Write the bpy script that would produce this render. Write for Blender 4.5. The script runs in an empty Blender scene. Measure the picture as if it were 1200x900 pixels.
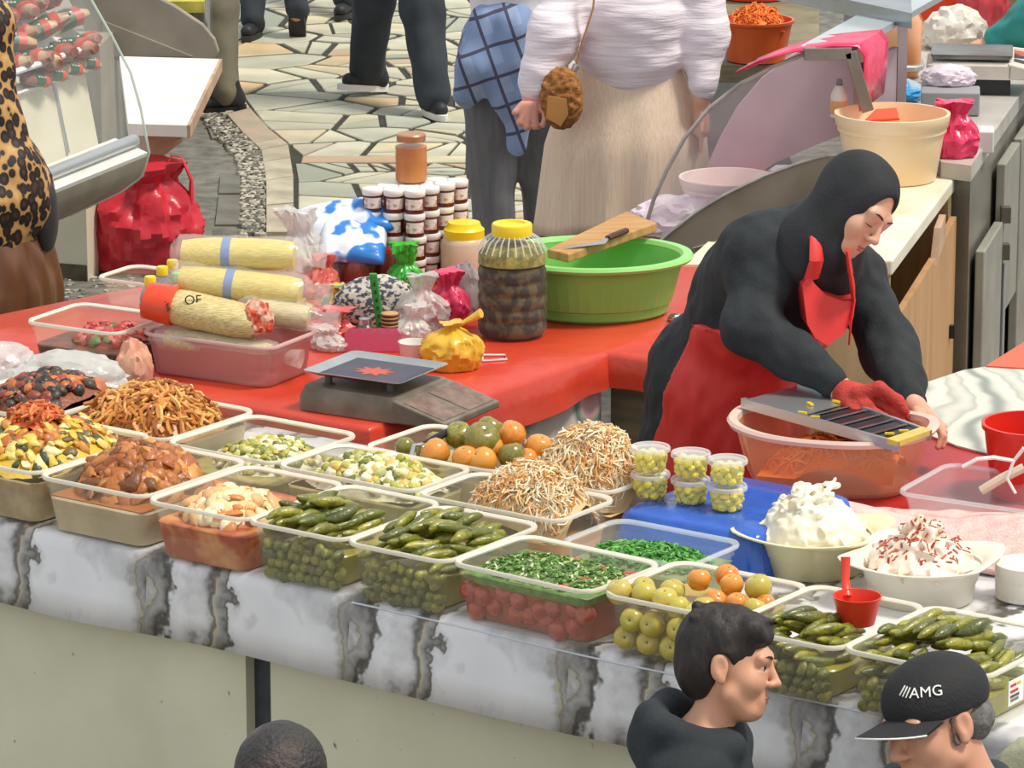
import bpy, bmesh, math, random
import numpy as np
from mathutils import Vector, Matrix, noise
random.seed(7); RNG = np.random.default_rng(7)
SC = bpy.context.scene
COL = SC.collection

# ------------------------------------------------------------------ camera, sky, sun, exposure
FPX = 5000.0; PITCH = math.radians(14); CH = 3.5
cam_d = bpy.data.cameras.new('camera'); cam = bpy.data.objects.new('camera', cam_d); COL.objects.link(cam)
cam_d.sensor_width = 36.0; cam_d.lens = FPX * 36.0 / 1200.0
cam.location = (0, 0, CH); cam.rotation_euler = (math.pi / 2 - PITCH, 0, 0)
cam_d.clip_end = 200
SC.camera = cam
w = bpy.data.worlds.new('sky'); SC.world = w; w.use_nodes = True
bg = w.node_tree.nodes['Background']; bg.inputs[0].default_value = (0.93, 0.96, 1.0, 1); bg.inputs[1].default_value = 0.55
sun_d = bpy.data.lights.new('sun_offscreen', 'SUN'); sun_d.energy = 2.1; sun_d.angle = math.radians(12); sun_d.color = (1.0, 0.93, 0.82)
sun = bpy.data.objects.new('sun_offscreen', sun_d); COL.objects.link(sun); sun.location = (30, 6, 60)
sun.rotation_euler = Vector((-0.50, 0.10, -1.0)).to_track_quat('-Z', 'Y').to_euler()
SC.view_settings.view_transform = 'Standard'; SC.view_settings.look = 'None'
SC.view_settings.gamma = 1.0; SC.view_settings.use_curve_mapping = False
SC.view_settings.exposure = 0.6

cpit, spit = math.cos(PITCH), math.sin(PITCH)
def ray(px, py):
    u = (px - 600) / FPX; v = -(py - 450) / FPX
    return np.array([u, cpit + v * spit, -spit + v * cpit])
def P(px, py, z):                      # point of the photograph on a level plane
    d = ray(px, py); t = (z - CH) / d[2]
    return Vector((t * d[0], t * d[1], z))
def Q(px, py, y):                      # point of the photograph at a distance y
    d = ray(px, py); t = y / d[1]
    return Vector((t * d[0], y, CH + t * d[2]))
def px_scale(p):
    return FPX / (p[1] * cpit - (p[2] - CH) * spit)
T = 0.85                               # table height
OA = P(53, 616, T)
AV = Vector((.813, -.582, 0)).normalized(); BV = Vector((.582, .813, 0)).normalized()
RZ = math.atan2(AV.y, AV.x)
def S(a, b, z=T):                      # stall frame: a along the front, b into the stall
    p = OA + AV * a + BV * b
    return Vector((p.x, p.y, z))
def FA(px, py, b):                     # a, z of a pixel on the upright plane b
    d = Vector(ray(px, py)); o = Vector((0, 0, CH)) - Vector((OA.x, OA.y, 0))
    t = (b - o.dot(BV)) / d.dot(BV); q = o + d * t
    return q.dot(AV), q.z

# ------------------------------------------------------------------ materials
def lin(c):
    if isinstance(c, str):
        c = c.lstrip('#'); c = [int(c[i:i + 2], 16) / 255 for i in (0, 2, 4)]
    return tuple((x / 12.92 if x <= .04045 else ((x + .055) / 1.055) ** 2.4) for x in c[:3])
MATS = {}
def mat(name, c, rough=.5, c2=None, scale=8, detail=4, bump=0, bscale=40, metal=0, alpha=1, trans=0, emit=0, rnd=None,
        spec=.5, coat=0, sss=0, ramp=(.35, .65), vcol=False, stretch=None):
    if name in MATS: return MATS[name]
    m = bpy.data.materials.new(name); MATS[name] = m; m.use_nodes = True
    nt = m.node_tree; N = nt.nodes; L = nt.links; b = N['Principled BSDF']
    b.inputs['Base Color'].default_value = (*lin(c), 1)
    b.inputs['Roughness'].default_value = rough; b.inputs['Metallic'].default_value = metal
    b.inputs['Specular IOR Level'].default_value = spec
    b.inputs['Coat Weight'].default_value = coat; b.inputs['Coat Roughness'].default_value = .12
    b.inputs['Transmission Weight'].default_value = trans; b.inputs['Alpha'].default_value = alpha
    if sss:
        b.inputs['Subsurface Weight'].default_value = sss; b.inputs['Subsurface Radius'].default_value = (.02, .008, .004)
        b.inputs['Subsurface Scale'].default_value = .5
    tc = N.new('ShaderNodeTexCoord'); vec = tc.outputs['Object']
    if stretch:
        mp = N.new('ShaderNodeMapping'); mp.inputs['Scale'].default_value = stretch; L.new(vec, mp.inputs['Vector']); vec = mp.outputs[0]
    cur = None
    if vcol:
        a = N.new('ShaderNodeVertexColor'); a.layer_name = 'Col'; cur = a.outputs[0]
    if rnd:
        oi = N.new('ShaderNodeObjectInfo'); r = N.new('ShaderNodeValToRGB'); r.color_ramp.interpolation = 'LINEAR'
        els = r.color_ramp.elements
        while len(els) < len(rnd): els.new(.5)
        for i, cc in enumerate(rnd):
            els[i].position = i / max(1, len(rnd) - 1); els[i].color = (*lin(cc), 1)
        L.new(oi.outputs['Random'], r.inputs[0]); cur = r.outputs[0]
    if c2:
        n = N.new('ShaderNodeTexNoise'); n.inputs['Scale'].default_value = scale; n.inputs['Detail'].default_value = detail
        L.new(vec, n.inputs['Vector'])
        rp = N.new('ShaderNodeValToRGB'); rp.color_ramp.elements[0].position = ramp[0]; rp.color_ramp.elements[1].position = ramp[1]
        L.new(n.outputs[0], rp.inputs[0])
        mx = N.new('ShaderNodeMix'); mx.data_type = 'RGBA'
        L.new(rp.outputs[0], mx.inputs[0])
        if cur: L.new(cur, mx.inputs[6])
        else: mx.inputs[6].default_value = (*lin(c), 1)
        mx.inputs[7].default_value = (*lin(c2), 1); cur = mx.outputs[2]
    if cur: L.new(cur, b.inputs['Base Color'])
    if bump:
        n2 = N.new('ShaderNodeTexNoise'); n2.inputs['Scale'].default_value = bscale; n2.inputs['Detail'].default_value = 5
        L.new(vec, n2.inputs['Vector'])
        bp = N.new('ShaderNodeBump'); bp.inputs['Strength'].default_value = bump; bp.inputs['Distance'].default_value = .01
        L.new(n2.outputs[0], bp.inputs['Height']); L.new(bp.outputs[0], b.inputs['Normal'])
    if emit:
        b.inputs['Emission Color'].default_value = (*lin(c), 1); b.inputs['Emission Strength'].default_value = emit
    return m
def vmat(name, rough=.5, **k): return mat(name, '#ffffff', rough, vcol=True, **k)

# ------------------------------------------------------------------ mesh building
class MB:
    def __init__(s): s.v = []; s.f = []; s.c = []; s.n = 0
    def add(s, v, f, c=None):
        v = [tuple(x) for x in v]; o = s.n
        s.v += v; s.f += [tuple(i + o for i in q) for q in f]; s.n += len(v)
        s.c += [lin(c) if c is not None else (1, 1, 1)] * len(v)
        return s
    def box(s, c, d, rz=0, col=None, R=None):
        R = R or Matrix.Rotation(rz, 3, 'Z'); c = Vector(c)
        v = [c + R @ Vector((x * d[0] / 2, y * d[1] / 2, z * d[2] / 2)) for z in (-1, 1) for x, y in ((-1, -1), (1, -1), (1, 1), (-1, 1))]
        return s.add(v, [(3, 2, 1, 0), (4, 5, 6, 7), (0, 1, 5, 4), (1, 2, 6, 5), (2, 3, 7, 6), (3, 0, 4, 7)], col)
    def rings(s, rs, caps=(True, True), col=None, closed=False):
        n = len(rs[0]); v = [p for r in rs for p in r]; f = []; m = len(rs)
        for i in range(m if closed else m - 1):
            for k in range(n):
                a = i * n + k; b = i * n + (k + 1) % n; j = (i + 1) % m
                f.append((a, b, j * n + (k + 1) % n, j * n + k))
        if caps[0] and not closed: f.append(tuple(range(n))[::-1])
        if caps[1] and not closed: f.append(tuple((m - 1) * n + k for k in range(n)))
        return s.add(v, f, col)
    def lathe(s, prof, c=(0, 0, 0), n=24, col=None, caps=(True, True), sx=1, sy=1):
        rs = [[(c[0] + r * sx * math.cos(2 * math.pi * k / n), c[1] + r * sy * math.sin(2 * math.pi * k / n), c[2] + z) for k in range(n)] for r, z in prof]
        return s.rings(rs, caps, col)
    def tube(s, path, r, n=8, col=None, caps=(True, True), flat=1):
        path = [Vector(p) for p in path]; m = len(path); rs = []
        rr = r if hasattr(r, '__len__') else [r] * m
        up = Vector((0, 0, 1)); t0 = (path[1] - path[0]).normalized()
        if abs(t0.dot(up)) > .9: up = Vector((1, 0, 0))
        x = t0.cross(up).normalized()
        for i in range(m):
            t = (path[min(i + 1, m - 1)] - path[max(i - 1, 0)]).normalized()
            x = (x - t * x.dot(t)).normalized(); y = t.cross(x)
            rs.append([path[i] + (x * math.cos(2 * math.pi * k / n) + y * math.sin(2 * math.pi * k / n) * flat) * rr[i] for k in range(n)])
        return s.rings(rs, caps, col)
    def prism(s, pts, z0, z1, col=None):
        n = len(pts)
        area = sum(pts[i][0] * pts[(i + 1) % n][1] - pts[(i + 1) % n][0] * pts[i][1] for i in range(n))
        if area < 0: pts = pts[::-1]
        return s.rings([[(p[0], p[1], z0) for p in pts], [(p[0], p[1], z1) for p in pts]], (True, True), col)
    def slab(s, quad, th, col=None):       # thick sheet from a planar outline
        q = [Vector(p) for p in quad]; nrm = (q[1] - q[0]).cross(q[2] - q[0]).normalized()
        return s.rings([[p - nrm * th / 2 for p in q], [p + nrm * th / 2 for p in q]], (True, True), col)
    def build(s, name, m, parent=None, loc=None, rz=0, smooth=True, sharp=40, world=False, bevel=0):
        me = bpy.data.meshes.new(name)
        v = np.array(s.v, dtype=float).reshape(-1, 3)
        if world:
            if parent is not None:
                q = parent; off = Vector((0, 0, 0))
                while q is not None: off += q.location; q = q.parent
                v = v - np.array(off)
            else:
                if loc is None:
                    loc = ((v[:, 0].min() + v[:, 0].max()) / 2, (v[:, 1].min() + v[:, 1].max()) / 2, v[:, 2].min())
                v = v - np.array(loc)
        me.from_pydata(v.tolist(), [], s.f)
        if any(c != (1, 1, 1) for c in s.c[:50000:7]) or any(c != (1, 1, 1) for c in s.c[:5]):
            at = me.color_attributes.new('Col', 'FLOAT_COLOR', 'POINT')
            at.data.foreach_set('color', np.concatenate([np.array(s.c), np.ones((len(s.c), 1))], 1).astype(np.float32).ravel())
        o = bpy.data.objects.new(name, me); COL.objects.link(o)
        fin(o, m, smooth, sharp)
        if bevel:
            md = o.modifiers.new('bevel', 'BEVEL'); md.width = bevel; md.segments = 2; md.limit_method = 'ANGLE'
        if parent is not None: o.parent = parent
        if loc is not None: o.location = loc
        if rz: o.rotation_euler.z = rz
        return o
def fin(o, m, smooth=True, sharp=40):
    me = o.data
    if m: me.materials.append(MATS[m] if isinstance(m, str) else m)
    if smooth:
        me.polygons.foreach_set('use_smooth', [True] * len(me.polygons))
        if sharp: me.set_sharp_from_angle(angle=math.radians(sharp))
    me.update()
def tag(o, label=None, cat=None, group=None, kind=None):
    if label: o['label'] = label
    if cat: o['category'] = cat
    if group: o['group'] = group
    if kind: o['kind'] = kind
    return o
def empty(name, loc, rz=0, label=None, cat=None, group=None):
    o = bpy.data.objects.new(name, None); COL.objects.link(o); o.location = loc; o.rotation_euler.z = rz; o.empty_display_size = .05
    return tag(o, label, cat, group)
def clone(o, loc=None, rot=None, scale=None, parent=None, label=None, group=None):
    c = o.copy(); COL.objects.link(c)
    if parent is not None: c.parent = parent
    if loc is not None: c.location = loc
    if rot is not None: c.rotation_euler = rot
    if scale is not None: c.scale = (scale,) * 3 if not hasattr(scale, '__len__') else scale
    if label: c['label'] = label
    if group: c['group'] = group
    for ch in list(o.children):
        k = clone(ch, parent=c)
    return c
def rrect(w, d, r, z, n=5, cx=0, cy=0):
    r = min(r, w / 2 - 1e-4, d / 2 - 1e-4); pts = []
    for (sx, sy, a0) in ((1, 1, 0), (-1, 1, 90), (-1, -1, 180), (1, -1, 270)):
        for k in range(n + 1):
            a = math.radians(a0 + 90 * k / n)
            pts.append((cx + sx * (w / 2 - r) + r * math.cos(a), cy + sy * (d / 2 - r) + r * math.sin(a), z))
    return pts
def fbm(p, sc, oct=4):
    return noise.fractal(Vector(p) * sc, .6, 2.0, oct)

# ------------------------------------------------------------------ signed-distance sculpting (bodies, cloth, soft things)
class SDF:
    def __init__(s): s.p = []
    def cap(s, a, b, ra, rb=None, k=.03, col=None, op='add'):
        s.p.append(('cap', np.array(a, float), np.array(b, float), ra, ra if rb is None else rb, k, col, op)); return s
    def path(s, pts, rs, k=.03, col=None):
        for i in range(len(pts) - 1): s.cap(pts[i], pts[i + 1], rs[i], rs[i + 1], k, col)
        return s
    def ell(s, c, r, R=None, k=.03, col=None, op='add'):
        R = np.eye(3) if R is None else np.array(R)
        s.p.append(('ell', np.array(c, float), R, np.array(r, float), None, k, col, op)); return s
    def box(s, c, h, r, R=None, k=.01, col=None, op='add'):
        R = np.eye(3) if R is None else np.array(R)
        s.p.append(('box', np.array(c, float), R, np.array(h, float), r, k, col, op)); return s
    def xf(s, M, other):                  # append another SDF's primitives through matrix M (rotation + uniform scale)
        M = np.array(M); A = M[:3, :3]; t = M[:3, 3]; sc = abs(np.linalg.det(A)) ** (1 / 3); Rr = A / sc
        for q in other.p:
            if q[0] == 'cap': s.p.append(('cap', A @ q[1] + t, A @ q[2] + t, q[3] * sc, q[4] * sc, q[5] * sc, q[6], q[7]))
            elif q[0] == 'ell': s.p.append(('ell', A @ q[1] + t, Rr @ q[2], q[3] * sc, None, q[5] * sc, q[6], q[7]))
            else: s.p.append(('box', A @ q[1] + t, Rr @ q[2], q[3] * sc, q[4] * sc, q[5] * sc, q[6], q[7]))
        return s
    @staticmethod
    def bounds(q):
        if q[0] == 'cap':
            return np.minimum(q[1] - q[3], q[2] - q[4]), np.maximum(q[1] + q[3], q[2] + q[4])
        e = np.abs(q[2]) @ (q[3] + (q[4] or 0)); return q[1] - e, q[1] + e
    @staticmethod
    def dist(q, X):
        if q[0] == 'cap':
            a, b = q[1], q[2]; ba = b - a; l2 = max(1e-9, ba @ ba)
            h = np.clip(((X - a) @ ba) / l2, 0, 1)
            return np.linalg.norm(X - a - h[..., None] * ba, axis=-1) - (q[3] + (q[4] - q[3]) * h)
        if q[0] == 'ell':
            Y = (X - q[1]) @ q[2]; k0 = np.linalg.norm(Y / q[3], axis=-1); k1 = np.linalg.norm(Y / q[3] ** 2, axis=-1)
            return k0 * (k0 - 1) / np.maximum(k1, 1e-6)
        Y = np.abs((X - q[1]) @ q[2]) - q[3]
        return np.linalg.norm(np.maximum(Y, 0), axis=-1) + np.minimum(Y.max(-1), 0) - q[4]
    def mesh(s, name, m, vox, parent=None, loc=None, disp=None, smooth=1, cut=None):
        lo = np.min([s.bounds(q)[0] for q in s.p if q[7] == 'add'], 0) - 3 * vox
        hi = np.max([s.bounds(q)[1] for q in s.p if q[7] == 'add'], 0) + 3 * vox
        n = np.ceil((hi - lo) / vox).astype(int) + 1
        G = np.full(n, .2, np.float32)
        ax = [lo[i] + vox * np.arange(n[i]) for i in range(3)]
        for q in s.p:
            a, b = s.bounds(q); pad = 3 * vox + q[5]
            i0 = np.clip(np.floor((a - pad - lo) / vox).astype(int), 0, n); i1 = np.clip(np.ceil((b + pad - lo) / vox).astype(int) + 1, 0, n)
            if (i1 <= i0).any(): continue
            X = np.stack(np.meshgrid(*[ax[i][i0[i]:i1[i]] for i in range(3)], indexing='ij'), -1)
            d = s.dist(q, X).astype(np.float32); sl = tuple(slice(i0[i], i1[i]) for i in range(3)); g = G[sl]; k = max(q[5], 1e-5)
            if q[7] == 'add':
                h = np.maximum(k - np.abs(g - d), 0) / k; G[sl] = np.minimum(g, d) - h * h * k * .25
            else:
                d = -d; h = np.maximum(k - np.abs(g - d), 0) / k; G[sl] = np.maximum(g, d) + h * h * k * .25
        if cut is not None:
            X = np.stack(np.meshgrid(*ax, indexing='ij'), -1); G = np.maximum(G, cut(X).astype(np.float32))
        neg = G < 0
        c = [neg[i:n[0] - 1 + i, j:n[1] - 1 + j, k:n[2] - 1 + k] for i in (0, 1) for j in (0, 1) for k in (0, 1)]
        tot = sum(x.astype(np.int8) for x in c); act = (tot > 0) & (tot < 8)
        idx = np.argwhere(act); vid = np.full(act.shape, -1, np.int32); vid[act] = np.arange(len(idx))
        acc = np.zeros((len(idx), 3)); cnt = np.zeros(len(idx))
        cor = [(i, j, k) for i in (0, 1) for j in (0, 1) for k in (0, 1)]
        gv = {q: G[idx[:, 0] + q[0], idx[:, 1] + q[1], idx[:, 2] + q[2]] for q in cor}
        for i, p in enumerate(cor):
            for q in cor[i + 1:]:
                if sum(abs(p[t] - q[t]) for t in range(3)) != 1: continue
                A, B = gv[p], gv[q]; x = (A < 0) != (B < 0); t = np.where(x, A / np.where(A == B, 1, A - B), 0)
                acc += np.where(x[:, None], np.array(p) + t[:, None] * (np.array(q) - np.array(p)), 0); cnt += x
        V = lo + vox * (idx + acc / cnt[:, None])
        F = []
        for axis in range(3):
            o = [t for t in range(3) if t != axis]
            sl0 = [slice(1, -1)] * 3; sl1 = [slice(1, -1)] * 3
            sl0[axis] = slice(0, n[axis] - 1); sl1[axis] = slice(1, n[axis])
            e0 = neg[tuple(sl0)]; e1 = neg[tuple(sl1)]
            for flip, msk in ((False, e0 & ~e1), (True, ~e0 & e1)):
                ii = np.argwhere(msk)
                if not len(ii): continue
                base = ii.copy(); base[:, o[0]] += 1; base[:, o[1]] += 1
                qs = []
                for (d0, d1) in ((-1, -1), (0, -1), (0, 0), (-1, 0)):
                    cc = base.copy(); cc[:, o[0]] += d0; cc[:, o[1]] += d1
                    qs.append(vid[cc[:, 0], cc[:, 1], cc[:, 2]])
                qs = np.stack(qs, 1); qs = qs[(qs >= 0).all(1)]
                if flip ^ (axis == 1): qs = qs[:, ::-1]
                F.append(qs)
        F = np.concatenate(F)
        for _ in range(smooth):              # Laplacian relax
            sm = np.zeros_like(V); ct = np.zeros(len(V))
            for i in range(4):
                np.add.at(sm, F[:, i], V[F[:, (i + 1) % 4]]); np.add.at(ct, F[:, i], 1)
                np.add.at(sm, F[:, (i + 1) % 4], V[F[:, i]]); np.add.at(ct, F[:, (i + 1) % 4], 1)
            V = V * .5 + .5 * sm / np.maximum(ct, 1)[:, None]
        if disp is not None:
            fn = np.cross(V[F[:, 2]] - V[F[:, 0]], V[F[:, 3]] - V[F[:, 1]]); vn = np.zeros_like(V)
            for i in range(4): np.add.at(vn, F[:, i], fn)
            vn /= np.maximum(np.linalg.norm(vn, axis=1), 1e-9)[:, None]
            V = V + vn * disp(V)[:, None]
        me = bpy.data.meshes.new(name)
        if loc is None and parent is None: loc = Vector(((V[:, 0].min() + V[:, 0].max()) / 2, (V[:, 1].min() + V[:, 1].max()) / 2, V[:, 2].min()))
        off = np.array(parent.location if parent is not None else loc)
        me.from_pydata((V - off).tolist(), [], F.tolist())
        if any(q[6] is not None for q in s.p):
            best = np.full(len(V), 1e9); cc = np.ones((len(V), 4), np.float32)
            for q in s.p:
                if q[6] is None or q[7] != 'add': continue
                d = s.dist(q, V); u = d < best; best = np.where(u, d, best); cc[u, :3] = lin(q[6])
            at = me.color_attributes.new('Col', 'FLOAT_COLOR', 'POINT'); at.data.foreach_set('color', cc.ravel())
        o = bpy.data.objects.new(name, me); COL.objects.link(o); fin(o, m, True, 0)
        if parent is not None: o.parent = parent
        else: o.location = loc
        return o
def frame(origin, fwd, up, sc=1.0):       # local x right, y forward, z up
    y = Vector(fwd).normalized(); x = y.cross(Vector(up)).normalized(); z = x.cross(y)
    M = Matrix(((x.x, y.x, z.x, origin[0]), (x.y, y.y, z.y, origin[1]), (x.z, y.z, z.z, origin[2]), (0, 0, 0, 1)))
    return M @ Matrix.Diagonal((sc, sc, sc, 1))
def wrinkle(sc=9, amp=.006, stretch=(1, 1, 1)):
    def f(V):
        return np.array([noise.noise(Vector((p[0] * sc * stretch[0], p[1] * sc * stretch[1], p[2] * sc * stretch[2]))) for p in V]) * amp
    return f

def crumple(name, size, m, seed=0, amp=.18, sc=2.2, flat=.55, sub=4, loc=(0, 0, 0), rz=0, parent=None, ridged=True, sharp=32):
    bm = bmesh.new(); bmesh.ops.create_icosphere(bm, subdivisions=sub, radius=1)
    for v in bm.verts:
        p = v.co.copy(); q = p * sc + Vector((seed * 3.7, seed * 1.3, seed * 2.1))
        n = noise.noise(q); n2 = noise.noise(q * 2.3); n3 = noise.noise(q * 5)
        d = (1 - abs(n) * 2) * .7 + (1 - abs(n2) * 2) * .4 + n3 * .25 if ridged else n + n2 * .4
        v.co = p * (1 + amp * d)
        if v.co.z < -flat: v.co.z = -flat + (v.co.z + flat) * .08
        v.co = Vector((v.co.x * size[0] / 2, v.co.y * size[1] / 2, (v.co.z + flat) * size[2] / (1 + flat)))
    me = bpy.data.meshes.new(name); bm.to_mesh(me); bm.free()
    o = bpy.data.objects.new(name, me); COL.objects.link(o); fin(o, m, True, sharp); o.location = loc; o.rotation_euler.z = rz
    if parent is not None: o.parent = parent
    return o

def knotbag(name, size, m, seed=0, folds=9, amp=.10, neck=.22, tail=.3, belly=.35, loc=(0, 0, 0), rz=0, parent=None, lean=(0, 0)):
    """plastic bag: sagging body gathered by pleats into a neck, with a flaring tail"""
    n = 72; lv = 22; b = MB(); rs = random.Random(seed); rings = []; ph = rs.uniform(0, 6)
    for j in range(lv + 1):
        t = j / lv; z = t
        if t < 1 - tail:
            u = t / (1 - tail); r = .84 + .16 * math.sin(math.pi / 2 * u / belly) if u <= belly else neck + (1 - neck) * max(0, math.cos(math.pi / 2 * (u - belly) / (1 - belly))) ** .75
        else: u = (t - (1 - tail)) / tail; r = neck + .28 * u ** .8
        pl = amp * (.5 + 1.3 * t); ring = []; ox = .10 * noise.noise(Vector((t * 3, seed, 1))) * t; oy = .10 * noise.noise(Vector((t * 3, seed, 8))) * t
        for k in range(n):
            a = 2 * math.pi * k / n
            f = 1 + pl * (math.sin(folds * a + ph + 2 * noise.noise(Vector((a, t * 2, seed)))) * .6 + (1 - 3 * abs(noise.noise(Vector((math.cos(a) * 2.2, math.sin(a) * 2.2, t * 3 + seed * 7))))) * 1.1)
            f += amp * 1.0 * (.5 - 2 * abs(noise.noise(Vector((math.cos(a) * 4, math.sin(a) * 4, t * 7 + seed)))))
            ring.append((size[0] / 2 * (r * f * math.cos(a) + ox) + lean[0] * t * t, size[1] / 2 * (r * f * math.sin(a) + oy) + lean[1] * t * t, size[2] * (t + .03 * math.sin(3 * a + ph) * t)))
        rings.append(ring)
    b.rings(rings, (True, True)); o = b.build(name, m, parent, loc=loc, sharp=30); o.rotation_euler.z = rz; return o

# ================================================================== SETTING
mat('asphalt', '#5a5a52', .85, '#7d7a70', scale=14, detail=8, bump=.4, bscale=120)
mat('mortar', '#2c2d27', .9, '#3e3f37', scale=30)
mat('front_ground', '#8a8678', .9, '#6f6c60', scale=4)
fl = MB(); fl.prism([(-9, 9.2), (9, 9.2), (9, 45), (-9, 45)], -.5, -.012)
floor = tag(fl.build('floor', 'asphalt', world=True, smooth=False, loc=(0, 20, 0)), 'dark worn ground of the market aisle behind the stalls', kind='structure')
ff = MB(); ff.prism([(-9, -3), (9, -3), (9, 9.2), (-9, 9.2)], -.6, -.45)
tag(ff.build('floor_front', 'front_ground', world=True, smooth=False, loc=(0, 5, -.6)), 'grey ground in front of the stall', kind='structure')
# crazy paving: each flagstone is a piece of its own
mat('flagstone', '#b7b59c', .55, '#8f917d', scale=3, bump=.15, bscale=30, ramp=(.3, .9),
    rnd=['#b9bba4', '#dcd4b8', '#9aa292', '#c8c8b0', '#e2d4a8', '#aeb29c', '#c89c78', '#bcbfae', '#e4dcc0', '#929a8a', '#d2cdb4', '#d4b078'])
def clip(poly, p, nrm):
    out = []; m = len(poly)
    for i in range(m):
        a, b = poly[i], poly[(i + 1) % m]; da = (a - p).dot(nrm); db = (b - p).dot(nrm)
        if da <= 0: out.append(a)
        if (da < 0) != (db < 0): out.append(a + (b - a) * (da / (da - db)))
    return out
kerb_px = [(272, 100), (305, 145), (338, 172), (344, 210), (344, 275)]
kerb = [P(x, y, 0).to_2d() for x, y in kerb_px]
def right_of_kerb(q):
    for i in range(len(kerb) - 1):
        a, b = kerb[i], kerb[i + 1]
        if b.y <= q.y <= a.y:
            return q.x > a.x + (b.x - a.x) * (q.y - a.y) / (b.y - a.y) + .01
    return q.x > -1.36 if q.y > kerb[0].y else q.x > kerb[-1].x
band_y0 = P(480, 191, 0).y; band_y1 = P(480, 183, 0).y
seeds = []; rs = random.Random(3)
y = 15.2
row = 0
while y < 23.6:
    cell = .185 + (y - 15) * .014
    x = -1.75 + (row % 2) * cell / 2
    while x < .55:
        q = Vector((x + rs.uniform(-.45, .45) * cell, y + rs.uniform(-.45, .45) * cell * 1.5)); vx = 600 + FPX * q.x / (q.y * cpit + CH * spit)
        if not (268 < vx < 580 or 600 < vx < 655): x += cell * 1.1; continue
        if not (band_y0 - .03 < q.y < band_y1 + .03) and right_of_kerb(q - Vector((.05, 0))): seeds.append(q)
        x += cell * 1.1
    y += cell * 1.25; row += 1
stones = []
for i, q in enumerate(seeds):
    poly = [q + Vector(d) for d in ((-.3, -.4), (.3, -.4), (.3, .4), (-.3, .4))]
    for j, r in enumerate(seeds):
        if i != j and (r - q).length < .9:
            nrm = (r - q).normalized(); poly = clip(poly, (q + r) / 2 - nrm * (.010 + .0012 * (q.y - 14)), nrm)
            if len(poly) < 3: break
    if len(poly) < 3: continue
    if q.y < band_y0: poly = clip(poly, Vector((0, band_y0 - .012)), Vector((0, 1)))
    if q.y > band_y1: poly = clip(poly, Vector((0, band_y1 + .012)), Vector((0, -1)))
    for k in range(len(kerb) - 1):
        a, b = kerb[k], kerb[k + 1]
        if b.y - .1 <= q.y <= a.y + .1 and len(poly) > 2:
            d = (b - a).normalized(); nn = Vector((d.y, -d.x)); nn = nn if nn.x < 0 else -nn
            poly = clip(poly, a + Vector((.02, 0)), nn)
    if len(poly) < 3: continue
    def gap_split(pl, depth):
        c = sum(pl, Vector((0, 0))) / len(pl); ext = max((p - c).length for p in pl)
        if depth == 0 or ext < .07 or rs.random() < .18: stones.append((c, pl)); return
        an = rs.uniform(0, math.pi); nn = Vector((math.cos(an), math.sin(an))); o_ = c + nn * rs.uniform(-.25, .25) * ext
        for sg in (1, -1):
            q_ = clip(pl, o_ - nn * sg * .008, nn * sg)
            if len(q_) > 2: gap_split(q_, depth - 1)
    gap_split(poly, 1 if q.y > 18.5 else 2 if rs.random() < .35 else 1)
print('stones', len(stones))
def piece(name, poly, c, z0, z1, m, parent, inset=.004):
    b = MB(); top = [(p - c) for p in poly]
    b.rings([[(p.x, p.y, z0 - z1) for p in top], [(p.x, p.y, -.004) for p in top], [(p.x * .97, p.y * .97, 0) for p in top]], (False, True))
    o = b.build(name, m, smooth=False); o.parent = parent; o.location = (c.x - parent.location.x, c.y - parent.location.y, z1 - parent.location.z)
    return o
mortar = MB(); mortar.prism([kerb[4].to_tuple(), (1.2, kerb[4].y), (1.2, 26), (-1.9, 26), (-1.6, 20.5), kerb[0].to_tuple(), kerb[1].to_tuple(), kerb[2].to_tuple(), kerb[3].to_tuple()], -.014, -.008)
mortar.build('joint_bed', 'mortar', floor, world=True, smooth=False)
for c, poly in stones:
    piece('flagstone', poly, c, -.012, rs.uniform(-.001, .003), 'flagstone', floor)
bx = P(344, 187, 0).x + .03
for k in range(7):
    L = rs.uniform(.3, .55); ym = (band_y0 + band_y1) / 2; hw = (band_y1 - band_y0) / 2 - .006
    if bx > .35: break
    c = Vector((bx + L / 2, ym)); piece('flagstone', [c + Vector((-L / 2 + .006, -hw)), c + Vector((L / 2 - .006, -hw)), c + Vector((L / 2 - .006, hw)), c + Vector((-L / 2 + .006, hw))], c, -.012, .003, 'flagstone', floor)
    bx += L
# kerb slabs and the pebble strip beside them
mat('kerbstone', '#b9ad94', .7, '#9c9480', scale=6, bump=.2, bscale=50, rnd=['#b8ad95', '#a89a82', '#b19680', '#c0b8a2'])
inner_px = [(246, 110), (276, 150), (306, 178), (312, 215), (312, 275)]
inner = [P(x, y, 0).to_2d() for x, y in inner_px]
def lerp_chain(ch, t):
    t *= len(ch) - 1; i = min(int(t), len(ch) - 2); return ch[i].lerp(ch[i + 1], t - i)
cuts = [0, .16, .33, .43, .5, .6, .74, .87, 1]
for i in range(len(cuts) - 1):
    t0, t1 = cuts[i] + .004, cuts[i + 1] - .004
    poly = [lerp_chain(inner, t0), lerp_chain(inner, t1), lerp_chain(kerb, t1), lerp_chain(kerb, t0)]
    c = sum(poly, Vector((0, 0))) / 4; piece('kerb_slab', poly, c, -.012, .012, 'kerbstone', floor)
mat('pebbles', '#8a8678', .8, vcol=True)
pb = MB()
strip = [P(x, y, 0).to_2d() for x, y in [(222, 118), (250, 155), (276, 182), (284, 218), (282, 275)]]
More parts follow.
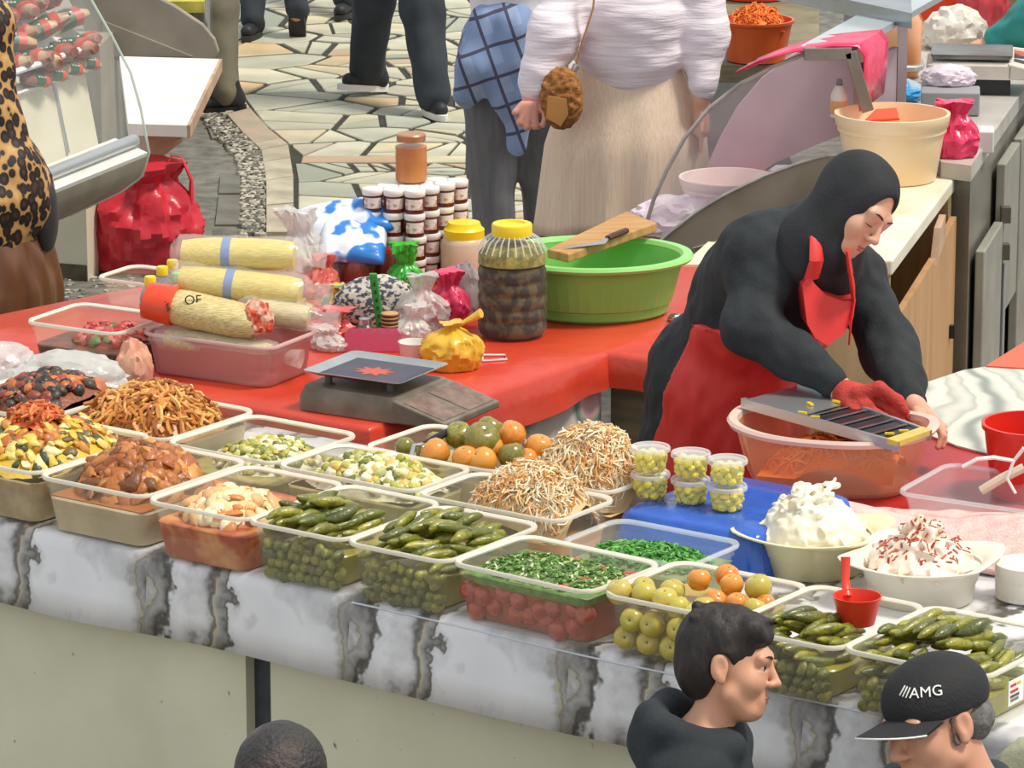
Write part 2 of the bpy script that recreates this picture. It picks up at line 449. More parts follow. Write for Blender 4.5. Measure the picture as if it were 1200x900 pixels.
for i in range(900):
    t = rs.random(); q = lerp_chain(strip, t).lerp(lerp_chain(inner, t), rs.uniform(.03, .97)); r = rs.uniform(.010, .022)
    g = rs.choice(['#8d897c', '#a39e8e', '#6c695e', '#b8b2a0', '#57554c'])
    an = rs.uniform(0, 6.3); rr = [[(q.x + r * s_ * math.cos(an + k * 1.047), q.y + 1.2 * r * s_ * math.sin(an + k * 1.047), zz) for k in range(6)] for s_, zz in ((1, -.012), (.9, .004), (.5, .009))]
    pb.rings(rr, (False, True), g)
tag(pb.build('pebble_strip', 'pebbles', floor, world=True), kind='stuff')
mat('grey_slab', '#77756a', .8, '#605f56', scale=6)
for q in [[(238, 136), (262, 136), (275, 160), (248, 161)], [(258, 205), (281, 205), (283, 225), (256, 225)], [(256, 228), (282, 228), (282, 262), (252, 262)], [(225, 262), (248, 262), (250, 290), (222, 290)]]:
    poly = [P(x, y, 0).to_2d() for x, y in q]; c = sum(poly, Vector((0, 0))) / 4; piece('ground_slab', poly, c, -.012, .0, 'grey_slab', floor)
# fallen light specks of gravel on the asphalt at the left
gv = MB()
for i in range(240):
    q = P(rs.uniform(40, 190), rs.uniform(318, 380), 0); r = rs.uniform(.006, .016)
    gv.rings([[(q.x + r * math.cos(k * 1.26 + i), q.y + r * math.sin(k * 1.26 + i), -.012 + zz) for k in range(5)] for zz in (0, .006)], (False, True), rs.choice(['#a7a294', '#8b8778', '#c2bcab']))
tag(gv.build('gravel', 'pebbles', floor, world=True), kind='stuff')

# ================================================================== MAIN STALL TABLE
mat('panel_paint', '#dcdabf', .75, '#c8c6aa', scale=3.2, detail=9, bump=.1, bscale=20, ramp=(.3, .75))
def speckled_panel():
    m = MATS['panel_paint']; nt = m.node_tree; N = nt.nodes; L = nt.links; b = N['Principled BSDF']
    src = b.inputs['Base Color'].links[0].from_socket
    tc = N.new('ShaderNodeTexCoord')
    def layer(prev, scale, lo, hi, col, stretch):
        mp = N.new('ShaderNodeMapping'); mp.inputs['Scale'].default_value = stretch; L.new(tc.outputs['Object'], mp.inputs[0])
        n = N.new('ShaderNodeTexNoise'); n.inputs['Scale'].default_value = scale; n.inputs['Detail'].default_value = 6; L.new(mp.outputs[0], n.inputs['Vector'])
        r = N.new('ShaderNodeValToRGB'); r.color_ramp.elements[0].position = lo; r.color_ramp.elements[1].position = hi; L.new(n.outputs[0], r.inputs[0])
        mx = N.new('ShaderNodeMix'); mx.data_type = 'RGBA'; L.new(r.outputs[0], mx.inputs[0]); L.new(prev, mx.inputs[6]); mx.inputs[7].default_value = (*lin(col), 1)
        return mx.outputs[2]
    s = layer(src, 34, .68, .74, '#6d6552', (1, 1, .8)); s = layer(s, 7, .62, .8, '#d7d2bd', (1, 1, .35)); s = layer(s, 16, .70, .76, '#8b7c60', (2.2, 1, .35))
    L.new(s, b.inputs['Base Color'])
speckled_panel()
mat('dark_post', '#2c3036', .5, '#3a3f46', scale=20)
mat('plywood', '#b89a6c', .6, '#a07f52', scale=5, stretch=(1, 8, 8))
tab = empty('market_table', S(.7, .5, -.45), RZ, 'long pickle stall table with pale green painted front panels and dark post', 'table')
def loc_ab(a, b, z): return (a - .7, b - .5, z + .45)
def abox(m, a0, a1, b0, b1, z0, z1, col=None):
    c = loc_ab((a0 + a1) / 2, (b0 + b1) / 2, (z0 + z1) / 2); return m.box(c, (a1 - a0, b1 - b0, z1 - z0), 0, col)
MB.abox = abox
A0, A1 = -1.3, 3.1
MB().abox(A0, A1, -.02, .97, T - .03, T - .004).build('tabletop', 'plywood', tab, smooth=False)
pa0 = FA(288, 790, 0)[0]; pa1 = FA(317, 795, 0)[0]
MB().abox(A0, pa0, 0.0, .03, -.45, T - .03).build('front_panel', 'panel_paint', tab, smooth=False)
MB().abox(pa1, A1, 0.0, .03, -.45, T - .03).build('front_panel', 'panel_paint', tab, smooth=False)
MB().abox(pa0 - .01, pa1 + .01, .03, .09, -.45, T - .03).build('post', 'dark_post', tab, smooth=False)
for a in (A0 + .05, A1 - .05):
    MB().abox(a - .03, a + .03, .88, .94, -.45, T - .03).build('leg', 'dark_post', tab, smooth=False)

# marble printed oilcloth
mm = bpy.data.materials.new('marble_oilcloth'); MATS['marble_oilcloth'] = mm; mm.use_nodes = True
def marble_print(mm, period, phase):
    nt = mm.node_tree; N = nt.nodes; L = nt.links; b = N['Principled BSDF']; b.inputs['Roughness'].default_value = .28
    tc = N.new('ShaderNodeTexCoord'); sx = N.new('ShaderNodeSeparateXYZ'); L.new(tc.outputs['Object'], sx.inputs[0])
    def node(op, *ins):
        m = N.new('ShaderNodeMath'); m.operation = op
        for i, v in enumerate(ins):
            if isinstance(v, (int, float)): m.inputs[i].default_value = v
            else: L.new(v, m.inputs[i])
        return m.outputs[0]
    def nz(scale, detail, dist=0):
        # repeat-printed: sample the noise on the wrapped coordinate
        cv = N.new('ShaderNodeCombineXYZ'); L.new(wrap, cv.inputs[0]); L.new(sx.outputs[1], cv.inputs[1]); L.new(sx.outputs[2], cv.inputs[2])
        n = N.new('ShaderNodeTexNoise'); n.inputs['Scale'].default_value = scale; n.inputs['Detail'].default_value = detail; n.inputs['Distortion'].default_value = dist
        L.new(cv.outputs[0], n.inputs['Vector']); return n.outputs[0]
    wrap = node('FLOORED_MODULO', node('SUBTRACT', sx.outputs[0], phase), period)
    jag = node('ADD', node('MULTIPLY', node('SUBTRACT', nz(11, 3), .5), .20), node('MULTIPLY', node('SUBTRACT', nz(60, 3), .5), .03))
    slant = node('MULTIPLY', sx.outputs[2], -.10)
    u = node('FRACT', node('DIVIDE', node('ADD', node('ADD', node('SUBTRACT', sx.outputs[0], phase), jag), slant), period))
    r = N.new('ShaderNodeValToRGB'); els = r.color_ramp.elements
    stops = [(0, '#cdb984'), (.010, '#8d8a84'), (.035, '#a9a7a4'), (.075, '#8a8782'), (.098, '#4f4c48'), (.118, '#6d6a66'), (.135, '#dedee0'), (.20, '#eaeaec'), (.27, '#cfcecf'), (.315, '#6e6b66'),
             (.335, '#8a8782'), (.345, '#d2be8a'), (.355, '#b4b2b0'), (.395, '#8d8a86'), (.412, '#56534e'), (.425, '#d8d8da'), (.47, '#eaeaec'), (.62, '#e4e4e7'), (.80, '#eaeaec'), (.95, '#dcdcde'), (.99, '#b4b2b0')]
    while len(els) < len(stops): els.new(.5)
    for i, (p, c) in enumerate(stops): els[i].position = p; els[i].color = (*lin(c), 1)
    L.new(u, r.inputs[0])
    n2 = nz(7, 8, .6); rp = N.new('ShaderNodeValToRGB'); rp.color_ramp.elements[0].position = .52; rp.color_ramp.elements[1].position = .72; L.new(n2, rp.inputs[0])
    mx = N.new('ShaderNodeMix'); mx.data_type = 'RGBA'; mx.blend_type = 'MULTIPLY'; L.new(rp.outputs[0], mx.inputs[0]); L.new(r.outputs[0], mx.inputs[6]); mx.inputs[7].default_value = (.48, .47, .47, 1)
    L.new(mx.outputs[2], b.inputs['Base Color'])
marble_print(mm, .57, FA(410, 740, -.05)[0])
cl = MB(); prof = [(.975, .003), (.8, .003), (.4, .003), (.05, .003), (-.015, .003), (-.033, 0), (-.042, -.010), (-.044, -.03), (-.045, -.07), (-.046, -.12), (-.047, -.185)]
na = 130; vs = []; fs = []
for j, (b, z) in enumerate(prof):
    for i in range(na + 1):
        a = A0 + (A1 - A0) * i / na; hang = max(0, -z) / .185
        vs.append((a, b - .010 * hang * (1 + math.sin(a * 7 + 1.3 * math.sin(a * 3))) - .002 * hang, T + z + (.006 * math.sin(a * 2.3) * hang)))
for j in range(len(prof) - 1):
    for i in range(na): k = j * (na + 1) + i; fs.append((k, k + 1, k + na + 2, k + na + 1))
ck = MB(); ck.add([(v[0], v[1], v[2] - T) for v in vs], fs)
ckt = tag(ck.build('tablecloth', mm, loc=S(0, 0, T), rz=RZ), 'white and grey marble print oilcloth over the pickle table', 'tablecloth')
# shift the print so that its gold line falls where the photograph shows it
sd = ckt.modifiers.new('thick', 'SOLIDIFY'); sd.thickness = .003; sd.offset = 0
tape = MB(); ta0, ta1 = FA(413, 698, -.045)[0], FA(1010, 820, -.045)[0]
tape.tube([(a, -.046 - .001 * math.sin(a * 9), -.012 - .004 * math.sin(a * 5)) for a in np.linspace(ta0, ta1, 40)], .0022, 6)
mat('clear_hem', '#eef4fb', .2, alpha=.75)
tape.build('edge_strip', 'clear_hem', ckt)

# ================================================================== RED TABLE BEHIND
mat('red_sheet', '#d24a32', .3, '#c23622', scale=5, bump=.5, bscale=14, ramp=(.3, .75))
mat('floral', '#d9cfc4', .7)
red_px = [(-140, 398), (235, 466), (432, 502), (452, 496), (543, 471), (711, 413), (850, 432), (905, 420), (838, 308), (640, 296), (420, 292), (110, 347), (-140, 398)]
rp2 = [P(x, y, T).to_2d() for x, y in red_px[:-1]]
area = sum(rp2[i].x * rp2[(i + 1) % len(rp2)].y - rp2[(i + 1) % len(rp2)].x * rp2[i].y for i in range(len(rp2)))
if area < 0: rp2 = rp2[::-1]
def resample(poly, step):
    out = []
    for i in range(len(poly)):
        a, b = poly[i], poly[(i + 1) % len(poly)]; n = max(1, int((b - a).length / step))
        out += [a.lerp(b, k / n) for k in range(n)]
    return out
rr = resample(rp2, .05); cen = sum(rr, Vector((0, 0))) / len(rr)
rtab = empty('side_table', (cen.x, cen.y, 0), 0, 'wooden table under the red plastic sheet behind the pickle boxes', 'table')
MB().prism([(p.x, p.y) for p in [q.lerp(cen, .02) for q in rp2]], T - .035, T - .006).build('tabletop', 'plywood', rtab, world=True, smooth=False)
mat('wood_side', '#8d8368', .7, '#6f664f', scale=6, stretch=(1, 1, 6))
e0, e1 = P(540, 500, T), P(708, 452, T)
MB().slab([P(712, 413, T) + Vector((.015, .06, -.04)), P(762, 418, T) + Vector((0, .06, -.04)), P(762, 418, T) + Vector((0, .06, -.8)), P(712, 413, T) + Vector((.015, .06, -.8))], .02).build('side_panel', 'wood_side', rtab, world=True, smooth=False)
for px, py in ((450, 490), (250, 455), (120, 360), (640, 310), (830, 320), (850, 425)):
    q = P(px, py, T); q = Vector((q.x, q.y)).lerp(cen, .08); MB().box((q.x, q.y, (T - .035) / 2), (.05, .05, T - .035)).build('leg', 'wood_side', rtab, world=True, smooth=False)
rc = MB(); ring_top = [(p.x, p.y, T + .002) for p in rr]
def off(i, d):
    a, b = rr[i - 1], rr[(i + 1) % len(rr)]; t = (b - a).normalized(); return rr[i] + Vector((t.y, -t.x)) * d
dr = []
for i in range(len(rr)):
    wv = .5 + .5 * math.sin(i * .9 + math.sin(i * .37) * 2)
    dr.append((off(i, .010), T - .01, off(i, .012 + .012 * wv), T - .055, off(i, .014 + .02 * wv), T - .098 - .010 * math.sin(i * .33)))
rc.rings([[(d[4].x, d[4].y, d[5]) for d in dr], [(d[2].x, d[2].y, d[3]) for d in dr], [(d[0].x, d[0].y, d[1]) for d in dr], ring_top], (False, True))
rco = tag(rc.build('red_tablecloth', 'red_sheet', world=True, sharp=60), 'glossy red plastic sheet covering the table behind the pickle boxes', 'tablecloth')
# floral cloth hanging below the red sheet
fm = MATS['floral']; nt = fm.node_tree; N = nt.nodes; L = nt.links
tc = N.new('ShaderNodeTexCoord'); vo = N.new('ShaderNodeTexVoronoi'); vo.inputs['Scale'].default_value = 6; L.new(tc.outputs['Object'], vo.inputs[0])
r = N.new('ShaderNodeValToRGB'); els = r.color_ramp.elements
for i, (p, c) in enumerate([(0, '#c98f93'), (.32, '#e0bdb9'), (.40, '#8fa08a'), (.5, '#5d7a68'), (.6, '#d9d2c5'), (1, '#cfc6bb')]):
    if i > 1: els.new(p)
    els[i].position = p; els[i].color = (*lin(c), 1)
L.new(vo.outputs['Distance'], r.inputs[0]); L.new(r.outputs[0], N['Principled BSDF'].inputs['Base Color'])
fc = MB(); f0, f1 = P(545, 470, T), P(705, 415, T); nn = Vector((f1.y - f0.y, -(f1.x - f0.x), 0)).normalized()
vs = []; fs = []
for j in range(9):
    for i in range(31):
        p = f0.lerp(f1, i / 30) + nn * (-.006 + .004 * math.sin(i * 1.1)); vs.append((p.x, p.y, T - .04 - j * .055))
for j in range(8):
    for i in range(30): k = j * 31 + i; fs.append((k, k + 1, k + 32, k + 31))
fc.add(vs, fs); fo = fc.build('floral_cloth', 'floral', world=True); fo.modifiers.new('t', 'SOLIDIFY').thickness = .002
tag(fo, 'faded pink and green flower print cloth hanging below the red sheet', 'cloth')

# preparation table to the right with red cover and marble sheet
prep = empty('preparation_table', S(2.0, 1.85, 0), RZ, 'red covered preparation table carrying the grating basin and marble sheet', 'table')
def pbox(m, a0, a1, b0, b1, z0, z1): return m.box(((a0 + a1) / 2 - 2.0, (b0 + b1) / 2 - 1.85, (z0 + z1) / 2), (a1 - a0, b1 - b0, z1 - z0))
mat('red_paint', '#b81f1c', .4, '#98201c', scale=6)
pbox(MB(), 1.0, 3.1, .98, 2.75, T - .05, T - .002).build('tabletop', 'red_paint', prep, smooth=False, bevel=.004)
for a in (1.05, 3.05):
    for b in (1.03, 2.7): pbox(MB(), a - .03, a + .03, b - .03, b + .03, -.012, T - .05).build('leg', 'red_paint', prep, smooth=False)
m2 = bpy.data.materials.new('marble_sheet'); MATS['marble_sheet'] = m2; m2.use_nodes = True
nt = m2.node_tree; N = nt.nodes; L = nt.links; b_ = N['Principled BSDF']; b_.inputs['Roughness'].default_value = .35
tc = N.new('ShaderNodeTexCoord'); wv = N.new('ShaderNodeTexWave'); wv.inputs['Scale'].default_value = 1.6; wv.inputs['Distortion'].default_value = 9; wv.inputs['Detail'].default_value = 3; wv.inputs['Detail Scale'].default_value = .9
L.new(tc.outputs['Object'], wv.inputs[0]); r = N.new('ShaderNodeValToRGB'); els = r.color_ramp.elements
for i, (p, c) in enumerate([(0, '#8f938a'), (.10, '#c3c4b6'), (.25, '#d9d7c6'), (.62, '#e2dfce'), (.8, '#b5b6a8'), (1, '#d5d3c4')]):
    if i > 1: els.new(p)
    els[i].position = p; els[i].color = (*lin(c), 1)
L.new(wv.outputs[0], r.inputs[0]); L.new(r.outputs[0], b_.inputs['Base Color'])
ms = MB(); q = [P(1000, 478, T), P(1122, 524, T), P(1260, 560, T), P(1300, 470, T), P(1205, 424, T), P(1130, 435, T)]
ms.prism([(p.x, p.y) for p in q], T - .001, T + .004)
tag(ms.build('marble_sheet', 'marble_sheet', world=True, smooth=False), 'cream sheet with grey marble veins lying on the red preparation table', 'tablecloth')

# ================================================================== FOOD BOXES
mat('tub_plastic', '#efe8cc', .3, alpha=.085, spec=.2)
mat('tub_rim', '#f3eedd', .35, alpha=.68, spec=.35)
mat('clear_plastic', '#eaf2f4', .15, alpha=.10)
mat('clear_rim', '#eef4f6', .2, alpha=.32)
mat('cream_plastic', '#efe6bb', .4, alpha=.93)
mat('ivory_plastic', '#efe9d6', .4, alpha=.93)
mat('salmon_plastic', '#ffbe8e', .35, alpha=.30)
mat('salmon_rim', '#f3d8c8', .3, alpha=.85)
def box_container(ca, cb, wa, wb, h, label, m='tub_plastic', rim='tub_rim', z=T + .004, turn=0, group='translucent food boxes', pos=None, r=.035):
    loc = Vector(pos) if pos is not None else S(ca, cb, z)
    root = empty('food_box', loc, RZ + turn, label, 'food box', group)
    t = .0025
    b = MB(); W, D = wa - .02, wb - .02
    b.rings([rrect(W - .034, D - .034, r * .8, .0), rrect(W - .024, D - .024, r, .005), rrect(W - .004, D - .004, r, h * .8), rrect(W + .002, D + .002, r, h * .82), rrect(W + .002, D + .002, r, h - .004),
             rrect(W - 2 * t, D - 2 * t, r, h - .004), rrect(W - .024 - 2 * t, D - .024 - 2 * t, r, .005 + t), rrect(W - .05, D - .05, r * .7, t + .001)], (True, True))
    b.build('body', m, root, sharp=50)
    q = MB(); q.rings([rrect(W, D, r, h - .006), rrect(wa, wb, r + .008, h - .006), rrect(wa + .002, wb + .002, r + .008, h - .001), rrect(wa - .003, wb - .003, r + .006, h + .003), rrect(W + .004, D + .004, r, h + .002), rrect(W - .003, D - .003, r, h - .002)], (False, False), closed=True)
    q.build('rim', rim, root, sharp=50)
    return root
def fill_block(name, root, wa, wb, h, z0, m, label, cat, kind='stuff', taper=.024, bumpy=.0, seed=0):
    b = MB(); W, D = wa - .02 - .034, wb - .02 - .034; g = taper * (h - z0) / .13 + .008
    n = 14; b.rings([rrect(W - .004, D - .004, .026, z0), rrect(W + g * .6, D + g * .6, .03, z0 + (h - z0) * .6), rrect(W + g, D + g, .033, h - .003), rrect(W + g - .006, D + g - .006, .031, h)], (True, True))
    o = b.build(name, m, loc=root.location, rz=root.rotation_euler.z)
    return tag(o, label, cat, kind=kind)
def heap_fn(rx, ry, H, z0, p=.8, cx=0, cy=0, rough=.012, sc=22, seed=0):
    def f(x, y):
        q = 1 - abs((x - cx) / rx) ** 2.2 - abs((y - cy) / ry) ** 2.2
        if q <= 0: return z0
        return z0 + H * q ** p + rough * noise.noise(Vector((x * sc + seed * 5, y * sc, seed))) * min(1, q * 3)
    f.rx, f.ry, f.cx, f.cy = rx, ry, cx, cy
    return f
def heap(name, root, fn, W, D, m, label, cat, colors, kind, n, size, seed=0, base_col=None, lift=.003, flat=.4, rows=24):
    rs = random.Random(seed); b = MB(); vs = []; fs = []; N = rows
    for j in range(N + 1):
        for i in range(N + 1):
            x = -W / 2 + W * i / N; y = -D / 2 + D * j / N; vs.append((x, y, fn(x, y)))
    for j in range(N):
        for i in range(N): k = j * (N + 1) + i; fs.append((k, k + 1, k + N + 2, k + N + 1))
    b.add(vs, fs, base_col or colors[0])
    for i in range(n):
        for _ in range(30):
            x = fn.cx + rs.uniform(-1, 1) * fn.rx; y = fn.cy + rs.uniform(-1, 1) * fn.ry
            if abs(x) < W / 2 - size * .4 and abs(y) < D / 2 - size * .4 and ((x - fn.cx) / fn.rx) ** 2 + ((y - fn.cy) / fn.ry) ** 2 < 1.02: break
        z = fn(x, y) + lift + rs.uniform(-.3, .6) * size * .25; c = Vector((x, y, z)); col = rs.choice(colors)
        e = .01; gx = (fn(x + e, y) - fn(x - e, y)) / (2 * e); gy = (fn(x, y + e) - fn(x, y - e)) / (2 * e)
        nrm = Vector((-gx, -gy, 1)).normalized(); nrm = (nrm + Vector((rs.uniform(-.5, .5), rs.uniform(-.5, .5), rs.uniform(-.2, .2)))).normalized()
        t = nrm.cross(Vector((math.cos(i * 2.4), math.sin(i * 2.4), .2))).normalized(); u = nrm.cross(t)
        s = size * rs.uniform(.65, 1.35)
        if kind in ('strand', 'shred'):
            tk = 1.0 if kind == 'strand' else .52
            bend = rs.uniform(-1, 1) * s * .45; k2 = rs.uniform(-.3, .5) * s * .4
            pts = [c + t * s * (q - .5) + u * bend * math.sin(q * math.pi) + nrm * k2 * math.sin(q * math.pi * 1.5) for q in (0, .3, .65, 1)]
            b.tube(pts, [s * .07 * tk, s * .085 * tk, s * .08 * tk, s * .05 * tk], 5 if tk == 1 else 4, col)
        elif kind == 'slice':
            ph = rs.uniform(0, 6)
            rr = [[c + nrm * zz * s * .16 + (t * math.cos(a + ph) * (1 + .25 * math.sin(3 * a + ph)) + u * math.sin(a + ph) * rs.uniform(.55, .8)) * s * .5 * q for a in [k * 2 * math.pi / 7 for k in range(7)]] for zz, q in ((-1, .6), (-.3, 1), (.5, .9), (1, .45))]
            b.rings(rr, (True, True), col)
        elif kind == 'leaf':
            w = s * rs.uniform(.25, .5)
            pts = [c - t * s * .5, c + u * w * .5 + nrm * s * .12, c + t * s * .5 + nrm * s * .1, c - u * w * .5 - nrm * s * .02]
            b.add(pts + [p + nrm * .0015 for p in pts], [(3, 2, 1, 0), (4, 5, 6, 7), (0, 1, 5, 4), (1, 2, 6, 5), (2, 3, 7, 6), (3, 0, 4, 7)], col)
        elif kind == 'chunk':
            ph = rs.uniform(0, 6); a1 = rs.uniform(.7, 1.1); a2 = rs.uniform(.5, .9)
            rr = [[c + nrm * zz * s * .35 * a2 + (t * math.cos(k * 1.047 + ph) * a1 + u * math.sin(k * 1.047 + ph)) * s * .5 * q * rs.uniform(.8, 1.15) for k in range(6)] for zz, q in ((-1, .55), (-.3, 1), (.4, .95), (1, .5))]
            b.rings(rr, (True, True), col)
    o = b.build(name, m, loc=root.location, rz=root.rotation_euler.z, sharp=55)
    return tag(o, label, cat, kind='stuff')

# ---- vegetables one by one
PK = ['#75781f', '#59621f', '#9c962c', '#82851f', '#4a5222', '#b0a83a', '#6a6d1f', '#938f26']
mat('pickle_skin', '#66702a', .28, '#3e4a1c', scale=60, detail=3, ramp=(.45, .8), rnd=PK, bump=.35, bscale=130, coat=.3)
mat('tomato_skin', '#a82a1c', .22, '#b8402c', scale=9, rnd=['#a82618', '#b83424', '#9a2214', '#b43c28'], coat=.4)
mat('yellow_tomato', '#cdae3a', .25, '#b9b04a', scale=10, rnd=['#d3b03a', '#c2b548', '#dcae62', '#bfae3e', '#d8b84e'], coat=.4)
mat('orange_tomato', '#d9862c', .22, '#e09a3a', scale=9, rnd=['#dd8a2c', '#d9702a', '#e0a036', '#d87a3e'], coat=.4)
mat('olive_tomato', '#8f8434', .25, '#6f7230', scale=9, rnd=['#95903a', '#8a7a34', '#a29a44'], coat=.4)
mat('stalk', '#6a5a28', .7)
def pickle_mesh(seed):
    rs = random.Random(seed); L = .072; b = MB(); bend = rs.uniform(.002, .009)
    ts = np.linspace(0, 1, 9)
    pts = [(L * (t - .5), bend * math.sin(math.pi * t), bend * .4 * math.sin(2 * math.pi * t)) for t in ts]
    rad = [.0035, .009, .0118, .0128, .0132, .0130, .0120, .0088, .003]
    b.tube(pts, [r * rs.uniform(.95, 1.06) for r in rad], 9)
    return b
pk_protos = []
def pickle(loc, rot, sc, label, group):
    if len(pk_protos) < 5:
        o = pickle_mesh(len(pk_protos)).build('pickled_gherkin', 'pickle_skin', loc=loc); pk_protos.append(o); o.rotation_euler = rot; o.scale = sc if hasattr(sc, '__len__') else (sc,) * 3
        tag(o, label, 'pickle', group); return o
    pr = random.choice(pk_protos); return clone(pr, loc, rot, sc, label=label, group=group)
def tomato_obj(m, name='tomato', sq=.92, stalk=True):
    b = MB(); n = 14; prof = [(.001, .06), (.25, .015), (.6, .09), (.88, .3), (1, .55), (.97, .78), (.8, 1.02), (.5, 1.15), (.2, 1.14), (.001, 1.08)]
    b.lathe([(r * .5, z * .76) for r, z in prof], n=n)
    o = b.build(name, m)
    if stalk:
        s = MB(); zt = 1.09 * .76; s.lathe([(.05, zt - .01), (.04, zt + .02), (.015, zt + .03)], n=6); s.build('stalk', 'stalk', o)
    return o
def put_local(root, x, y, z):
    c, s = math.cos(root.rotation_euler.z), math.sin(root.rotation_euler.z); l = root.location
    return Vector((l.x + c * x - s * y, l.y + s * x + c * y, l.z + z))
mat('brine_green', '#a89c3c', .3, '#948c2e', scale=20)
mat('brine_pale', '#b7a45e', .2, alpha=.8)
def pickle_box(ca, cb, wa, wb, h, label, key, hump, turn=0, seed=1, front_fill=.085, brine='brine_green'):
    rs = random.Random(seed); random.seed(seed)
    root = box_container(ca, cb, wa, wb, h, label, turn=turn)
    W, D = wa - .05, wb - .05; rz = root.rotation_euler.z
    fill_block('pickle_brine', root, wa - .05, wb - .07, front_fill - .012, .006, brine, 'murky green brine around the gherkins, ' + key, 'brine')
    lab_in = 'small gherkin end pressed against the box wall, ' + key; grp = 'gherkins, ' + key
    d = .0232; cols = int(W / d); lay = int((front_fill) / d + .5)
    for k in range(lay):                  # ends seen through the front wall
        grow = .010 * k / max(1, lay)
        for i in range(cols):
            x = -W / 2 + d * (i + .5 + (.5 if k % 2 else 0)) * (W / (W + d * .3)); 
            if abs(x) > W / 2 + grow - d * .3: continue
            y = -D / 2 - grow * .8 + .018 + rs.uniform(0, .004); z = .016 + k * d * .93
            pickle(put_local(root, x, y, z), (rs.uniform(0, 6), rs.uniform(-.15, .15), rz + math.pi / 2 + rs.uniform(-.25, .25)), (.42, rs.uniform(.9, 1.06), rs.uniform(.9, 1.06)), lab_in, grp)
    z = .016 + lay * d * .93 - .002; lvl = 0; cnt = 0
    lab = 'whole green gherkin in the open heap, ' + key
    while lvl < 6:
        placed = 0; y = -D / 2 + .045
        while y < D / 2 - .03:
            x = -W / 2 + .014 + (lvl % 2) * d * .5
            while x < W / 2 - .01:
                hh = hump(x, y)
                if lvl * d * .86 + .002 < hh < (lvl + (2.1 if y < -D / 2 + .09 else 1.45)) * d * .86 + .004:
                    pickle(put_local(root, x + rs.uniform(-.003, .003), y + rs.uniform(-.008, .008), z), (rs.uniform(0, 6), rs.uniform(-.25, .35), rz + math.pi / 2 - .25 + rs.uniform(-.3, .3)), (rs.uniform(1.1, 1.35), *([rs.uniform(.82, 1.0)] * 2)), lab, grp); placed += 1
                x += d * 1.08
            y += .066
        if not placed: break
        z += d * .86; lvl += 1; cnt += placed
    return root
def dome(cx, cy, rx, ry, H):
    return lambda x, y: H * (1 - ((x - cx) / rx) ** 2 - ((y - cy) / ry) ** 2)

FB = .004
# front row -----------------------------------------------------------
vmat('shreds', .5, bump=.0); vmat('oily_food', .45, coat=.12, bump=.35, bscale=90); vmat('leafy', .45)
ORNG = ['#c9863c', '#d89a48', '#b87030', '#dca858', '#a05a26', '#d08a3e', '#e0b060']
# far left: mixed salad box
r0 = box_container(-.16, .16, .36, .42, .13, 'translucent box heaped with mixed yellow pepper and carrot salad')
fill_block('salad_fill', r0, .36, .42, .10, .006, mat('salad_fill', '#b9a27c', .5, '#9c8560', scale=30), 'packed salad inside the box of mixed salad', 'salad')
h0 = heap_fn(.17, .2, .085, .10, seed=1)
heap('mixed_salad', r0, h0, .32, .38, 'oily_food', 'heap of yellow pepper, aubergine and cucumber salad', 'salad', ['#d9b53a', '#e6cf72', '#6d5a2a', '#c98a35', '#efe0a8', '#3f4a24', '#b5642c', '#e0c24e'], 'slice', 420, .036, 3)
h0b = heap_fn(.07, .08, .045, .165, cx=.02, cy=-.02, seed=2)
heap('carrot_shreds', r0, h0b, .13, .15, 'shreds', 'tuft of shredded carrot on the mixed salad', 'carrot', ['#d4622c', '#c9753a', '#b85222', '#e08a4e'], 'strand', 200, .05, 4)
# brown aubergine meat box
r1 = box_container(.185, .13, .32, .38, .13, 'translucent box with a mound of brown stewed pieces')
heap('stewed_pieces', r1, heap_fn(.13, .14, .085, .085, cx=-.01, cy=.0, seed=3), .27, .33, 'oily_food', 'mound of brown glazed stewed pieces in a translucent box', 'stew', ['#b06a30', '#c27c3c', '#925224', '#d0924c', '#74441f', '#ba7434', '#a85f2a'], 'slice', 330, .052, 5, base_col='#a8642e')
fill_block('stew_fill', r1, .32, .38, .083, .006, mat('stew_fill', '#c6b393', .55, '#b3a080', scale=14), 'pale cloudy filling below the brown stewed pieces', 'stew')
# kimchi
r2 = box_container(.50, .11, .29, .37, .13, 'translucent box of cabbage kimchi in red brine')
fill_block('kimchi_brine', r2, .29, .37, .085, .004, mat('kimchi_brine', '#a8401f', .3, '#dc9a5c', scale=15, detail=6, ramp=(.46, .68), coat=.2), 'orange red chilli brine in the kimchi box', 'brine')
heap('kimchi', r2, heap_fn(.105, .11, .05, .082, cx=-.015, cy=-.04, seed=4), .25, .32, 'oily_food', 'pale folded kimchi cabbage leaves with chilli flecks', 'kimchi', ['#e6cf9a', '#eedcae', '#dcae72', '#c9803e', '#f0e2bc', '#e3bd82'], 'slice', 130, .046, 6, base_col='#b9602f')
# gherkins
pickle_box(.775, .11, .275, .37, .13, 'translucent box of small gherkins between kimchi box and taller gherkin heap', 'box beside the kimchi', dome(-.04, -.05, .12, .14, .066), seed=11)
pickle_box(1.05, .10, .275, .36, .13, 'translucent box heaped with gherkins beside the herb and tomato box', 'box beside the red tomatoes', dome(.0, -.02, .14, .15, .082), seed=12)
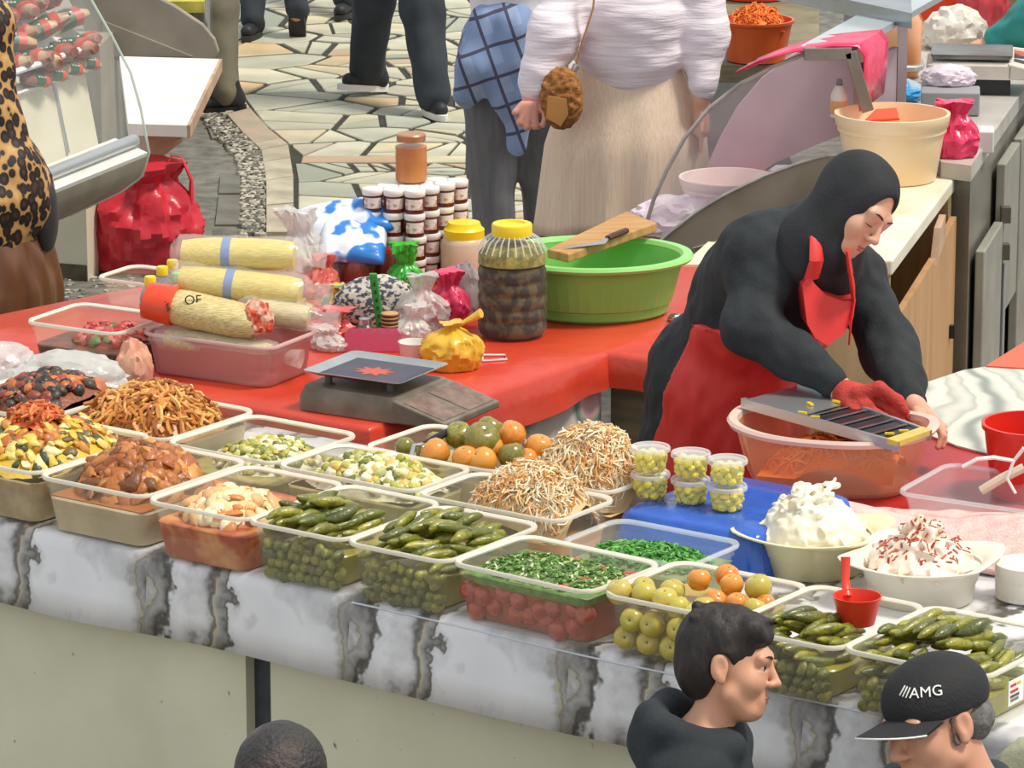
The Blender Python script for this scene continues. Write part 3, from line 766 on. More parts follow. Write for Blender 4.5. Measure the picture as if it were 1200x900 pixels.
# red tomatoes with herbs
r5 = box_container(1.375, .055, .37, .27, .13, 'translucent box of red tomatoes under a layer of chopped green herbs', turn=-.04)
fill_block('tomato_brine', r5, .34, .22, .088, .004, mat('tomato_brine', '#8d3a24', .3, '#a84a30', scale=18), 'reddish brine around the pickled red tomatoes', 'brine')
rs = random.Random(5); tp = None
for k in range(2):
    for i in range(7 + k):
        x = -.148 + (.296) * (i + (.5 if k == 0 else 0)) / 7; y = -.1 + .03 - .006 * k; d = rs.uniform(.044, .052)
        if tp is None: tp = tomato_obj('tomato_skin', 'red_tomato'); o = tp; tag(o, 'pickled red tomato behind the clear wall of the herb topped box', 'tomato', 'red tomatoes under herbs')
        else: o = clone(tp)
        o.location = put_local(r5, x, y, .006 + k * .037); o.rotation_euler = (rs.uniform(1, 2.2), rs.uniform(-.6, .6), rs.uniform(0, 6)); o.scale = (d,) * 3
        o.location = put_local(r5, x, y, .026 + k * .034)
        o.rotation_euler = (1.4 + rs.uniform(-.6, .6), rs.uniform(-.5, .5), RZ + rs.uniform(-.6, .6)); o.location += Vector((0, .01, 0))
fill_block('herb_layer', r5, .365, .265, .108, .086, mat('herb_layer', '#4f7a2c', .5, '#6f9a44', scale=60, ramp=(.35, .7), bump=.6, bscale=90), 'thick band of chopped herbs floating above the red tomatoes', 'herbs', taper=.03)
heap('chopped_herbs', r5, heap_fn(.165, .12, .008, .106, rough=.004), .33, .22, 'leafy', 'chopped dill and parsley strewn over the red tomatoes', 'herbs', ['#3f6a24', '#5c8a34', '#7fa84e', '#2f5420', '#8fb060', '#c9d0a0'], 'leaf', 900, .013, 7, base_col='#6f8a46')
for i in range(12):
    x, y = rs.uniform(-.14, .13), rs.uniform(-.09, .09); o = clone(tp, label='red tomato top poking out of the chopped herbs', group='tomato tops among herbs'); s_ = rs.uniform(.022, .034)
    o.scale = (s_, s_, s_ * .4); o.rotation_euler = (0, 0, i); o.location = put_local(r5, x, y, .105)
# yellow tomatoes
r6 = box_container(1.735, .075, .33, .30, .13, 'translucent box full of pickled yellow and orange tomatoes')
fill_block('tomato_brine', r6, .30, .25, .098, .004, mat('yellow_brine', '#b8a24a', .25, '#c9a860', scale=12, alpha=.9), 'cloudy yellow brine in the yellow tomato box', 'brine')
yt = tomato_obj('yellow_tomato', 'yellow_tomato'); tag(yt, 'yellow green tomato pressed against the front wall of its box', 'tomato', 'yellow tomatoes behind the box wall')
first = True
for k in range(2):
    for i in range(5):
        x = -.12 + .06 * i + (.015 if k else -.01); d = rs.uniform(.05, .06); o = yt if first else clone(yt); first = False
        o.scale = (d,) * 3; o.location = put_local(r6, x, -.118 - .006 * k + .024, .03 + k * .043); o.rotation_euler = (1.3, rs.uniform(-.5, .5), RZ + rs.uniform(-.5, .5))
ot = tomato_obj('orange_tomato', 'orange_tomato'); tag(ot, 'glossy orange tomato floating among the yellow tomatoes', 'tomato', 'orange tomatoes in the yellow box'); ofirst = True
for (x, y, z, d, kind) in [(-.135, -.1, .105, .056, 'y'), (-.115, -.06, .11, .05, 'y'), (-.08, -.105, .108, .055, 'y'), (-.055, -.065, .112, .052, 'y'), (-.03, -.105, .108, .056, 'y'), (.01, -.11, .098, .052, 'y'), (.05, -.08, .098, .05, 'y'), (.055, -.112, .095, .05, 'y'),
                           (.10, -.09, .098, .05, 'y'), (-.03, .02, .118, .05, 'o'), (.0, .07, .122, .052, 'o'), (.04, .045, .116, .05, 'o'), (.10, .06, .118, .058, 'y2'), (.02, -.01, .095, .05, 'o'), (.075, .0, .093, .048, 'o'), (.12, -.02, .093, .05, 'y'), (-.09, .01, .09, .05, 'y'), (.135, .03, .095, .045, 'o')]:
    if kind == 'o': o = ot if ofirst else clone(ot); ofirst = False
    else: o = clone(yt, label='large dull yellow tomato rising above the brine' if kind == 'y2' else 'yellow green tomato at the brine surface of the yellow tomato box', group='yellow tomatoes on the surface' if kind == 'y' else None)
    o.scale = (d, d, d); o.rotation_euler = (rs.uniform(-.5, .5), rs.uniform(-.5, .5), rs.uniform(0, 6)); o.location = put_local(r6, x, y, z - d * .45 + .022)
# gherkins at the right
pickle_box(2.03, .06, .275, .36, .13, 'translucent box of gherkins with a red scoop standing in it', 'box with the red scoop', dome(-.03, -.03, .12, .13, .066), seed=13, front_fill=.075)
r8 = pickle_box(2.325, .07, .33, .36, .13, 'translucent box with a price sticker and the biggest gherkin heap', 'box with the price sticker', dome(-.03, -.01, .15, .15, .10), seed=14, front_fill=.07)
# second row ------------------------------------------------------------
r10 = box_container(-.12, .52, .37, .35, .13, 'translucent box heaped with brown shredded strips')
heap('shredded_strips', r10, heap_fn(.165, .155, .085, .10, seed=6), .33, .31, 'oily_food', 'tall heap of orange brown marinated strips', 'salad', ORNG, 'strand', 620, .056, 8, base_col='#c07c38')
fill_block('strips_fill', r10, .37, .35, .10, .006, 'stew_fill', 'packed base of the marinated strips', 'salad')
r11 = box_container(.235, .495, .33, .33, .13, 'translucent box of chopped green and white vegetables nearest the red sheet edge')
CAU = ['#e4dfbe', '#b9b558', '#cfcf8a', '#8f9636', '#f0ebd2', '#a8a448', '#6f7a34', '#d9b85a']
heap('chopped_vegetables', r11, heap_fn(.125, .12, .05, .07, cx=.01, cy=.01, seed=7), .27, .27, 'oily_food', 'loose chopped green and white vegetables beside the marinated strips', 'salad', CAU, 'chunk', 330, .022, 9)
fill_block('vegetable_fill', r11, .33, .33, .072, .006, mat('veg_fill', '#b3a66a', .5, '#8f8a4a', scale=30), 'pale green base of chopped vegetables', 'salad')
r12 = box_container(.60, .445, .39, .25, .13, 'translucent box piled with cauliflower and pepper pieces behind the gherkins')
heap('cauliflower_salad', r12, heap_fn(.17, .10, .065, .085, cx=.01, seed=8), .34, .20, 'oily_food', 'pile of pale cauliflower florets with green pepper', 'salad', CAU + ['#efe6c4', '#e0d6a8'], 'chunk', 420, .025, 10)
fill_block('cauliflower_fill', r12, .39, .25, .085, .006, 'veg_fill', 'base of the cauliflower pile', 'salad')
SAU = ['#ead6ae', '#efdfba', '#dfa75e', '#f2e6cc', '#dc9248', '#e6c489', '#f0e2c2', '#e8cb96']
r13 = box_container(1.005, .43, .39, .24, .13, 'translucent box heaped with pale sauerkraut and carrot behind the gherkin heap')
heap('sauerkraut', r13, heap_fn(.16, .105, .125, .07, cx=.045, cy=.0, seed=9, rough=.02), .35, .20, 'shreds', 'heap of pale shredded cabbage and carrot behind the gherkin heap', 'sauerkraut', SAU, 'shred', 1900, .042, 11, base_col='#d8b47c')
fill_block('kraut_fill', r13, .39, .24, .07, .006, mat('kraut_fill', '#c98a4a', .4, '#b87838', scale=25), 'orange carrot juice under the sauerkraut', 'brine')
r14 = box_container(1.44, .315, .33, .235, .125, 'clear box of chopped green herbs in front of the blue plastic', m='clear_plastic', rim='clear_rim')
fill_block('herb_fill', r14, .33, .235, .085, .004, mat('herb_fill', '#8a9a5c', .3, '#6f8a44', scale=20), 'greenish brine under the chopped herbs', 'brine')
heap('chopped_greens', r14, heap_fn(.14, .095, .016, .086, cx=.0, cy=0, seed=10, rough=.006), .29, .19, 'leafy', 'bright green chopped herbs floating in the clear box', 'herbs', ['#3f8a2c', '#55a03a', '#2f6a20', '#78b858', '#468f30'], 'leaf', 900, .020, 12, base_col='#86965c')
# third row
r15 = box_container(.66, .70, .39, .27, .13, 'translucent box heaped with mixed coloured pickled tomatoes')
fill_block('tomato_brine', r15, .37, .25, .085, .006, 'yellow_brine', 'brine in the box of mixed tomatoes', 'brine')
mt = tomato_obj('olive_tomato', 'olive_tomato'); tag(mt, 'olive green tomato in the heap of mixed tomatoes', 'tomato', 'mixed tomatoes'); mf = True
tmix = [(-.15, -.06, .11, .042, 'g'), (-.125, .02, .11, .042, 'g'), (-.09, -.03, .11, .046, 'g'), (-.075, -.085, .11, .046, 'g'), (-.055, .03, .14, .058, 'g'), (-.02, -.07, .125, .062, 'o'), (-.01, .07, .145, .062, 'g'), (.03, .0, .15, .076, 'g'), (.05, .09, .145, .05, 'r'),
        (.055, -.075, .115, .055, 'r'), (.1, .08, .148, .062, 'o'), (.095, -.0, .135, .052, 'o'), (.11, -.05, .12, .06, 'o'), (.15, -.01, .12, .058, 'g'), (.155, .07, .125, .06, 'r'), (.17, .03, .11, .05, 'r')]
for (x, y, z, d, kind) in tmix:
    if kind == 'g': o = mt if mf else clone(mt); mf = False
    elif kind == 'o': o = clone(ot, label='shiny orange tomato in the heap of mixed tomatoes', group='orange tomatoes in the mixed heap')
    else: o = clone(ot, label='small red orange tomato in the heap of mixed tomatoes', group='red orange tomatoes in the mixed heap')
    o.scale = (d,) * 3; o.rotation_euler = (rs.uniform(-.7, .7), rs.uniform(-.7, .7), rs.uniform(0, 6)); d *= 1.14; o.scale = (d,) * 3; o.location = put_local(r15, x * .9 + .025, y * .95 - .01, z - d * .5 + .022)
r16 = box_container(1.00, .695, .32, .26, .13, 'translucent box under the tallest sauerkraut mound next to the small cups')
heap('sauerkraut', r16, heap_fn(.14, .12, .155, .07, cx=.02, cy=.01, seed=11, rough=.02), .30, .22, 'shreds', 'tallest mound of pale sauerkraut beside the mixed tomatoes', 'sauerkraut', SAU, 'shred', 1900, .042, 13, base_col='#dcb884')
fill_block('kraut_fill', r16, .32, .26, .07, .006, 'kraut_fill', 'orange juice under the tallest sauerkraut', 'brine')
# spoon standing among the cauliflower
sp = MB(); s0 = P(505, 515, 1.0); 
spo = empty('serving_spoon', Q(468, 530, 9.45), 0, 'black handled serving spoon leaning among the mixed tomatoes', 'spoon')
mat('black_plastic', '#1d1e20', .35); mat('steel', '#c9ccd0', .25, metal=1.0)
MB().tube([Q(497, 520, 9.45), Q(512, 513, 9.47), Q(526, 505, 9.5)], [.006, .010, .008], 8).build('handle', 'black_plastic', spo, world=True)
MB().tube([Q(497, 520, 9.45), Q(485, 522, 9.43), Q(482, 535, 9.42)], [.004, .005, .006], 6).build('shaft', 'steel', spo, world=True)
MB().tube([Q(526, 505, 9.5), Q(530, 503, 9.505)], [.006, .003], 8).build('end_cap', 'steel', spo, world=True)
# front-left back row: bean box behind salad with clear bag
r17 = box_container(-.46, .50, .34, .36, .13, 'translucent box of black olives and red pepper behind the mixed salad')
heap('olive_salad', r17, heap_fn(.16, .16, .08, .10, cx=.04, seed=12), .30, .32, 'oily_food', 'heap of black olives, carrot and red pepper', 'salad', ['#2c2a26', '#8a3a2a', '#b5602c', '#3a3430', '#c9742e', '#4a3a2c', '#1f2020', '#a0442c'], 'chunk', 330, .032, 14, base_col='#8a4a2c')
fill_block('olive_fill', r17, .34, .36, .10, .006, 'stew_fill', 'base of the olive salad', 'salad')

# red scoop
mat('red_plastic', '#e8432a', .3, '#d83820', scale=4)
sc_c = S(2.06, .13, T + .108)
sco = empty('scoop', sc_c, RZ, 'red plastic scoop with upright handle among the gherkins', 'scoop')
b = MB(); b.lathe([(.036, 0), (.048, .052), (.050, .058), (.047, .058), (.035, .004)], n=24, caps=(True, True)); b.build('bowl', 'red_plastic', sco)
b = MB(); b.tube([(-.035, .02, .045), (-.055, .045, .07), (-.062, .055, .115)], [.010, .008, .010], 8, flat=.5); b.build('handle', 'red_plastic', sco)
# price sticker on the right box
stk = MB(); stk.box((.166, -.06, .075), (.002, .06, .05)); st = stk.build('price_sticker', mat('sticker', '#eef0e6', .5), r8, smooth=False)
for k, (y, z, w_, c) in enumerate([(-.072, .09, .022, '#c23a34'), (-.05, .09, .012, '#d9b52a'), (-.068, .078, .03, '#c23a34'), (-.066, .068, .034, '#555555'), (-.066, .060, .03, '#777777')]):
    MB().box((.1675, y, z), (.001, w_, .005)).build('print_line', mat('print_' + c[1:], c, .6), st, smooth=False)

# square rimmed bowls with white cheese ---------------------------------
def square_bowl(pos, rz, w, h, m, label):
    root = empty('square_rim_bowl', pos, rz, label, 'bowl')
    b = MB(); n = 48
    def ring(r, z, sq=0, lift=0):
        out = []
        for k in range(n):
            a = 2 * math.pi * k / n; q = (abs(math.cos(a)) ** 4 + abs(math.sin(a)) ** 4) ** -.25
            rr = r * (1 + sq * (q - 1) * 1.35); out.append((rr * math.cos(a), rr * math.sin(a), z + lift * (q - 1) / .19))
        return out
    R = w / 2
    b.rings([ring(R * .70, 0), ring(R * .74, .004), ring(R * .78, h * .5), ring(R * .80, h * .52), ring(R * .86, h * .88), ring(R * .90, h * .92, .5), ring(R * 1.0, h * .97, 1, .012), ring(R * 1.005, h, 1, .013), ring(R * .985, h + .002, 1, .012), ring(R * .84, h * .94, .4), ring(R * .76, h * .52), ring(R * .69, .006)], (True, True))
    b.build('body', m, root, sharp=60); return root
vmat('soft_cheese', .45)
def cheese(root, rx, H, z0, label, cols, flecks, seed):
    sd = SDF(); rs = random.Random(seed); L_ = root.location
    for i in range(80):
        t = rs.random() ** .7; a = rs.uniform(0, 6.28); rad = rx * t; hz = z0 + H * (1 - t ** 1.5) * rs.uniform(.55, 1)
        d = Vector((math.cos(a + 1.4 + rs.uniform(-.6, .6)), math.sin(a + 1.4), rs.uniform(-.3, .5))) * rs.uniform(.015, .04)
        c = Vector((rad * math.cos(a), rad * math.sin(a), hz)) + L_; sd.cap(c - d, c + d, rs.uniform(.007, .013), rs.uniform(.003, .006), .003, rs.choice(cols)); e_ = Matrix.Rotation(rs.uniform(0, 6), 3, 'Z') @ Matrix.Rotation(rs.uniform(.4, 1.5), 3, 'X'); sd.ell(c + d * .5, (rs.uniform(.018, .032), rs.uniform(.012, .02), .0048), e_, k=.003, col=rs.choice(cols))
    sd.ell(L_ + Vector((0, 0, z0)), (rx, rx, H * .72), k=.01, col=cols[0])
    o = sd.mesh('soft_cheese', 'soft_cheese', .0035, smooth=1, disp=lambda V: wrinkle(50, .006)(V)); tag(o, label, 'cheese', kind='stuff')
    if flecks:
        from mathutils.bvhtree import BVHTree
        tree = BVHTree.FromPolygons([v.co for v in o.data.vertices], [tuple(p.vertices) for p in o.data.polygons]); fb = MB()
        for i in range(flecks):
            a = rs.uniform(0, 6.28); rad = rx * rs.random() ** .6 * .92; g = L_ - o.location; hit = tree.ray_cast(Vector((rad * math.cos(a) + g.x, rad * math.sin(a) + g.y, .6)), Vector((0, 0, -1)))
            if hit[0] is None: continue
            nrm = hit[1] if hit[1].z > 0 else -hit[1]; t = nrm.cross(Vector((math.cos(i), math.sin(i), .3))).normalized(); u = nrm.cross(t); s_ = rs.uniform(.003, .008); w_ = s_ * rs.uniform(.15, .4); c = hit[0] + nrm * .0012
            fb.rings([[c - t * s_ - u * w_ + nrm * z_, c + t * s_ - u * w_ + nrm * z_, c + t * s_ * .8 + u * w_ + nrm * z_, c - t * s_ + u * w_ + nrm * z_] for z_ in (-.001, .0008)], (True, True), rs.choice(['#b5502e', '#c0603c', '#a03c1c']))
        tag(fb.build('chilli_flakes', 'leafy', loc=o.location), 'red pepper flakes sprinkled over the white cheese', 'spice', kind='stuff')
    return o
bw1 = square_bowl(P(952, 667, T + .004), RZ + .15, .30, .09, 'cream_plastic', 'cream square rimmed bowl heaped with plain white cheese')
cheese(bw1, .112, .125, .072, 'tall folded heap of plain white strained cheese', ['#efe8d2', '#f3eddc', '#e8dfc4'], 0, 3)
bw2 = square_bowl(P(1079, 701, T + .004), RZ + .15, .30, .09, 'ivory_plastic', 'ivory square rimmed bowl of white cheese with red flakes')
cheese(bw2, .11, .09, .072, 'mound of white cheese dusted with red pepper flakes', ['#f0dcc8', '#f2e6d4', '#eccfb6'], 260, 4)
# blue plastic covered box carrying six cups
mat('blue_sheet', '#2c62c8', .25, '#285ab8', scale=8, bump=.9, bscale=12, coat=.3)
bl = MB(); n = 60; W, D, hh = .36, .40, .10
rs = random.Random(8)
def bring(w, d, z, am):
    return [(p[0] * (1 + am * noise.noise(Vector((k * .37, z * 9, 1)))), p[1] * (1 + am * noise.noise(Vector((k * .31, z * 7, 5)))), p[2] + am * .15 * noise.noise(Vector((k * .5, z * 5, 3)))) for k, p in enumerate(rrect(w, d, .03, z, 14))]
bl.rings([bring(W + .05, D + .05, 0, .05), bring(W + .03, D + .03, .03, .04), bring(W, D, hh - .008, .015), bring(W - .02, D - .02, hh, .0), bring(W * .5, D * .5, hh + .002, .0)], (True, True))
blo = tag(bl.build('blue_plastic_sheet', 'blue_sheet', loc=S(1.37, .76, T + .004), rz=RZ, sharp=70), 'crumpled shiny blue plastic wrapped over a low box', 'plastic sheet')
mat('cup_clear', '#f1f5f3', .15, alpha=.08); mat('cup_lid', '#f4f7f6', .2, alpha=.42)
mat('pepperoncini', '#ecd62e', .3, '#f2e24a', scale=30, rnd=['#ecd428', '#f2e03e', '#e0c82c'], coat=.3)
pp = None
cup_pos = [(762, 585), (809, 592), (852, 600)]
ztop = T + .004 + hh + .002
for i, (px, py) in enumerate(cup_pos):
    base = P(px, py - 3, ztop)
    for lv in range(2):
        name = ['beside the sauerkraut mound', 'between the other two pairs', 'closest to the white cheese bowl'][i]
        rt = empty('portion_cup', base + Vector((0, 0, lv * .060)), 0, ('lower' if lv == 0 else 'upper') + ' lidded clear cup of yellow peppers, pair ' + name, 'cup', 'lidded cups of yellow peppers')
        b = MB(); b.lathe([(.033, 0), (.034, .002), (.041, .05), (.0395, .05), (.032, .003)], n=24); b.build('cup', 'cup_clear', rt)
        b = MB(); b.lathe([(.0405, .046), (.0445, .047), (.045, .054), (.043, .057), (.0385, .056), (.037, .053)], n=24, caps=(False, True)); b.build('lid', 'cup_lid', rt)
        k = 0
        for zz in (.009, .021, .033):
            for a in range(8):
                an = a * .785 + zz * 40; rad = .024 + zz * .10
                loc = rt.location + Vector((rad * math.cos(an), rad * math.sin(an), zz + .002))
                if pp is None:
                    q = MB(); q.lathe([(.002, -.011), (.007, -.008), (.0092, 0), (.006, .008), (.001, .012)], n=7); pp = q.build('yellow_pepper', 'pepperoncini', loc=loc); tag(pp, 'tiny yellow pepper inside a lidded clear cup', 'pepper', 'yellow peppers in cups'); o = pp
                else: o = clone(pp, loc)
                o.rotation_euler = (random.uniform(0, 3), random.uniform(0, 3), random.uniform(0, 6)); o.scale = (random.uniform(1.0, 1.25),) * 3
        for a in range(3):
            clone(pp, rt.location + Vector((.012 * math.cos(a * 2.1), .012 * math.sin(a * 2.1), .034)), (a, a * 2, a))
# pink towel, clear tray, small tub at the right edge
mat('pink_towel', '#efcfc6', .95, '#e3b9b0', scale=30, bump=.6, bscale=160)
tw = MB(); N_ = 40; vs = []; fs = []
t0, t1, t2, t3 = P(968, 602, T), P(1000, 655, T), P(1235, 690, T), P(1215, 612, T)
for j in range(N_ + 1):
    for i in range(N_ + 1):
        u, v = i / N_, j / N_; p = t1.lerp(t2, u).lerp(t0.lerp(t3, u), v)
        z = .02 + .055 * math.sin(math.pi * min(1, v * 1.1)) ** .7 * (.6 + .4 * math.sin(u * 7 + v * 2)) + .006 * noise.noise(Vector((u * 9, v * 9, 0)))
        vs.append((p.x, p.y, T + z))
for j in range(N_):
    for i in range(N_): k = j * (N_ + 1) + i; fs.append((k, k + 1, k + N_ + 2, k + N_ + 1))
tw.add(vs, fs); two = tw.build('pink_towel', 'pink_towel', world=True); two.modifiers.new('t', 'SOLIDIFY').thickness = .012
tag(two, 'crumpled pale pink towel behind the white cheese bowls', 'towel')
box_container(0, 0, .46, .30, .07, 'empty clear plastic tray behind the pink towel', m='clear_plastic', rim='clear_rim', pos=P(1180, 618, T) + Vector((.02, .06, 0)), turn=.1, group=None)
rtub = empty('round_tub', P(1208, 715, T + .0) + Vector((0, .07, 0)), 0, 'round clear tub of white cream at the table end', 'tub')
b = MB(); b.lathe([(.062, 0), (.066, .004), (.080, .095), (.086, .10), (.087, .108), (.082, .11), (.077, .098), (.062, .006)], n=32); b.build('body', 'tub_plastic', rtub)
b = MB(); b.lathe([(.001, .085), (.04, .088), (.07, .084), (.068, .01), (.001, .01)][::-1], n=28); b.build('cream_filling', mat('cream', '#eeeae0', .5), rtub)
# green printed plastic bundle at the table end
cr = crumple('folded_sheet', (.22, .18, .3), mat('sage_sheet', '#b3b596', .5, '#8f9274', scale=9, bump=.4), 5, .12, loc=S(2.62, -.13, T - .26), sharp=60); tag(cr, 'crumpled sage green sheet hanging at the end of the table', 'sheet')

# ================================================================== THINGS ON THE RED TABLE
# ---- weighing scale
def k_frame(px, py, z, ang): return P(px, py, z), ang
mat('scale_body', '#8a8072', .5, '#6c6254', scale=12); mat('scale_dark', '#4d4a47', .5, '#5f5a55', scale=20); mat('tray_steel', '#cfd2cf', .22, '#aeb2b0', scale=5, metal=.85)
mat('tray_print', '#30354a', .4, '#4a4450', scale=6); mat('print_orange', '#c4553a', .5); mat('keypad', '#8b7466', .55, '#6f5a4e', scale=40)
scq = P(441, 475, T + .004); srz = RZ + .10
sc_ = empty('weighing_scale', scq, srz, 'grey digital scale with steel tray, dark top and keypad on red sheet', 'weighing scale')
W, D = .30, .27
b = MB(); b.rings([rrect(W, D, .02, 0), rrect(W, D, .02, .035), rrect(W - .02, D - .02, .02, .062)], (True, True)); b.build('housing', 'scale_body', sc_, sharp=30)
b = MB(); b.rings([[(W / 2 - .02, -D / 2, 0), (W / 2 + .13, -D / 2 + .0, 0), (W / 2 + .13, D / 2, 0), (W / 2 - .02, D / 2, 0)], [(W / 2 - .02, -D / 2, .058), (W / 2 + .13, -D / 2, .018), (W / 2 + .13, D / 2, .018), (W / 2 - .02, D / 2, .058)]], (True, True)); kp = b.build('control_panel', 'scale_body', sc_, smooth=False, bevel=.004)
for i in range(2):
    sl = (.018 - .058) / .15
    def kz(x): return .058 + sl * (x - (W / 2 - .02)) + .0008
    x0, x1 = W / 2 + .005, W / 2 + .12; y0, y1 = (-D / 2 + .012, -.02) if i == 0 else (0.0, D / 2 - .012)
    MB().slab([(x0, y0, kz(x0)), (x1, y0, kz(x1)), (x1, y1, kz(x1)), (x0, y1, kz(x0))], .002).build('keypad', 'keypad', sc_, smooth=False)
for sx in (-1, 1):
    for sy in (-1, 1): MB().lathe([(.02, .06), (.016, .064), (.009, .066), (.009, .088)], c=(sx * .09 - .0, sy * .08, 0), n=12).build('tray_post', 'scale_dark', sc_)
b = MB(); w1, d1 = .285, .25
b.rings([rrect(w1 - .05, d1 - .05, .012, .086), rrect(w1, d1, .02, .098), rrect(w1 + .002, d1 + .002, .02, .1), rrect(w1 - .004, d1 - .004, .02, .1), rrect(w1 - .05, d1 - .05, .012, .089)], (True, True)); tr = b.build('tray', 'tray_steel', sc_, sharp=25)
MB().box((0, 0, .0895), (w1 - .06, d1 - .06, .0012)).build('tray_print', 'tray_print', tr, smooth=False)
b = MB(); st = [(.06 * (1 if k % 2 else .55) * math.cos(k * math.pi / 9) - .0, .045 * (1 if k % 2 else .55) * math.sin(k * math.pi / 9) - .01) for k in range(18)]; b.prism(st, .0898, .0908); b.build('star_print', 'print_orange', tr, smooth=False)
b = MB(); b.tube([Q(538, 470, 10.35), P(541, 480, T + .02), P(541, 488, T + .01) + Vector((0, -.015, 0)), P(541, 505, T - .02) + Vector((0, -.04, -.02)), P(541, 505, T - .02) + Vector((0, -.04, -.25))], .003, 6); b.build('cable', 'black_plastic', sc_); 
cb_ = sc_.children[-1]; cb_.matrix_parent_inverse = (Matrix.Translation(scq) @ Matrix.Rotation(srz, 4, 'Z')).inverted()

# ---- round things by lathe
def jar(name, px, py, z, prof, m, label, cat, lid=None, lidm=None, fill=None, fillm=None, group=None, n=28, k=None):
    loc = P(px, py, z); rt = empty(name, loc, 0, label, cat, group)
    MB().lathe(prof, n=n).build('body', m, rt)
    if lid: MB().lathe(lid, n=n).build('lid', lidm, rt)
    if fill: MB().lathe(fill, n=n).build('filling', fillm, rt)
    return rt
mat('jar_glass', '#eef2ee', .1, alpha=.055, spec=.4); mat('yellow_lid', '#f2d21c', .35); mat('honey', '#b8640c', .3, '#c87a1c', scale=14, coat=.1); mat('copper_lid', '#c08a64', .35, metal=.5)
mat('olive_jar', '#262210', .5, '#5f5630', scale=34, ramp=(.45, .58), bump=.5, bscale=45, spec=.25); mat('olive_top', '#6f6a26', .5, '#a89c48', scale=40, ramp=(.4, .65), bump=.5, bscale=60, spec=.2)
# big ribbed olive jar
rib = [(.085, 0), (.092, .006)]
for i in range(5): rib += [(.095, .015 + i * .036), (.096, .034 + i * .036), (.0925, .041 + i * .036), (.0925, .045 + i * .036)]
rib += [(.096, .20), (.092, .235), (.075, .262), (.052, .275), (.052, .285)]
oj = jar('olive_jar', 600, 392, T + .004, rib, 'jar_glass', 'big ribbed clear jar of dark olives with yellow lid', 'jar',
         lid=[(.050, .272), (.054, .273), (.055, .302), (.052, .306), (.036, .307), (.034, .302), (.001, .302)], lidm='yellow_lid',
         fill=[(r * .955, z + .004) for r, z in rib if z < .20] , fillm='olive_jar')
MB().lathe([(.0915, .2), (.090, .225), (.074, .245), (.03, .252), (.001, .252)], n=28).build('top_layer', 'olive_top', oj)
for k in range(26):
    a = k * 2 * math.pi / 26; MB().tube([(.0935 * math.cos(a), .0935 * math.sin(a), .232), (.077 * math.cos(a), .077 * math.sin(a), .262), (.055 * math.cos(a), .055 * math.sin(a), .276)], .0022, 5).build('shoulder_rib', 'clear_rim', oj)
mat('pink_tub', '#e6cfb0', .3, '#dcb9a0', scale=4, alpha=.85)
jar('storage_jar', 544, 328, T + .004, [(.06, 0), (.066, .006), (.067, .11), (.058, .125), (.05, .13)], 'pink_tub', 'squat cloudy jar with yellow lid behind the olive jar', 'jar',
    lid=[(.052, .124), (.058, .125), (.058, .148), (.05, .155), (.045, .168), (.001, .168)], lidm='yellow_lid', fill=[(.055, .004), (.062, .01), (.063, .06), (.001, .06)], fillm=mat('oil', '#b7a64c', .3))
# green tub with cutting board and knife
mat('green_plastic', '#86cc68', .35, '#7ac05a', scale=3); mat('green_rim', '#92d676', .3)
tc_ = P(697, 376, T + .003) + Vector((0, .12, 0)); gt = empty('green_tub', tc_, 0, 'large ribbed bright green plastic tub on the red sheet', 'tub')
b = MB(); n = 96
def gring(r, z, rb=0): return [((r + (rb if k % 2 else 0)) * math.cos(2 * math.pi * k / n), (r + (rb if k % 2 else 0)) * .84 * math.sin(2 * math.pi * k / n), z) for k in range(n)]
b.rings([gring(.195, 0), gring(.205, .008), gring(.208, .03), gring(.212, .034, .003), gring(.238, .135, .003), gring(.240, .14), gring(.243, .155), gring(.238, .155), gring(.205, .012), gring(.19, .006)], (True, True)); b.build('body', 'green_plastic', gt, sharp=20)
b = MB(); b.rings([gring(.240, .148), gring(.268, .150), gring(.274, .158), gring(.268, .166), gring(.245, .166), gring(.237, .156)], (False, False), closed=True); b.build('rim', 'green_rim', gt)
mat('board_wood', '#c99a5e', .5, '#b07f44', scale=4, stretch=(1, 9, 1), bump=.1)
zr = tc_.z + .170
bq = [P(640, 302, zr), P(672, 308, zr), P(770, 268, zr), P(738, 258, zr)]
def tilt(p, dz): return Vector((p.x, p.y, p.z + dz))
bq = [P(641, 303, zr), P(666, 309, zr), P(770, 272, zr + .012), P(734, 258, zr + .012)]
cbd = MB(); cbd.slab([tilt(p, .014) for p in bq], .026); cb = tag(cbd.build('cutting_board', 'board_wood', world=True, smooth=False, bevel=.004), 'thick wooden cutting board laid across the green tub', 'cutting board')
kz = zr + .036
kn = empty('knife', P(690, 285, kz), 0, 'kitchen knife with dark wooden handle lying on cutting board', 'knife')
mat('knife_handle', '#5a3420', .45, '#3f2416', scale=8)
p0, p1, p2, p3 = P(660, 290, kz - .002), P(704, 284, kz), P(712, 279, kz + .002), P(734, 270, kz + .006)
sd_ = Vector((.012, -.02, 0))
MB().rings([[p0, p0 + sd_ * .1, p0 + Vector((0, 0, .001))], [p0.lerp(p1, .4) - sd_ * .3, p0.lerp(p1, .4) + sd_ * .7, p0.lerp(p1, .4) + Vector((0, 0, .002))], [p1 - sd_ * .5, p1 + sd_ * .9, p1 + Vector((0, 0, .003))], [p2 - sd_ * .4, p2 + sd_ * .4, p2 + Vector((0, 0, .004))]]).build('blade', 'steel', kn, world=True)
MB().tube([p2, p2.lerp(p3, .4), p3], [.009, .011, .010], 8, flat=.8).build('handle', 'knife_handle', kn, world=True)
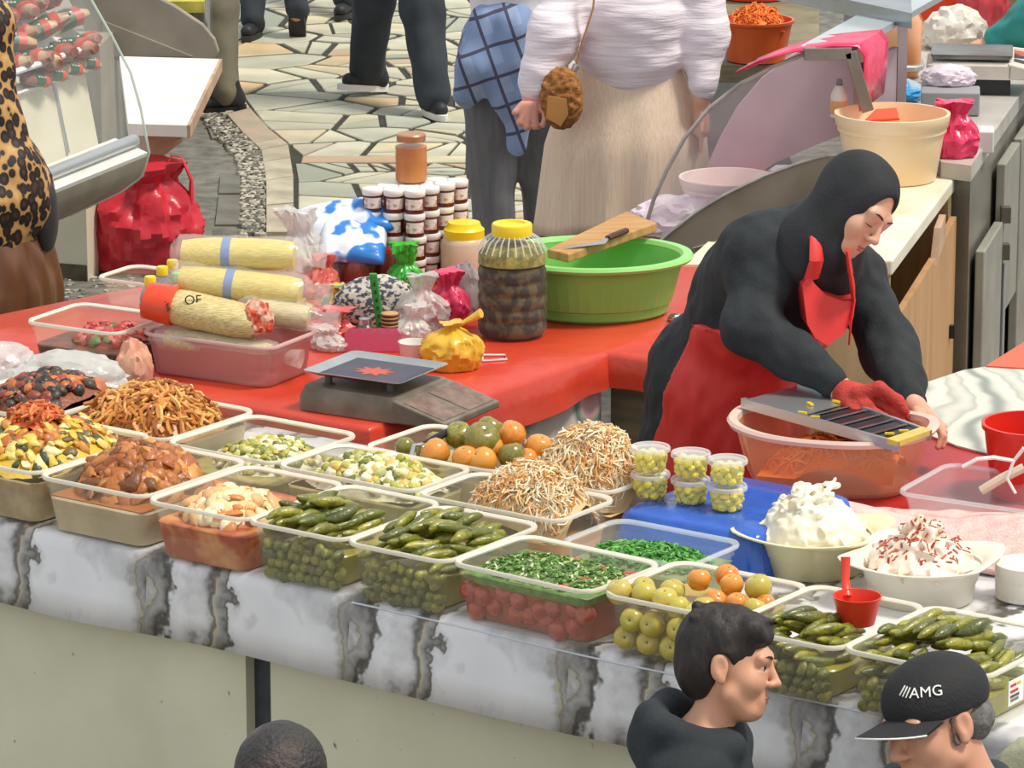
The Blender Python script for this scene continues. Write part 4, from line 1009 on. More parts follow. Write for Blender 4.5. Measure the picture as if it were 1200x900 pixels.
# honey jar on the pyramid of jam jars
mat('jam', '#4a1a18', .3, '#6a2a20', scale=10); mat('white_lid', '#eceae6', .35); mat('jam_label', '#e9e2d8', .6, '#c99a8a', scale=70, detail=2, ramp=(.5, .62))
jp = empty('jam_jar', (0, 0, 0), 0, 'small dark jam jar with white lid and paper label in the stack', 'jar', 'stacked jam jars')
MB().lathe([(.026, 0), (.028, .004), (.028, .044), (.025, .05)], n=16).build('body', 'jam', jp)
MB().lathe([(.0290, .048), (.0305, .05), (.0305, .064), (.029, .066)], n=16).build('lid', 'white_lid', jp)
lb = MB(); lb.rings([[(.0285 * math.cos(a), .0285 * math.sin(a), z) for a in np.linspace(-2.5, -.4, 8)] + [(.0275 * math.cos(a), .0275 * math.sin(a), z) for a in np.linspace(-.4, -2.5, 8)] for z in (.012, .042)], (True, True)); lb.build('paper_label', 'jam_label', jp)
base = P(487, 330, T + .004); used = False; JH = .0665
dv = Vector((.040, .05, 0)) ; wv_ = Vector((-.060, .012, 0))
for lv in range(5):
    for i in range(4):
        for j in range(3 if i < 3 else 2):
            if lv == 4 and (i in (0, 1, 2) and j != 1 and i != 2): continue
            if lv == 4 and i == 0: continue
            if j == 2 and 0 < i and lv < 3: continue
            loc = base + dv * i + wv_ * j + Vector((0, 0, lv * JH)) + Vector((random.uniform(-.002, .002), random.uniform(-.002, .002), 0))
            if lv == 4: continue
            if not used: jp.location = loc; used = True
            else: clone(jp, loc, (0, 0, random.uniform(-.4, .4)))
JT = T + .004 + 4 * JH
hj = jar('honey_jar', 482, 213, JT, [(.043, 0), (.047, .004), (.047, .105), (.040, .118), (.036, .122)], 'jar_glass', 'tall glass jar of amber honey on the stacked jam jars', 'jar',
    lid=[(.036, .118), (.041, .119), (.042, .136), (.039, .14), (.001, .138)], lidm='copper_lid', fill=[(.040, .003), (.0445, .006), (.0445, .104), (.001, .104)], fillm='honey')
# dark red jars
mat('dark_sauce', '#6a2a28', .3, '#7c3a34', scale=8, coat=.3); mat('red_lid', '#b8392c', .35)
for i, (px, py, r_, h_, la) in enumerate([(417, 338, .046, .095, 'dark red sauce jar with red lid behind the green brush'), (450, 330, .040, .10, 'slim dark sauce jar beside the jam jars'), (385, 312, .048, .115, 'dark sauce jar under the blue and white bags')]):
    jar('sauce_jar', px, py, T + .004, [(r_ * .9, 0), (r_, .006), (r_, h_ * .8), (r_ * .85, h_ * .92)], 'dark_sauce', la, 'jar', lid=[(r_ * .88, h_ * .86), (r_ * .93, h_ * .87), (r_ * .93, h_ * 1.0), (.001, h_ * 1.0)], lidm='red_lid')
# noodle bin and packs
mat('pink_bin', '#d9a9a4', .35, alpha=.6); mat('pink_bin_rim', '#e2bcb6', .35, alpha=.85)
nb = box_container(0, 0, .40, .26, .11, 'pink translucent bin full of noodle packs on the red sheet', m='pink_bin', rim='pink_bin_rim', pos=P(268, 447, T + .004) + Vector((-.0, .10, 0)), turn=.12, group=None)
nb.name = 'noodle_bin'; nb['category'] = 'bin'
mat('noodle', '#ead65e', .45, '#c8ae3a', scale=34, stretch=(1, 14, 14), detail=2); mat('noodle_pale', '#dfd09a', .5, '#b09a58', scale=36, stretch=(1, 14, 14), detail=2)
mat('film', '#f6f8f2', .08, alpha=.2, bump=1.0, bscale=14, spec=.9); mat('blue_band', '#5a78b8', .4); mat('orange_pack', '#d8401e', .3, '#e0562c', scale=8); mat('green_print', '#5f9a3c', .4)
def bundle(name, p0, p1, r, m, label, cat='noodles', film=True, band=None, flat=.75, endm=None, endspan=None):
    ax = (p1 - p0); rt = empty(name, p0.lerp(p1, .5), 0, label, cat)
    pts = [p0.lerp(p1, t) for t in np.linspace(0, 1, 9)]; up = Vector((0, 0, 1))
    MB().tube(pts, [r * .8, r * .93, r, r * 1.02, r, r * 1.01, r, r * .95, r * .82], 14, flat=flat).build('noodle_bundle', m, rt, world=True)
    if band is not None:
        q = p0.lerp(p1, band); d = ax.normalized() * .011; MB().tube([q - d, q + d], r * 1.05, 14, flat=flat).build('band', 'blue_band', rt, world=True)
    if film:
        b = MB(); ex = ax.normalized() * .05; pp_ = [p0 - ex * .6] + [p0.lerp(p1, t) for t in np.linspace(-.03, 1.03, 9)] + [p1 + ex * .7, p1 + ex * 1.6]
        rad = [r * .55] + [r * (1.12 + .06 * math.sin(k * 2.1)) for k in range(9)] + [r * .6, r * .8]
        b.tube(pp_, rad, 14, flat=flat * 1.05); b.build('film_wrapper', 'film', rt, world=True)
    if endm:
        s0, s1 = endspan; q0, q1 = p0.lerp(p1, s0), p0.lerp(p1, s1)
        MB().tube([q0, q0.lerp(q1, .5), q1], [r * 1.0, r * 1.09, r * 1.09], 14, flat=flat).build('printed_end', endm, rt, world=True)
    return rt
zb = T + .11
yb = nb.location.y
bundle('noodle_pack', Q(212, 326, yb + .10), Q(352, 343, yb + .06), .056, 'noodle', 'upright yellow noodle bundle with blue band, lower of the two', band=.42)
bundle('noodle_pack', Q(214, 296, yb + .14), Q(345, 299, yb + .12), .054, 'noodle', 'topmost clear noodle pack with blue band and green print', band=.40)
npk = bundle('noodle_pack', Q(188, 355, yb - .01), Q(300, 380, yb - .06), .062, 'noodle_pale', 'pale noodle pack with orange printed end and black lettering', film=False, endm='orange_pack', endspan=(-.14, .16))
bundle('noodle_pack', Q(195, 395, yb - .03), Q(318, 415, yb - .09), .040, 'noodle_pale', 'pale noodle pack lying lowest in the pink bin')
bundle('noodle_pack', Q(290, 362, yb + .02), Q(362, 372, yb + .0), .042, 'noodle_pale', 'plain pale noodle pack squeezed behind the orange printed pack')
# wrinkled orange end of the printed pack and lettering
er = crumple('torn_end', (.075, .075, .075), mat('mixed_wrap', '#e0b49a', .4, '#c8401f', scale=38, ramp=(.42, .58)), 4, .25, loc=Q(301, 388, yb - .065) - npk.location, parent=npk)
def text(s, size, loc, rot, m, parent=None, name='lettering', extrude=.0006):
    cu = bpy.data.curves.new(name, 'FONT'); cu.body = s; cu.size = size; cu.align_x = 'CENTER'; cu.align_y = 'CENTER'; cu.extrude = extrude; cu.resolution_u = 3
    o = bpy.data.objects.new(name, cu); COL.objects.link(o)
    dg = bpy.context.evaluated_depsgraph_get(); me = bpy.data.meshes.new_from_object(o.evaluated_get(dg)); bpy.data.objects.remove(o)
    o = bpy.data.objects.new(name, me); COL.objects.link(o); me.materials.clear(); me.materials.append(MATS[m])
    o.rotation_euler = rot
    if parent is not None: o.parent = parent; o.location = Vector(loc) - parent.location
    else: o.location = loc
    return o
mat('black_ink', '#241a10', .5); mat('white_ink', '#f2f0ec', .5)
text('ino', .045, Q(199, 357, yb - .071), (math.radians(74), 0, math.radians(75)), 'black_ink', npk)
text('OF', .035, Q(226, 352, yb - .072), (math.radians(72), 0, math.radians(8)), 'black_ink', npk)
# crumpled colourful wrappers right of the noodles
mat('red_wrap', '#c8342a', .3, '#d9706a', scale=20, bump=.5, bscale=30); mat('film_white', '#eceae4', .2, '#d6d6d2', scale=14, alpha=.55, bump=.8, bscale=20)
mat('multi_wrap', '#d9b52a', .35, '#3a7a4a', scale=22, ramp=(.45, .55)); mat('red_film', '#d8574a', .25, '#e08a7a', scale=12, alpha=.75, bump=.7, bscale=22)
for i, (px, py, sx, sz, m, la) in enumerate([(362, 335, .15, .20, 'film_white', 'clear crumpled film bag knotted beside the noodle bundles'), (375, 345, .12, .10, 'red_film', 'red printed film wrapper behind the scale'), (395, 365, .10, .07, 'multi_wrap', 'yellow and green snack wrapper beside the scale tray'),
        (375, 395, .15, .07, 'red_wrap', 'crumpled red bag next to the pink bin'), (345, 385, .10, .07, 'red_wrap', 'torn red wrapper end hanging over the pink bin'), (385, 408, .12, .05, 'film_white', 'pale plastic bag squeezed behind the scale'), (362, 372, .07, .05, 'multi_wrap', 'small yellow printed wrapper beside the red bag')]):
    o = knotbag('crumpled_wrapper', (sx, sx * .7, sz * 1.1), m, i + 3, 7 + i % 3, .15, .35, .3, loc=P(px, py, T + .004), rz=i * 1.1, lean=((-.04, .03, -.02)[i % 3], 0)); tag(o, la, 'wrapper')
# tomato container left with red tomatoes and its neighbour
rl = box_container(0, 0, .30, .26, .12, 'translucent box of chopped red tomatoes and herbs left of the noodle bin', pos=P(112, 436, T + .004) + Vector((0, .10, 0)), turn=.1, group=None)
fill_block('tomato_salad', rl, .30, .26, .06, .004, mat('tom_salad', '#4a3a24', .4, '#8a3a2a', scale=25, ramp=(.45, .6)), 'dark tomato and herb salad base', 'salad')
heap('tomato_salad', rl, heap_fn(.10, .09, .035, .058, cx=.03, cy=.02, seed=31), .24, .20, 'oily_food', 'chopped red tomatoes with green herbs in the tall box', 'salad', ['#b5342c', '#c24a42', '#8a2a24', '#5a7a34', '#d07068'], 'chunk', 150, .028, 31, base_col='#a83a30')
rl2 = box_container(0, 0, .26, .2, .08, 'empty translucent box behind the sauce bottles', pos=P(175, 368, T + .004) + Vector((0, .12, 0)), turn=.1, group=None)
mat('soy', '#2a2420', .25, coat=.3); mat('bottle_plastic', '#b8bcc0', .2, alpha=.4)
for i, (px, py, lm, la) in enumerate([(177, 372, 'yellow_lid', 'small soy sauce bottle with yellow cap nearest the tomato box'), (191, 360, 'yellow_lid', 'soy sauce bottle with yellow cap behind the first bottle'), (203, 352, 'yellow_lid', 'soy sauce bottle with yellow cap against the noodle packs'), (208, 368, 'green_plastic', 'sauce bottle with green cap beside the noodle packs')]):
    rt = jar('sauce_bottle', px, py, T + .02, [(.027, 0), (.03, .004), (.03, .055), (.024, .075), (.013, .09), (.012, .095)], 'bottle_plastic', la, 'bottle', lid=[(.015, .09), (.016, .091), (.016, .112), (.014, .115), (.001, .115)], lidm=lm, fill=[(.026, .002), (.0285, .005), (.0285, .052), (.022, .07), (.001, .07)], fillm='soy')
    MB().lathe([(.0305, .01), (.0308, .011), (.0308, .036), (.0305, .037)], n=24, caps=(False, False)).build('label_band', 'red_lid', rt)
# salmon cloth scrap, clear film bags at the left
tag(crumple('cloth_scrap', (.085, .07, .11), mat('salmon_cloth', '#e3b090', .9, '#d6907a', scale=18), 9, .25, loc=P(157, 452, T + .004)), 'salmon rag wedged between tomato box and noodle bin', 'rag')
tag(crumple('plastic_bag', (.26, .16, .10), 'film_white', 12, .2, loc=P(80, 462, T + .05)), 'clear plastic bag lying behind the olive salad', 'plastic bag')
tag(crumple('plastic_bag', (.16, .14, .08), 'film_white', 13, .2, loc=P(2, 440, T + .02)), 'pale film bag next to the leopard print coat', 'plastic bag')
MB_ = MB().tube([P(203, 460, T + .03), P(203, 452, T + .05)], [.012, .011], 12); tag(MB_.build('pen_cap', 'black_plastic', world=True), 'small black cap standing on the brown strips', 'cap')
# blue and white bags
bm_ = mat('bluewhite', '#dfe5ee', .3, '#2f7fd0', scale=9, detail=2, ramp=(.50, .53), bump=.4, bscale=20)
def pillow(name, p0, p1, w, th, m, label, cat, seed=0, up=Vector((0, 0, 1))):
    ax = p1 - p0; L_ = ax.length; x = ax.normalized(); y = up.cross(x).normalized(); z = x.cross(y); b = MB(); n = 18; vs = []; fs = []
    for s_ in (1, -1):
        for j in range(n + 1):
            for i in range(n + 1):
                u, v = i / n * 2 - 1, j / n * 2 - 1; h = th / 2 * ((1 - u * u) * (1 - v * v)) ** .4 * s_
                h += .010 * noise.noise(Vector((u * 3 + seed, v * 3, s_ * 2 + seed))) * (1 - max(abs(u), abs(v)) ** 6)
                vs.append(p0.lerp(p1, .5) + x * u * L_ / 2 * (1 - .05 * v * v) + y * v * w / 2 * (1 - .08 * math.cos(u * 9) ** 2 * 0 - .06 * (1 - u * u)) + z * h)
        o = (n + 1) ** 2 if s_ == -1 else 0
        for j in range(n):
            for i in range(n):
                k = o + j * (n + 1) + i; q = (k, k + 1, k + n + 2, k + n + 1); fs.append(q if s_ == 1 else q[::-1])
    b.add(vs, fs); o = b.build(name, m, world=True, sharp=0)
    me = o.data; bm = bmesh.new(); bm.from_mesh(me); bmesh.ops.remove_doubles(bm, verts=bm.verts, dist=.0006); bm.to_mesh(me); bm.free()
    return tag(o, label, cat)
pillow('sugar_bag', Q(375, 282, 11.75), Q(453, 286, 11.75), .17, .07, bm_, 'blue and white printed bag lying on the red lidded jars', 'bag', 3, Vector((0, -.5, .85)))
pillow('sugar_bag', Q(345, 268, 11.85), Q(462, 248, 11.85), .15, .08, bm_, 'upper blue and white printed bag beside the honey jar', 'bag', 8, Vector((0, -.5, .85)))
# middle clutter
mat('green_toy', '#2f9a3c', .4); mat('cookie', '#c9a06a', .7, '#a87a48', scale=20); mat('biscuit_dark', '#4a2f1c', .7)
gb = empty('brush', P(448, 402, T + .004), 0, 'green perforated plastic brush handle standing upright', 'brush')
b = MB(); q0, q1 = Q(448, 398, 11.15), Q(437, 320, 11.15); x_ = Vector((.011, 0, 0)); b.slab([q0 - x_, q0 + x_, q1 + x_, q1 - x_], .012); b.build('handle', 'green_toy', gb, world=True, smooth=False, bevel=.004)
for k in range(7):
    q = q0.lerp(q1, .12 + k * .12) + Vector((0, -.0065, 0)); MB().box(q, (.007, .001, .011)).build('slot', 'dark_post', gb, world=True, smooth=False)
ck0 = P(457, 402, T + .004); ck = empty('cookie_stack', ck0, 0, 'stack of striped round biscuits beside the green brush', 'biscuits')
for k in range(16): MB().lathe([(.022, k * .0052), (.0235, k * .0052 + .001), (.0235, k * .0052 + .004), (.022, k * .0052 + .005)], n=16).build('biscuit', 'cookie' if k % 2 else 'biscuit_dark', ck)
jar('spice_jar', 428, 402, T + .004, [(.023, 0), (.024, .003), (.024, .045), (.018, .052)], mat('spice', '#3c4a40', .3), 'small dark spice jar with silver lid and cream band', 'jar', lid=[(.017, .05), (.018, .051), (.017, .068), (.001, .07)], lidm='steel', fill=[(.0245, .012), (.0246, .013), (.0246, .034), (.0245, .035)], fillm=mat('cream_band', '#e0d29a', .5))
jar('white_cup', 485, 425, T + .004, [(.030, 0), (.032, .003), (.0395, .055), (.041, .057), (.0385, .057), (.031, .005)], 'white_lid', 'plain white cup beside the steel scale tray', 'cup')
b = MB(); z0 = [(i * .0125 - .075, .018 * (i % 2)) for i in range(13)]
zq = P(437, 412, T + .004); b.rings([[(x, 0, 0) for x, _ in z0] + [(x, .006, 0) for x, _ in z0[::-1]], [(x, 0, .045 + h) for x, h in z0] + [(x, .006, .045 + h) for x, h in z0[::-1]]], (True, True)); tag(b.build('napkin_holder', mat('pink_plastic', '#d96a8c', .4), loc=zq, smooth=False), 'pink zigzag edged plastic holder behind the scale tray', 'holder')
tag(crumple('patterned_pouch', (.22, .12, .13), mat('ikat', '#c4beb2', .8, '#3a4050', scale=62, ramp=(.46, .54), stretch=(1, 1, 1.6)), 21, .12, loc=P(440, 380, T + .004), rz=.3), 'dark and white patterned cloth pouch behind the green brush', 'pouch')
tag(knotbag('green_bag', (.09, .08, .13), mat('green_film', '#3fb83a', .25, '#4cc044', scale=8, bump=.3), 22, 7, .2, .4, .45, loc=P(475, 338, T + .004)), 'bright green plastic bag with standing handles by jam jars', 'plastic bag')
tag(knotbag('clear_bag', (.13, .10, .15), 'film_white', 23, 9, .14, .25, .3, loc=P(495, 385, T + .004)), 'clear knotted bag between pouch and pink bag', 'plastic bag')
tag(knotbag('clear_bag', (.11, .09, .10), 'film_white', 27, 8, .14, .3, .35, lean=(.03, 0), loc=P(478, 400, T + .004)), 'crumpled clear bag behind the white cup', 'plastic bag')
tag(knotbag('pink_bag', (.11, .10, .145), mat('hot_pink', '#d93a62', .3, '#de4468', scale=10, bump=.3), 24, 8, .16, .35, .3, loc=P(525, 378, T + .004)), 'hot pink knotted plastic bag beside the olive jar', 'plastic bag')
tag(crumple('grey_rag', (.08, .06, .13), mat('grey_cloth', '#8a8486', .9, '#b8aeb0', scale=9), 25, .25, loc=P(545, 368, T + .004)), 'grey rag standing between pink bag and olive jar', 'rag')
# yellow knotted bag
yb_ = empty('yellow_bag', P(530, 430, T + .004), 0, 'yellow translucent knotted bag with orange content on red sheet', 'plastic bag')
ym = mat('yellow_film', '#f0c43a', .25, '#ecb83a', scale=7, alpha=.88, bump=.5, bscale=14)
knotbag('bag_body', (.16, .14, .12), ym, 6, 10, .07, .12, .12, .45, parent=yb_)
MB().tube([(0, 0, .095), (.02, 0, .115), (.05, 0, .13), (.075, -.005, .145)], [.012, .008, .016, .024], 10, flat=.5).build('knotted_neck', ym, yb_)
MB().lathe([(.066, .003), (.07, .01), (.066, .035), (.001, .036)], n=20, sy=.8).build('orange_content', mat('orange_paste', '#e0832c', .5), yb_)
b = MB(); q = [P(565, 416, T + .006), P(592, 416, T + .006), P(594, 421, T + .006), P(566, 423, T + .006), P(565, 416, T + .006)]; b.tube(q, .003, 6); tag(b.build('cable_loop', 'white_lid', world=True), 'white wire loop lying beside the yellow bag', 'wire')
tag(crumple('foil_ball', (.04, .03, .02), 'steel', 33, .25, sub=3, loc=P(792, 376, T + .004)), 'scrap of crumpled foil beside the green tub', 'foil')
# beige board right behind the red table
tag(MB().prism([(p.x, p.y) for p in [P(800, 314, T), P(860, 314, T), P(960, 296, T), P(830, 287, T)]], T - .03, T + .01).build('beige_board', mat('beige', '#e6dcc2', .5, '#d8cdb0', scale=5), world=True, smooth=False), 'cream board between red sheet and curved display counter', 'board')

# ================================================================== LEFT DISPLAY COUNTER
mat('fridge_glass', '#e8f2ee', .05, alpha=.05, spec=.4); mat('glass_edge', '#cfe0d6', .15, alpha=.7); mat('fridge_panel', '#9c9384', .55, '#8a8172', scale=5)
mat('white_enamel', '#e9e8e2', .35, '#dcdad2', scale=6); mat('cream_panel', '#e8e3cd', .5, '#ded8be', scale=4); mat('alu', '#c4c8ca', .35, metal=.8)
Ld = Vector((.36, .93, 0)).normalized(); Nf = Vector((.93, -.36, 0)).normalized(); E0 = Q(172, 180, 15.3)
def LW(n, z, l): p = E0 + Nf * n - Ld * l; return Vector((p.x, p.y, E0.z + z))
LF = empty('display_counter', Vector((E0.x - .6, E0.y - .6, 0)), 0, 'curved glass display counter of packed sausages beside the leopard coat', 'display counter')
gl = [(-.34, .70), (-.24, .58), (-.14, .42), (-.067, .29), (-.03, .16), (-.010, .05), (0, 0)]
LL = 2.0
def sweep(pts, l0, l1, th, name, m, par, LWf=LW):
    b = MB(); k = len(pts)
    out = [LWf(n, z, l) for l in (l0, l1) for n, z in pts]
    inn = [LWf(n - th, z - th * .3, l) for l in (l0, l1) for n, z in pts]
    fs = []
    for i in range(k - 1): fs += [(i, i + 1, k + i + 1, k + i), (2 * k + i + 1, 2 * k + i, 3 * k + i, 3 * k + i + 1)]
    fs += [(i, i + 1, 2 * k + i + 1, 2 * k + i)[::-1] for i in range(k - 1)] + [(k + i, k + i + 1, 3 * k + i + 1, 3 * k + i) for i in range(k - 1)]
    fs += [(0, k, 3 * k, 2 * k), (k - 1, 2 * k - 1, 4 * k - 1, 3 * k - 1)[::-1]]
    b.add(out + inn, fs); return b.build(name, m, par, world=True, sharp=40)
sweep(gl, -.02, LL, .006, 'curved_glass', 'fridge_glass', LF)
MB().tube([LW(n, z, -.02) for n, z in gl] + [LW(-.03, -.09, -.02), LW(-.11, -.15, -.02), LW(-.33, -.26, -.02)], .005, 6).build('glass_edge', 'glass_edge', LF, world=True)
sweep([(.0, -.01), (-.01, -.05), (-.03, -.09), (-.11, -.15), (-.33, -.26)], 0, LL, .02, 'curved_apron', 'fridge_panel', LF)
MB().slab([LW(-.0, -.005, 0), LW(-.0, -.005, LL), LW(-.13, .04, LL), LW(-.13, .04, 0)], .02).build('lip', 'white_enamel', LF, world=True, smooth=False)
MB().tube([LW(-.05, .045, .0), LW(-.05, .045, LL)], .024, 10).build('rail', 'alu', LF, world=True)
MB().slab([LW(-.16, .03, .08), LW(-.16, .03, LL), LW(-.21, .30, LL), LW(-.21, .30, .08)], .012).build('inner_panel', 'cream_panel', LF, world=True, smooth=False)
MB().slab([LW(-.155, .05, .32), LW(-.155, .05, .335), LW(-.205, .30, .335), LW(-.205, .30, .32)], .014).build('panel_joint', 'alu', LF, world=True, smooth=False)
MB().slab([LW(-.20, .30, .06), LW(-.20, .30, LL), LW(-.62, .72, LL), LW(-.62, .72, .06)], .02).build('display_shelf', 'white_enamel', LF, world=True, smooth=False)
for n, z in ((-.17, .40), (-.19, .315)): MB().box((0, 0, 0), (0, 0, 0)) and MB().tube([LW(n, z, .04), LW(n, z, LL)], .012 if z > .35 else .006, 8).build('price_rail', mat('rail_white', '#f0f0f2', .3), LF, world=True)
MB().slab([LW(-.02, -.02, .01), LW(-.75, -.02, .01), LW(-.75, .62, .01), LW(-.30, .62, .01), LW(-.14, .40, .01), LW(-.04, .15, .01)], .006).build('end_glass', 'fridge_glass', LF, world=True, smooth=False)
bsq = [P(50, 322, 0), P(103, 326, 0), P(116, 316, 0), P(64, 300, 0)]
MB().prism([(p.x, p.y) for p in bsq] , -.012, .52).build('base', 'cream_panel', LF, world=True, smooth=False)
MB().prism([(p.x * 1.002, p.y - .005) for p in bsq], -.012, .05).build('plinth', mat('grime', '#4a4438', .9, '#6f6450', scale=10), LF, world=True, smooth=False)
MB().prism([(LW(-.3, 0, l).x + dx, LW(-.3, 0, l).y + dx * -.3) for l, dx in ((.1, 0), (LL, 0), (LL, -.5), (.1, -.5))], .35, E0.z - .2).build('lower_body', 'fridge_panel', LF, world=True, smooth=False)
mat('sausage_pack', '#caa98a', .3, '#8a5a4a', scale=20, rnd=['#e0c084', '#b58a7a', '#ecdca8', '#8a5048', '#e4d49c']); mat('label_red', '#c84a38', .4); mat('label_green', '#2f5a3c', .4); mat('meat_dark', '#6a3a34', .35, '#8a5048', scale=14)
proto = empty('sausage_pack', (0, 0, 0), 0, 'plastic sausage pack with green and red label behind the curved glass', 'food pack', 'packs in the sausage counter')
b = MB(); b.tube([(-.09, 0, .03), (-.05, .006, .032), (0, .01, .034), (.05, .006, .032), (.09, 0, .03)], [.018, .032, .035, .032, .016], 10, flat=.8); b.build('sausage', 'sausage_pack', proto)
b = MB(); b.tube([(-.02, .01, .035), (.035, .01, .035)], .0365, 10, flat=.82); b.build('green_label', 'label_green', proto)
b = MB(); b.tube([(.036, .008, .0345), (.06, .006, .033)], .0345, 10, flat=.82); b.build('red_label', 'label_red', proto)
for k in range(3): MB().box((-.012 + k * .018, -.018, .060), (.008, .008, .004)).build('label_mark', 'white_ink', proto, smooth=False)
rs = random.Random(4); first = True
for i in range(11):
    for j in range(5):
        n = -.23 - j * .075; z = .35 + j * .075; l = .05 + i * .115 + rs.uniform(-.02, .02)
        if l > 1.25: continue
        q = LW(n, z, l) + Vector((0, 0, .0)); o = proto if first else clone(proto); first = False
        o.location = q; o.rotation_euler = (.0, rs.uniform(-.3, .3) - .2, rs.uniform(-.5, .5) + (.3 if j % 2 else -.6)); o.scale = (rs.uniform(1.15, 1.35),) * 3
for i in range(4):
    o = clone(proto, LW(-.185, .315, .12 + i * .13), (.3, .2, .9), .8, label='sausage pack fallen behind the lower white price rail', group='packs behind the lower rail')
# second counter behind it, with its grey end panel and white flap
RF = empty('freezer_counter', P(205, 150, .0), 0, 'grey brown counter end with a white flap board near the walkers', 'counter')
yy = 18.4
b = MB(); b.slab([Q(x, y, yy) for x, y in [(60, -40), (165, -14), (205, 6), (238, 28), (252, 45), (257, 60), (252, 69), (120, 70)]], .05); b.build('end_panel', 'fridge_panel', RF, world=True, smooth=False, bevel=.006)
b = MB(); b.slab([Q(x, y, yy - .035) for x, y in [(120, 24), (226, 66), (120, 66)]], .02); b.build('end_panel_fold', 'fridge_panel', RF, world=True, smooth=False)
zt = .55
bq = [P(140, 66, zt), P(257, 69, zt), P(219, 147, zt), P(150, 145, zt)]
MB().prism([(p.x, p.y) for p in bq], zt - .045, zt).build('flap_board', mat('flap_white', '#eeece6', .4, '#e2dfd6', scale=4), RF, world=True, smooth=False)
b = MB(); b.slab([P(160, 146, zt - .045) + Vector((0, .01, -.01)), P(219, 148, zt - .045) + Vector((0, .01, -.01)), P(218, 150, zt - .045) + Vector((-.02, .02, -.05)), P(168, 150, zt - .045) + Vector((0, .02, -.16))], .03); b.build('board_bracket', mat('raw_wood', '#c4a58a', .7, '#a8866a', scale=8), RF, world=True, smooth=False)
p1_, p2_ = bq[1], bq[2]; n_ = Vector((p1_.y - p2_.y, -(p1_.x - p2_.x), 0)).normalized() * .006
MB().slab([p1_ + n_, p2_ + n_, p2_ + n_ - Vector((0, 0, .05)), p1_ + n_ - Vector((0, 0, .05))], .012).build('edge_band', 'raw_wood', RF, world=True, smooth=False)
MB().prism([(p.x, p.y) for p in [P(100, 118, .0) + Vector((-.3, 0, 0)), P(120, 190, 0), P(160, 140, 0), P(140, 110, 0)]], -.012, zt - .05).build('pedestal', 'fridge_panel', RF, world=True, smooth=False)
MB().slab([Q(238, 34, yy + .1), Q(249, 44, yy + .1), Q(249, -30, yy + .1), Q(238, -30, yy + .1)], .01).build('glass_side', 'fridge_glass', RF, world=True, smooth=False)
MB().box(Q(205, 2, yy + .25), (.28, .3, .05)).build('yellow_tray', mat('yellow_tray', '#d8cf5a', .5, '#b8a83a', scale=12), RF, world=True, smooth=False)
MB().tube([Q(243, 42, yy + .05), Q(243, -30, yy + .05)], .012, 8).build('glass_post', 'alu', RF, world=True)
# red carrier bag on the ground
mat('red_carrier', '#d0283a', .3, '#d6323f', scale=6, alpha=.93, bump=.6, bscale=14)
rb0 = P(172, 322, 0) + Vector((0, .16, 0)); rbg = empty('carrier_bag', rb0, 0, 'red plastic carrier bag with looped handles standing on dark ground', 'plastic bag')
knotbag('bag_body', (.42, .32, .40), 'red_carrier', 17, 6, .12, .42, .16, .40, parent=rbg, loc=(-.02, 0, 0))
MB().tube([(.06, 0, .26), (.065, -.02, .36), (.09, -.02, .43), (.13, -.02, .42), (.165, -.02, .34), (.16, 0, .22)], [.03, .018, .013, .014, .022, .05], 10, flat=.35).build('handle', 'red_carrier', rbg)
MB().tube([(-.06, 0, .24), (-.01, 0, .31), (.045, 0, .345), (.05, 0, .28)], [.08, .05, .02, .02], 10, flat=.5).build('handle', 'red_carrier', rbg)

# ================================================================== RIGHT DISPLAY COUNTER
Y3 = 12.9; Lr = Vector((.34, .94, 0)).normalized()
R3 = empty('display_counter', Vector((Q(880, 300, Y3).x, Y3 + .4, 0)), 0, 'curved glass counter of pink bowls behind the woman in the apron', 'display counter')
prof3 = [(757, 264), (766, 234), (781, 200), (802, 162), (832, 126), (868, 98), (908, 77), (945, 63)]
pq = [Q(x, y, Y3) for x, y in prof3]
b = MB(); k = len(pq); L3 = 1.25
rows3 = [[p + Lr * L3 * s_ for p in pq] for s_ in (0, .33, .66, 1)]
vs = [p for r in rows3 for p in r] + [p + Vector((.004, 0, -.004)) for r in rows3 for p in r]; fs = []
for j in range(3):
    for i in range(k - 1): a = j * k + i; fs += [(a, a + 1, a + k + 1, a + k), tuple(q + 4 * k for q in (a, a + 1, a + k + 1, a + k))[::-1]]
b.add(vs, fs); b.build('curved_glass', mat('pinkish_glass', '#f2e4ea', .05, alpha=.08, spec=.4), R3, world=True)
MB().tube(pq, .0065, 8).build('glass_edge', mat('steel_edge', '#b9b4b0', .35, '#8f8a86', scale=10), R3, world=True)
outl = pq + [Q(1000, 62, Y3), Q(1010, 130, Y3), Q(968, 182, Y3), Q(905, 204, Y3), Q(850, 228, Y3), Q(800, 262, Y3)]
MB().rings([outl, [p + Vector((0, .004, 0)) for p in outl]], (True, True)).build('end_glass', mat('end_glass', '#e6d6dc', .05, alpha=.10, spec=.4), R3, world=True, smooth=False)
arch = [(764, 293), (782, 276), (815, 250), (850, 229), (895, 207), (940, 191), (970, 183), (1030, 180), (1030, 262), (950, 275), (838, 300)]
MB().rings([[Q(x, y, Y3 - .012) for x, y in arch], [Q(x, y, Y3 + .012) for x, y in arch]], (True, True)).build('end_panel', 'fridge_panel', R3, world=True, smooth=False)
MB().tube([Q(812, 291, Y3 - .016), Q(865, 276, Y3 - .016), Q(925, 255, Y3 - .016)], .003, 6).build('panel_seam', 'steel_edge', R3, world=True)
MB().tube([Q(x, y - 1, Y3 - .012) for x, y in arch[:7]], .006, 6).build('panel_trim', 'steel_edge', R3, world=True)
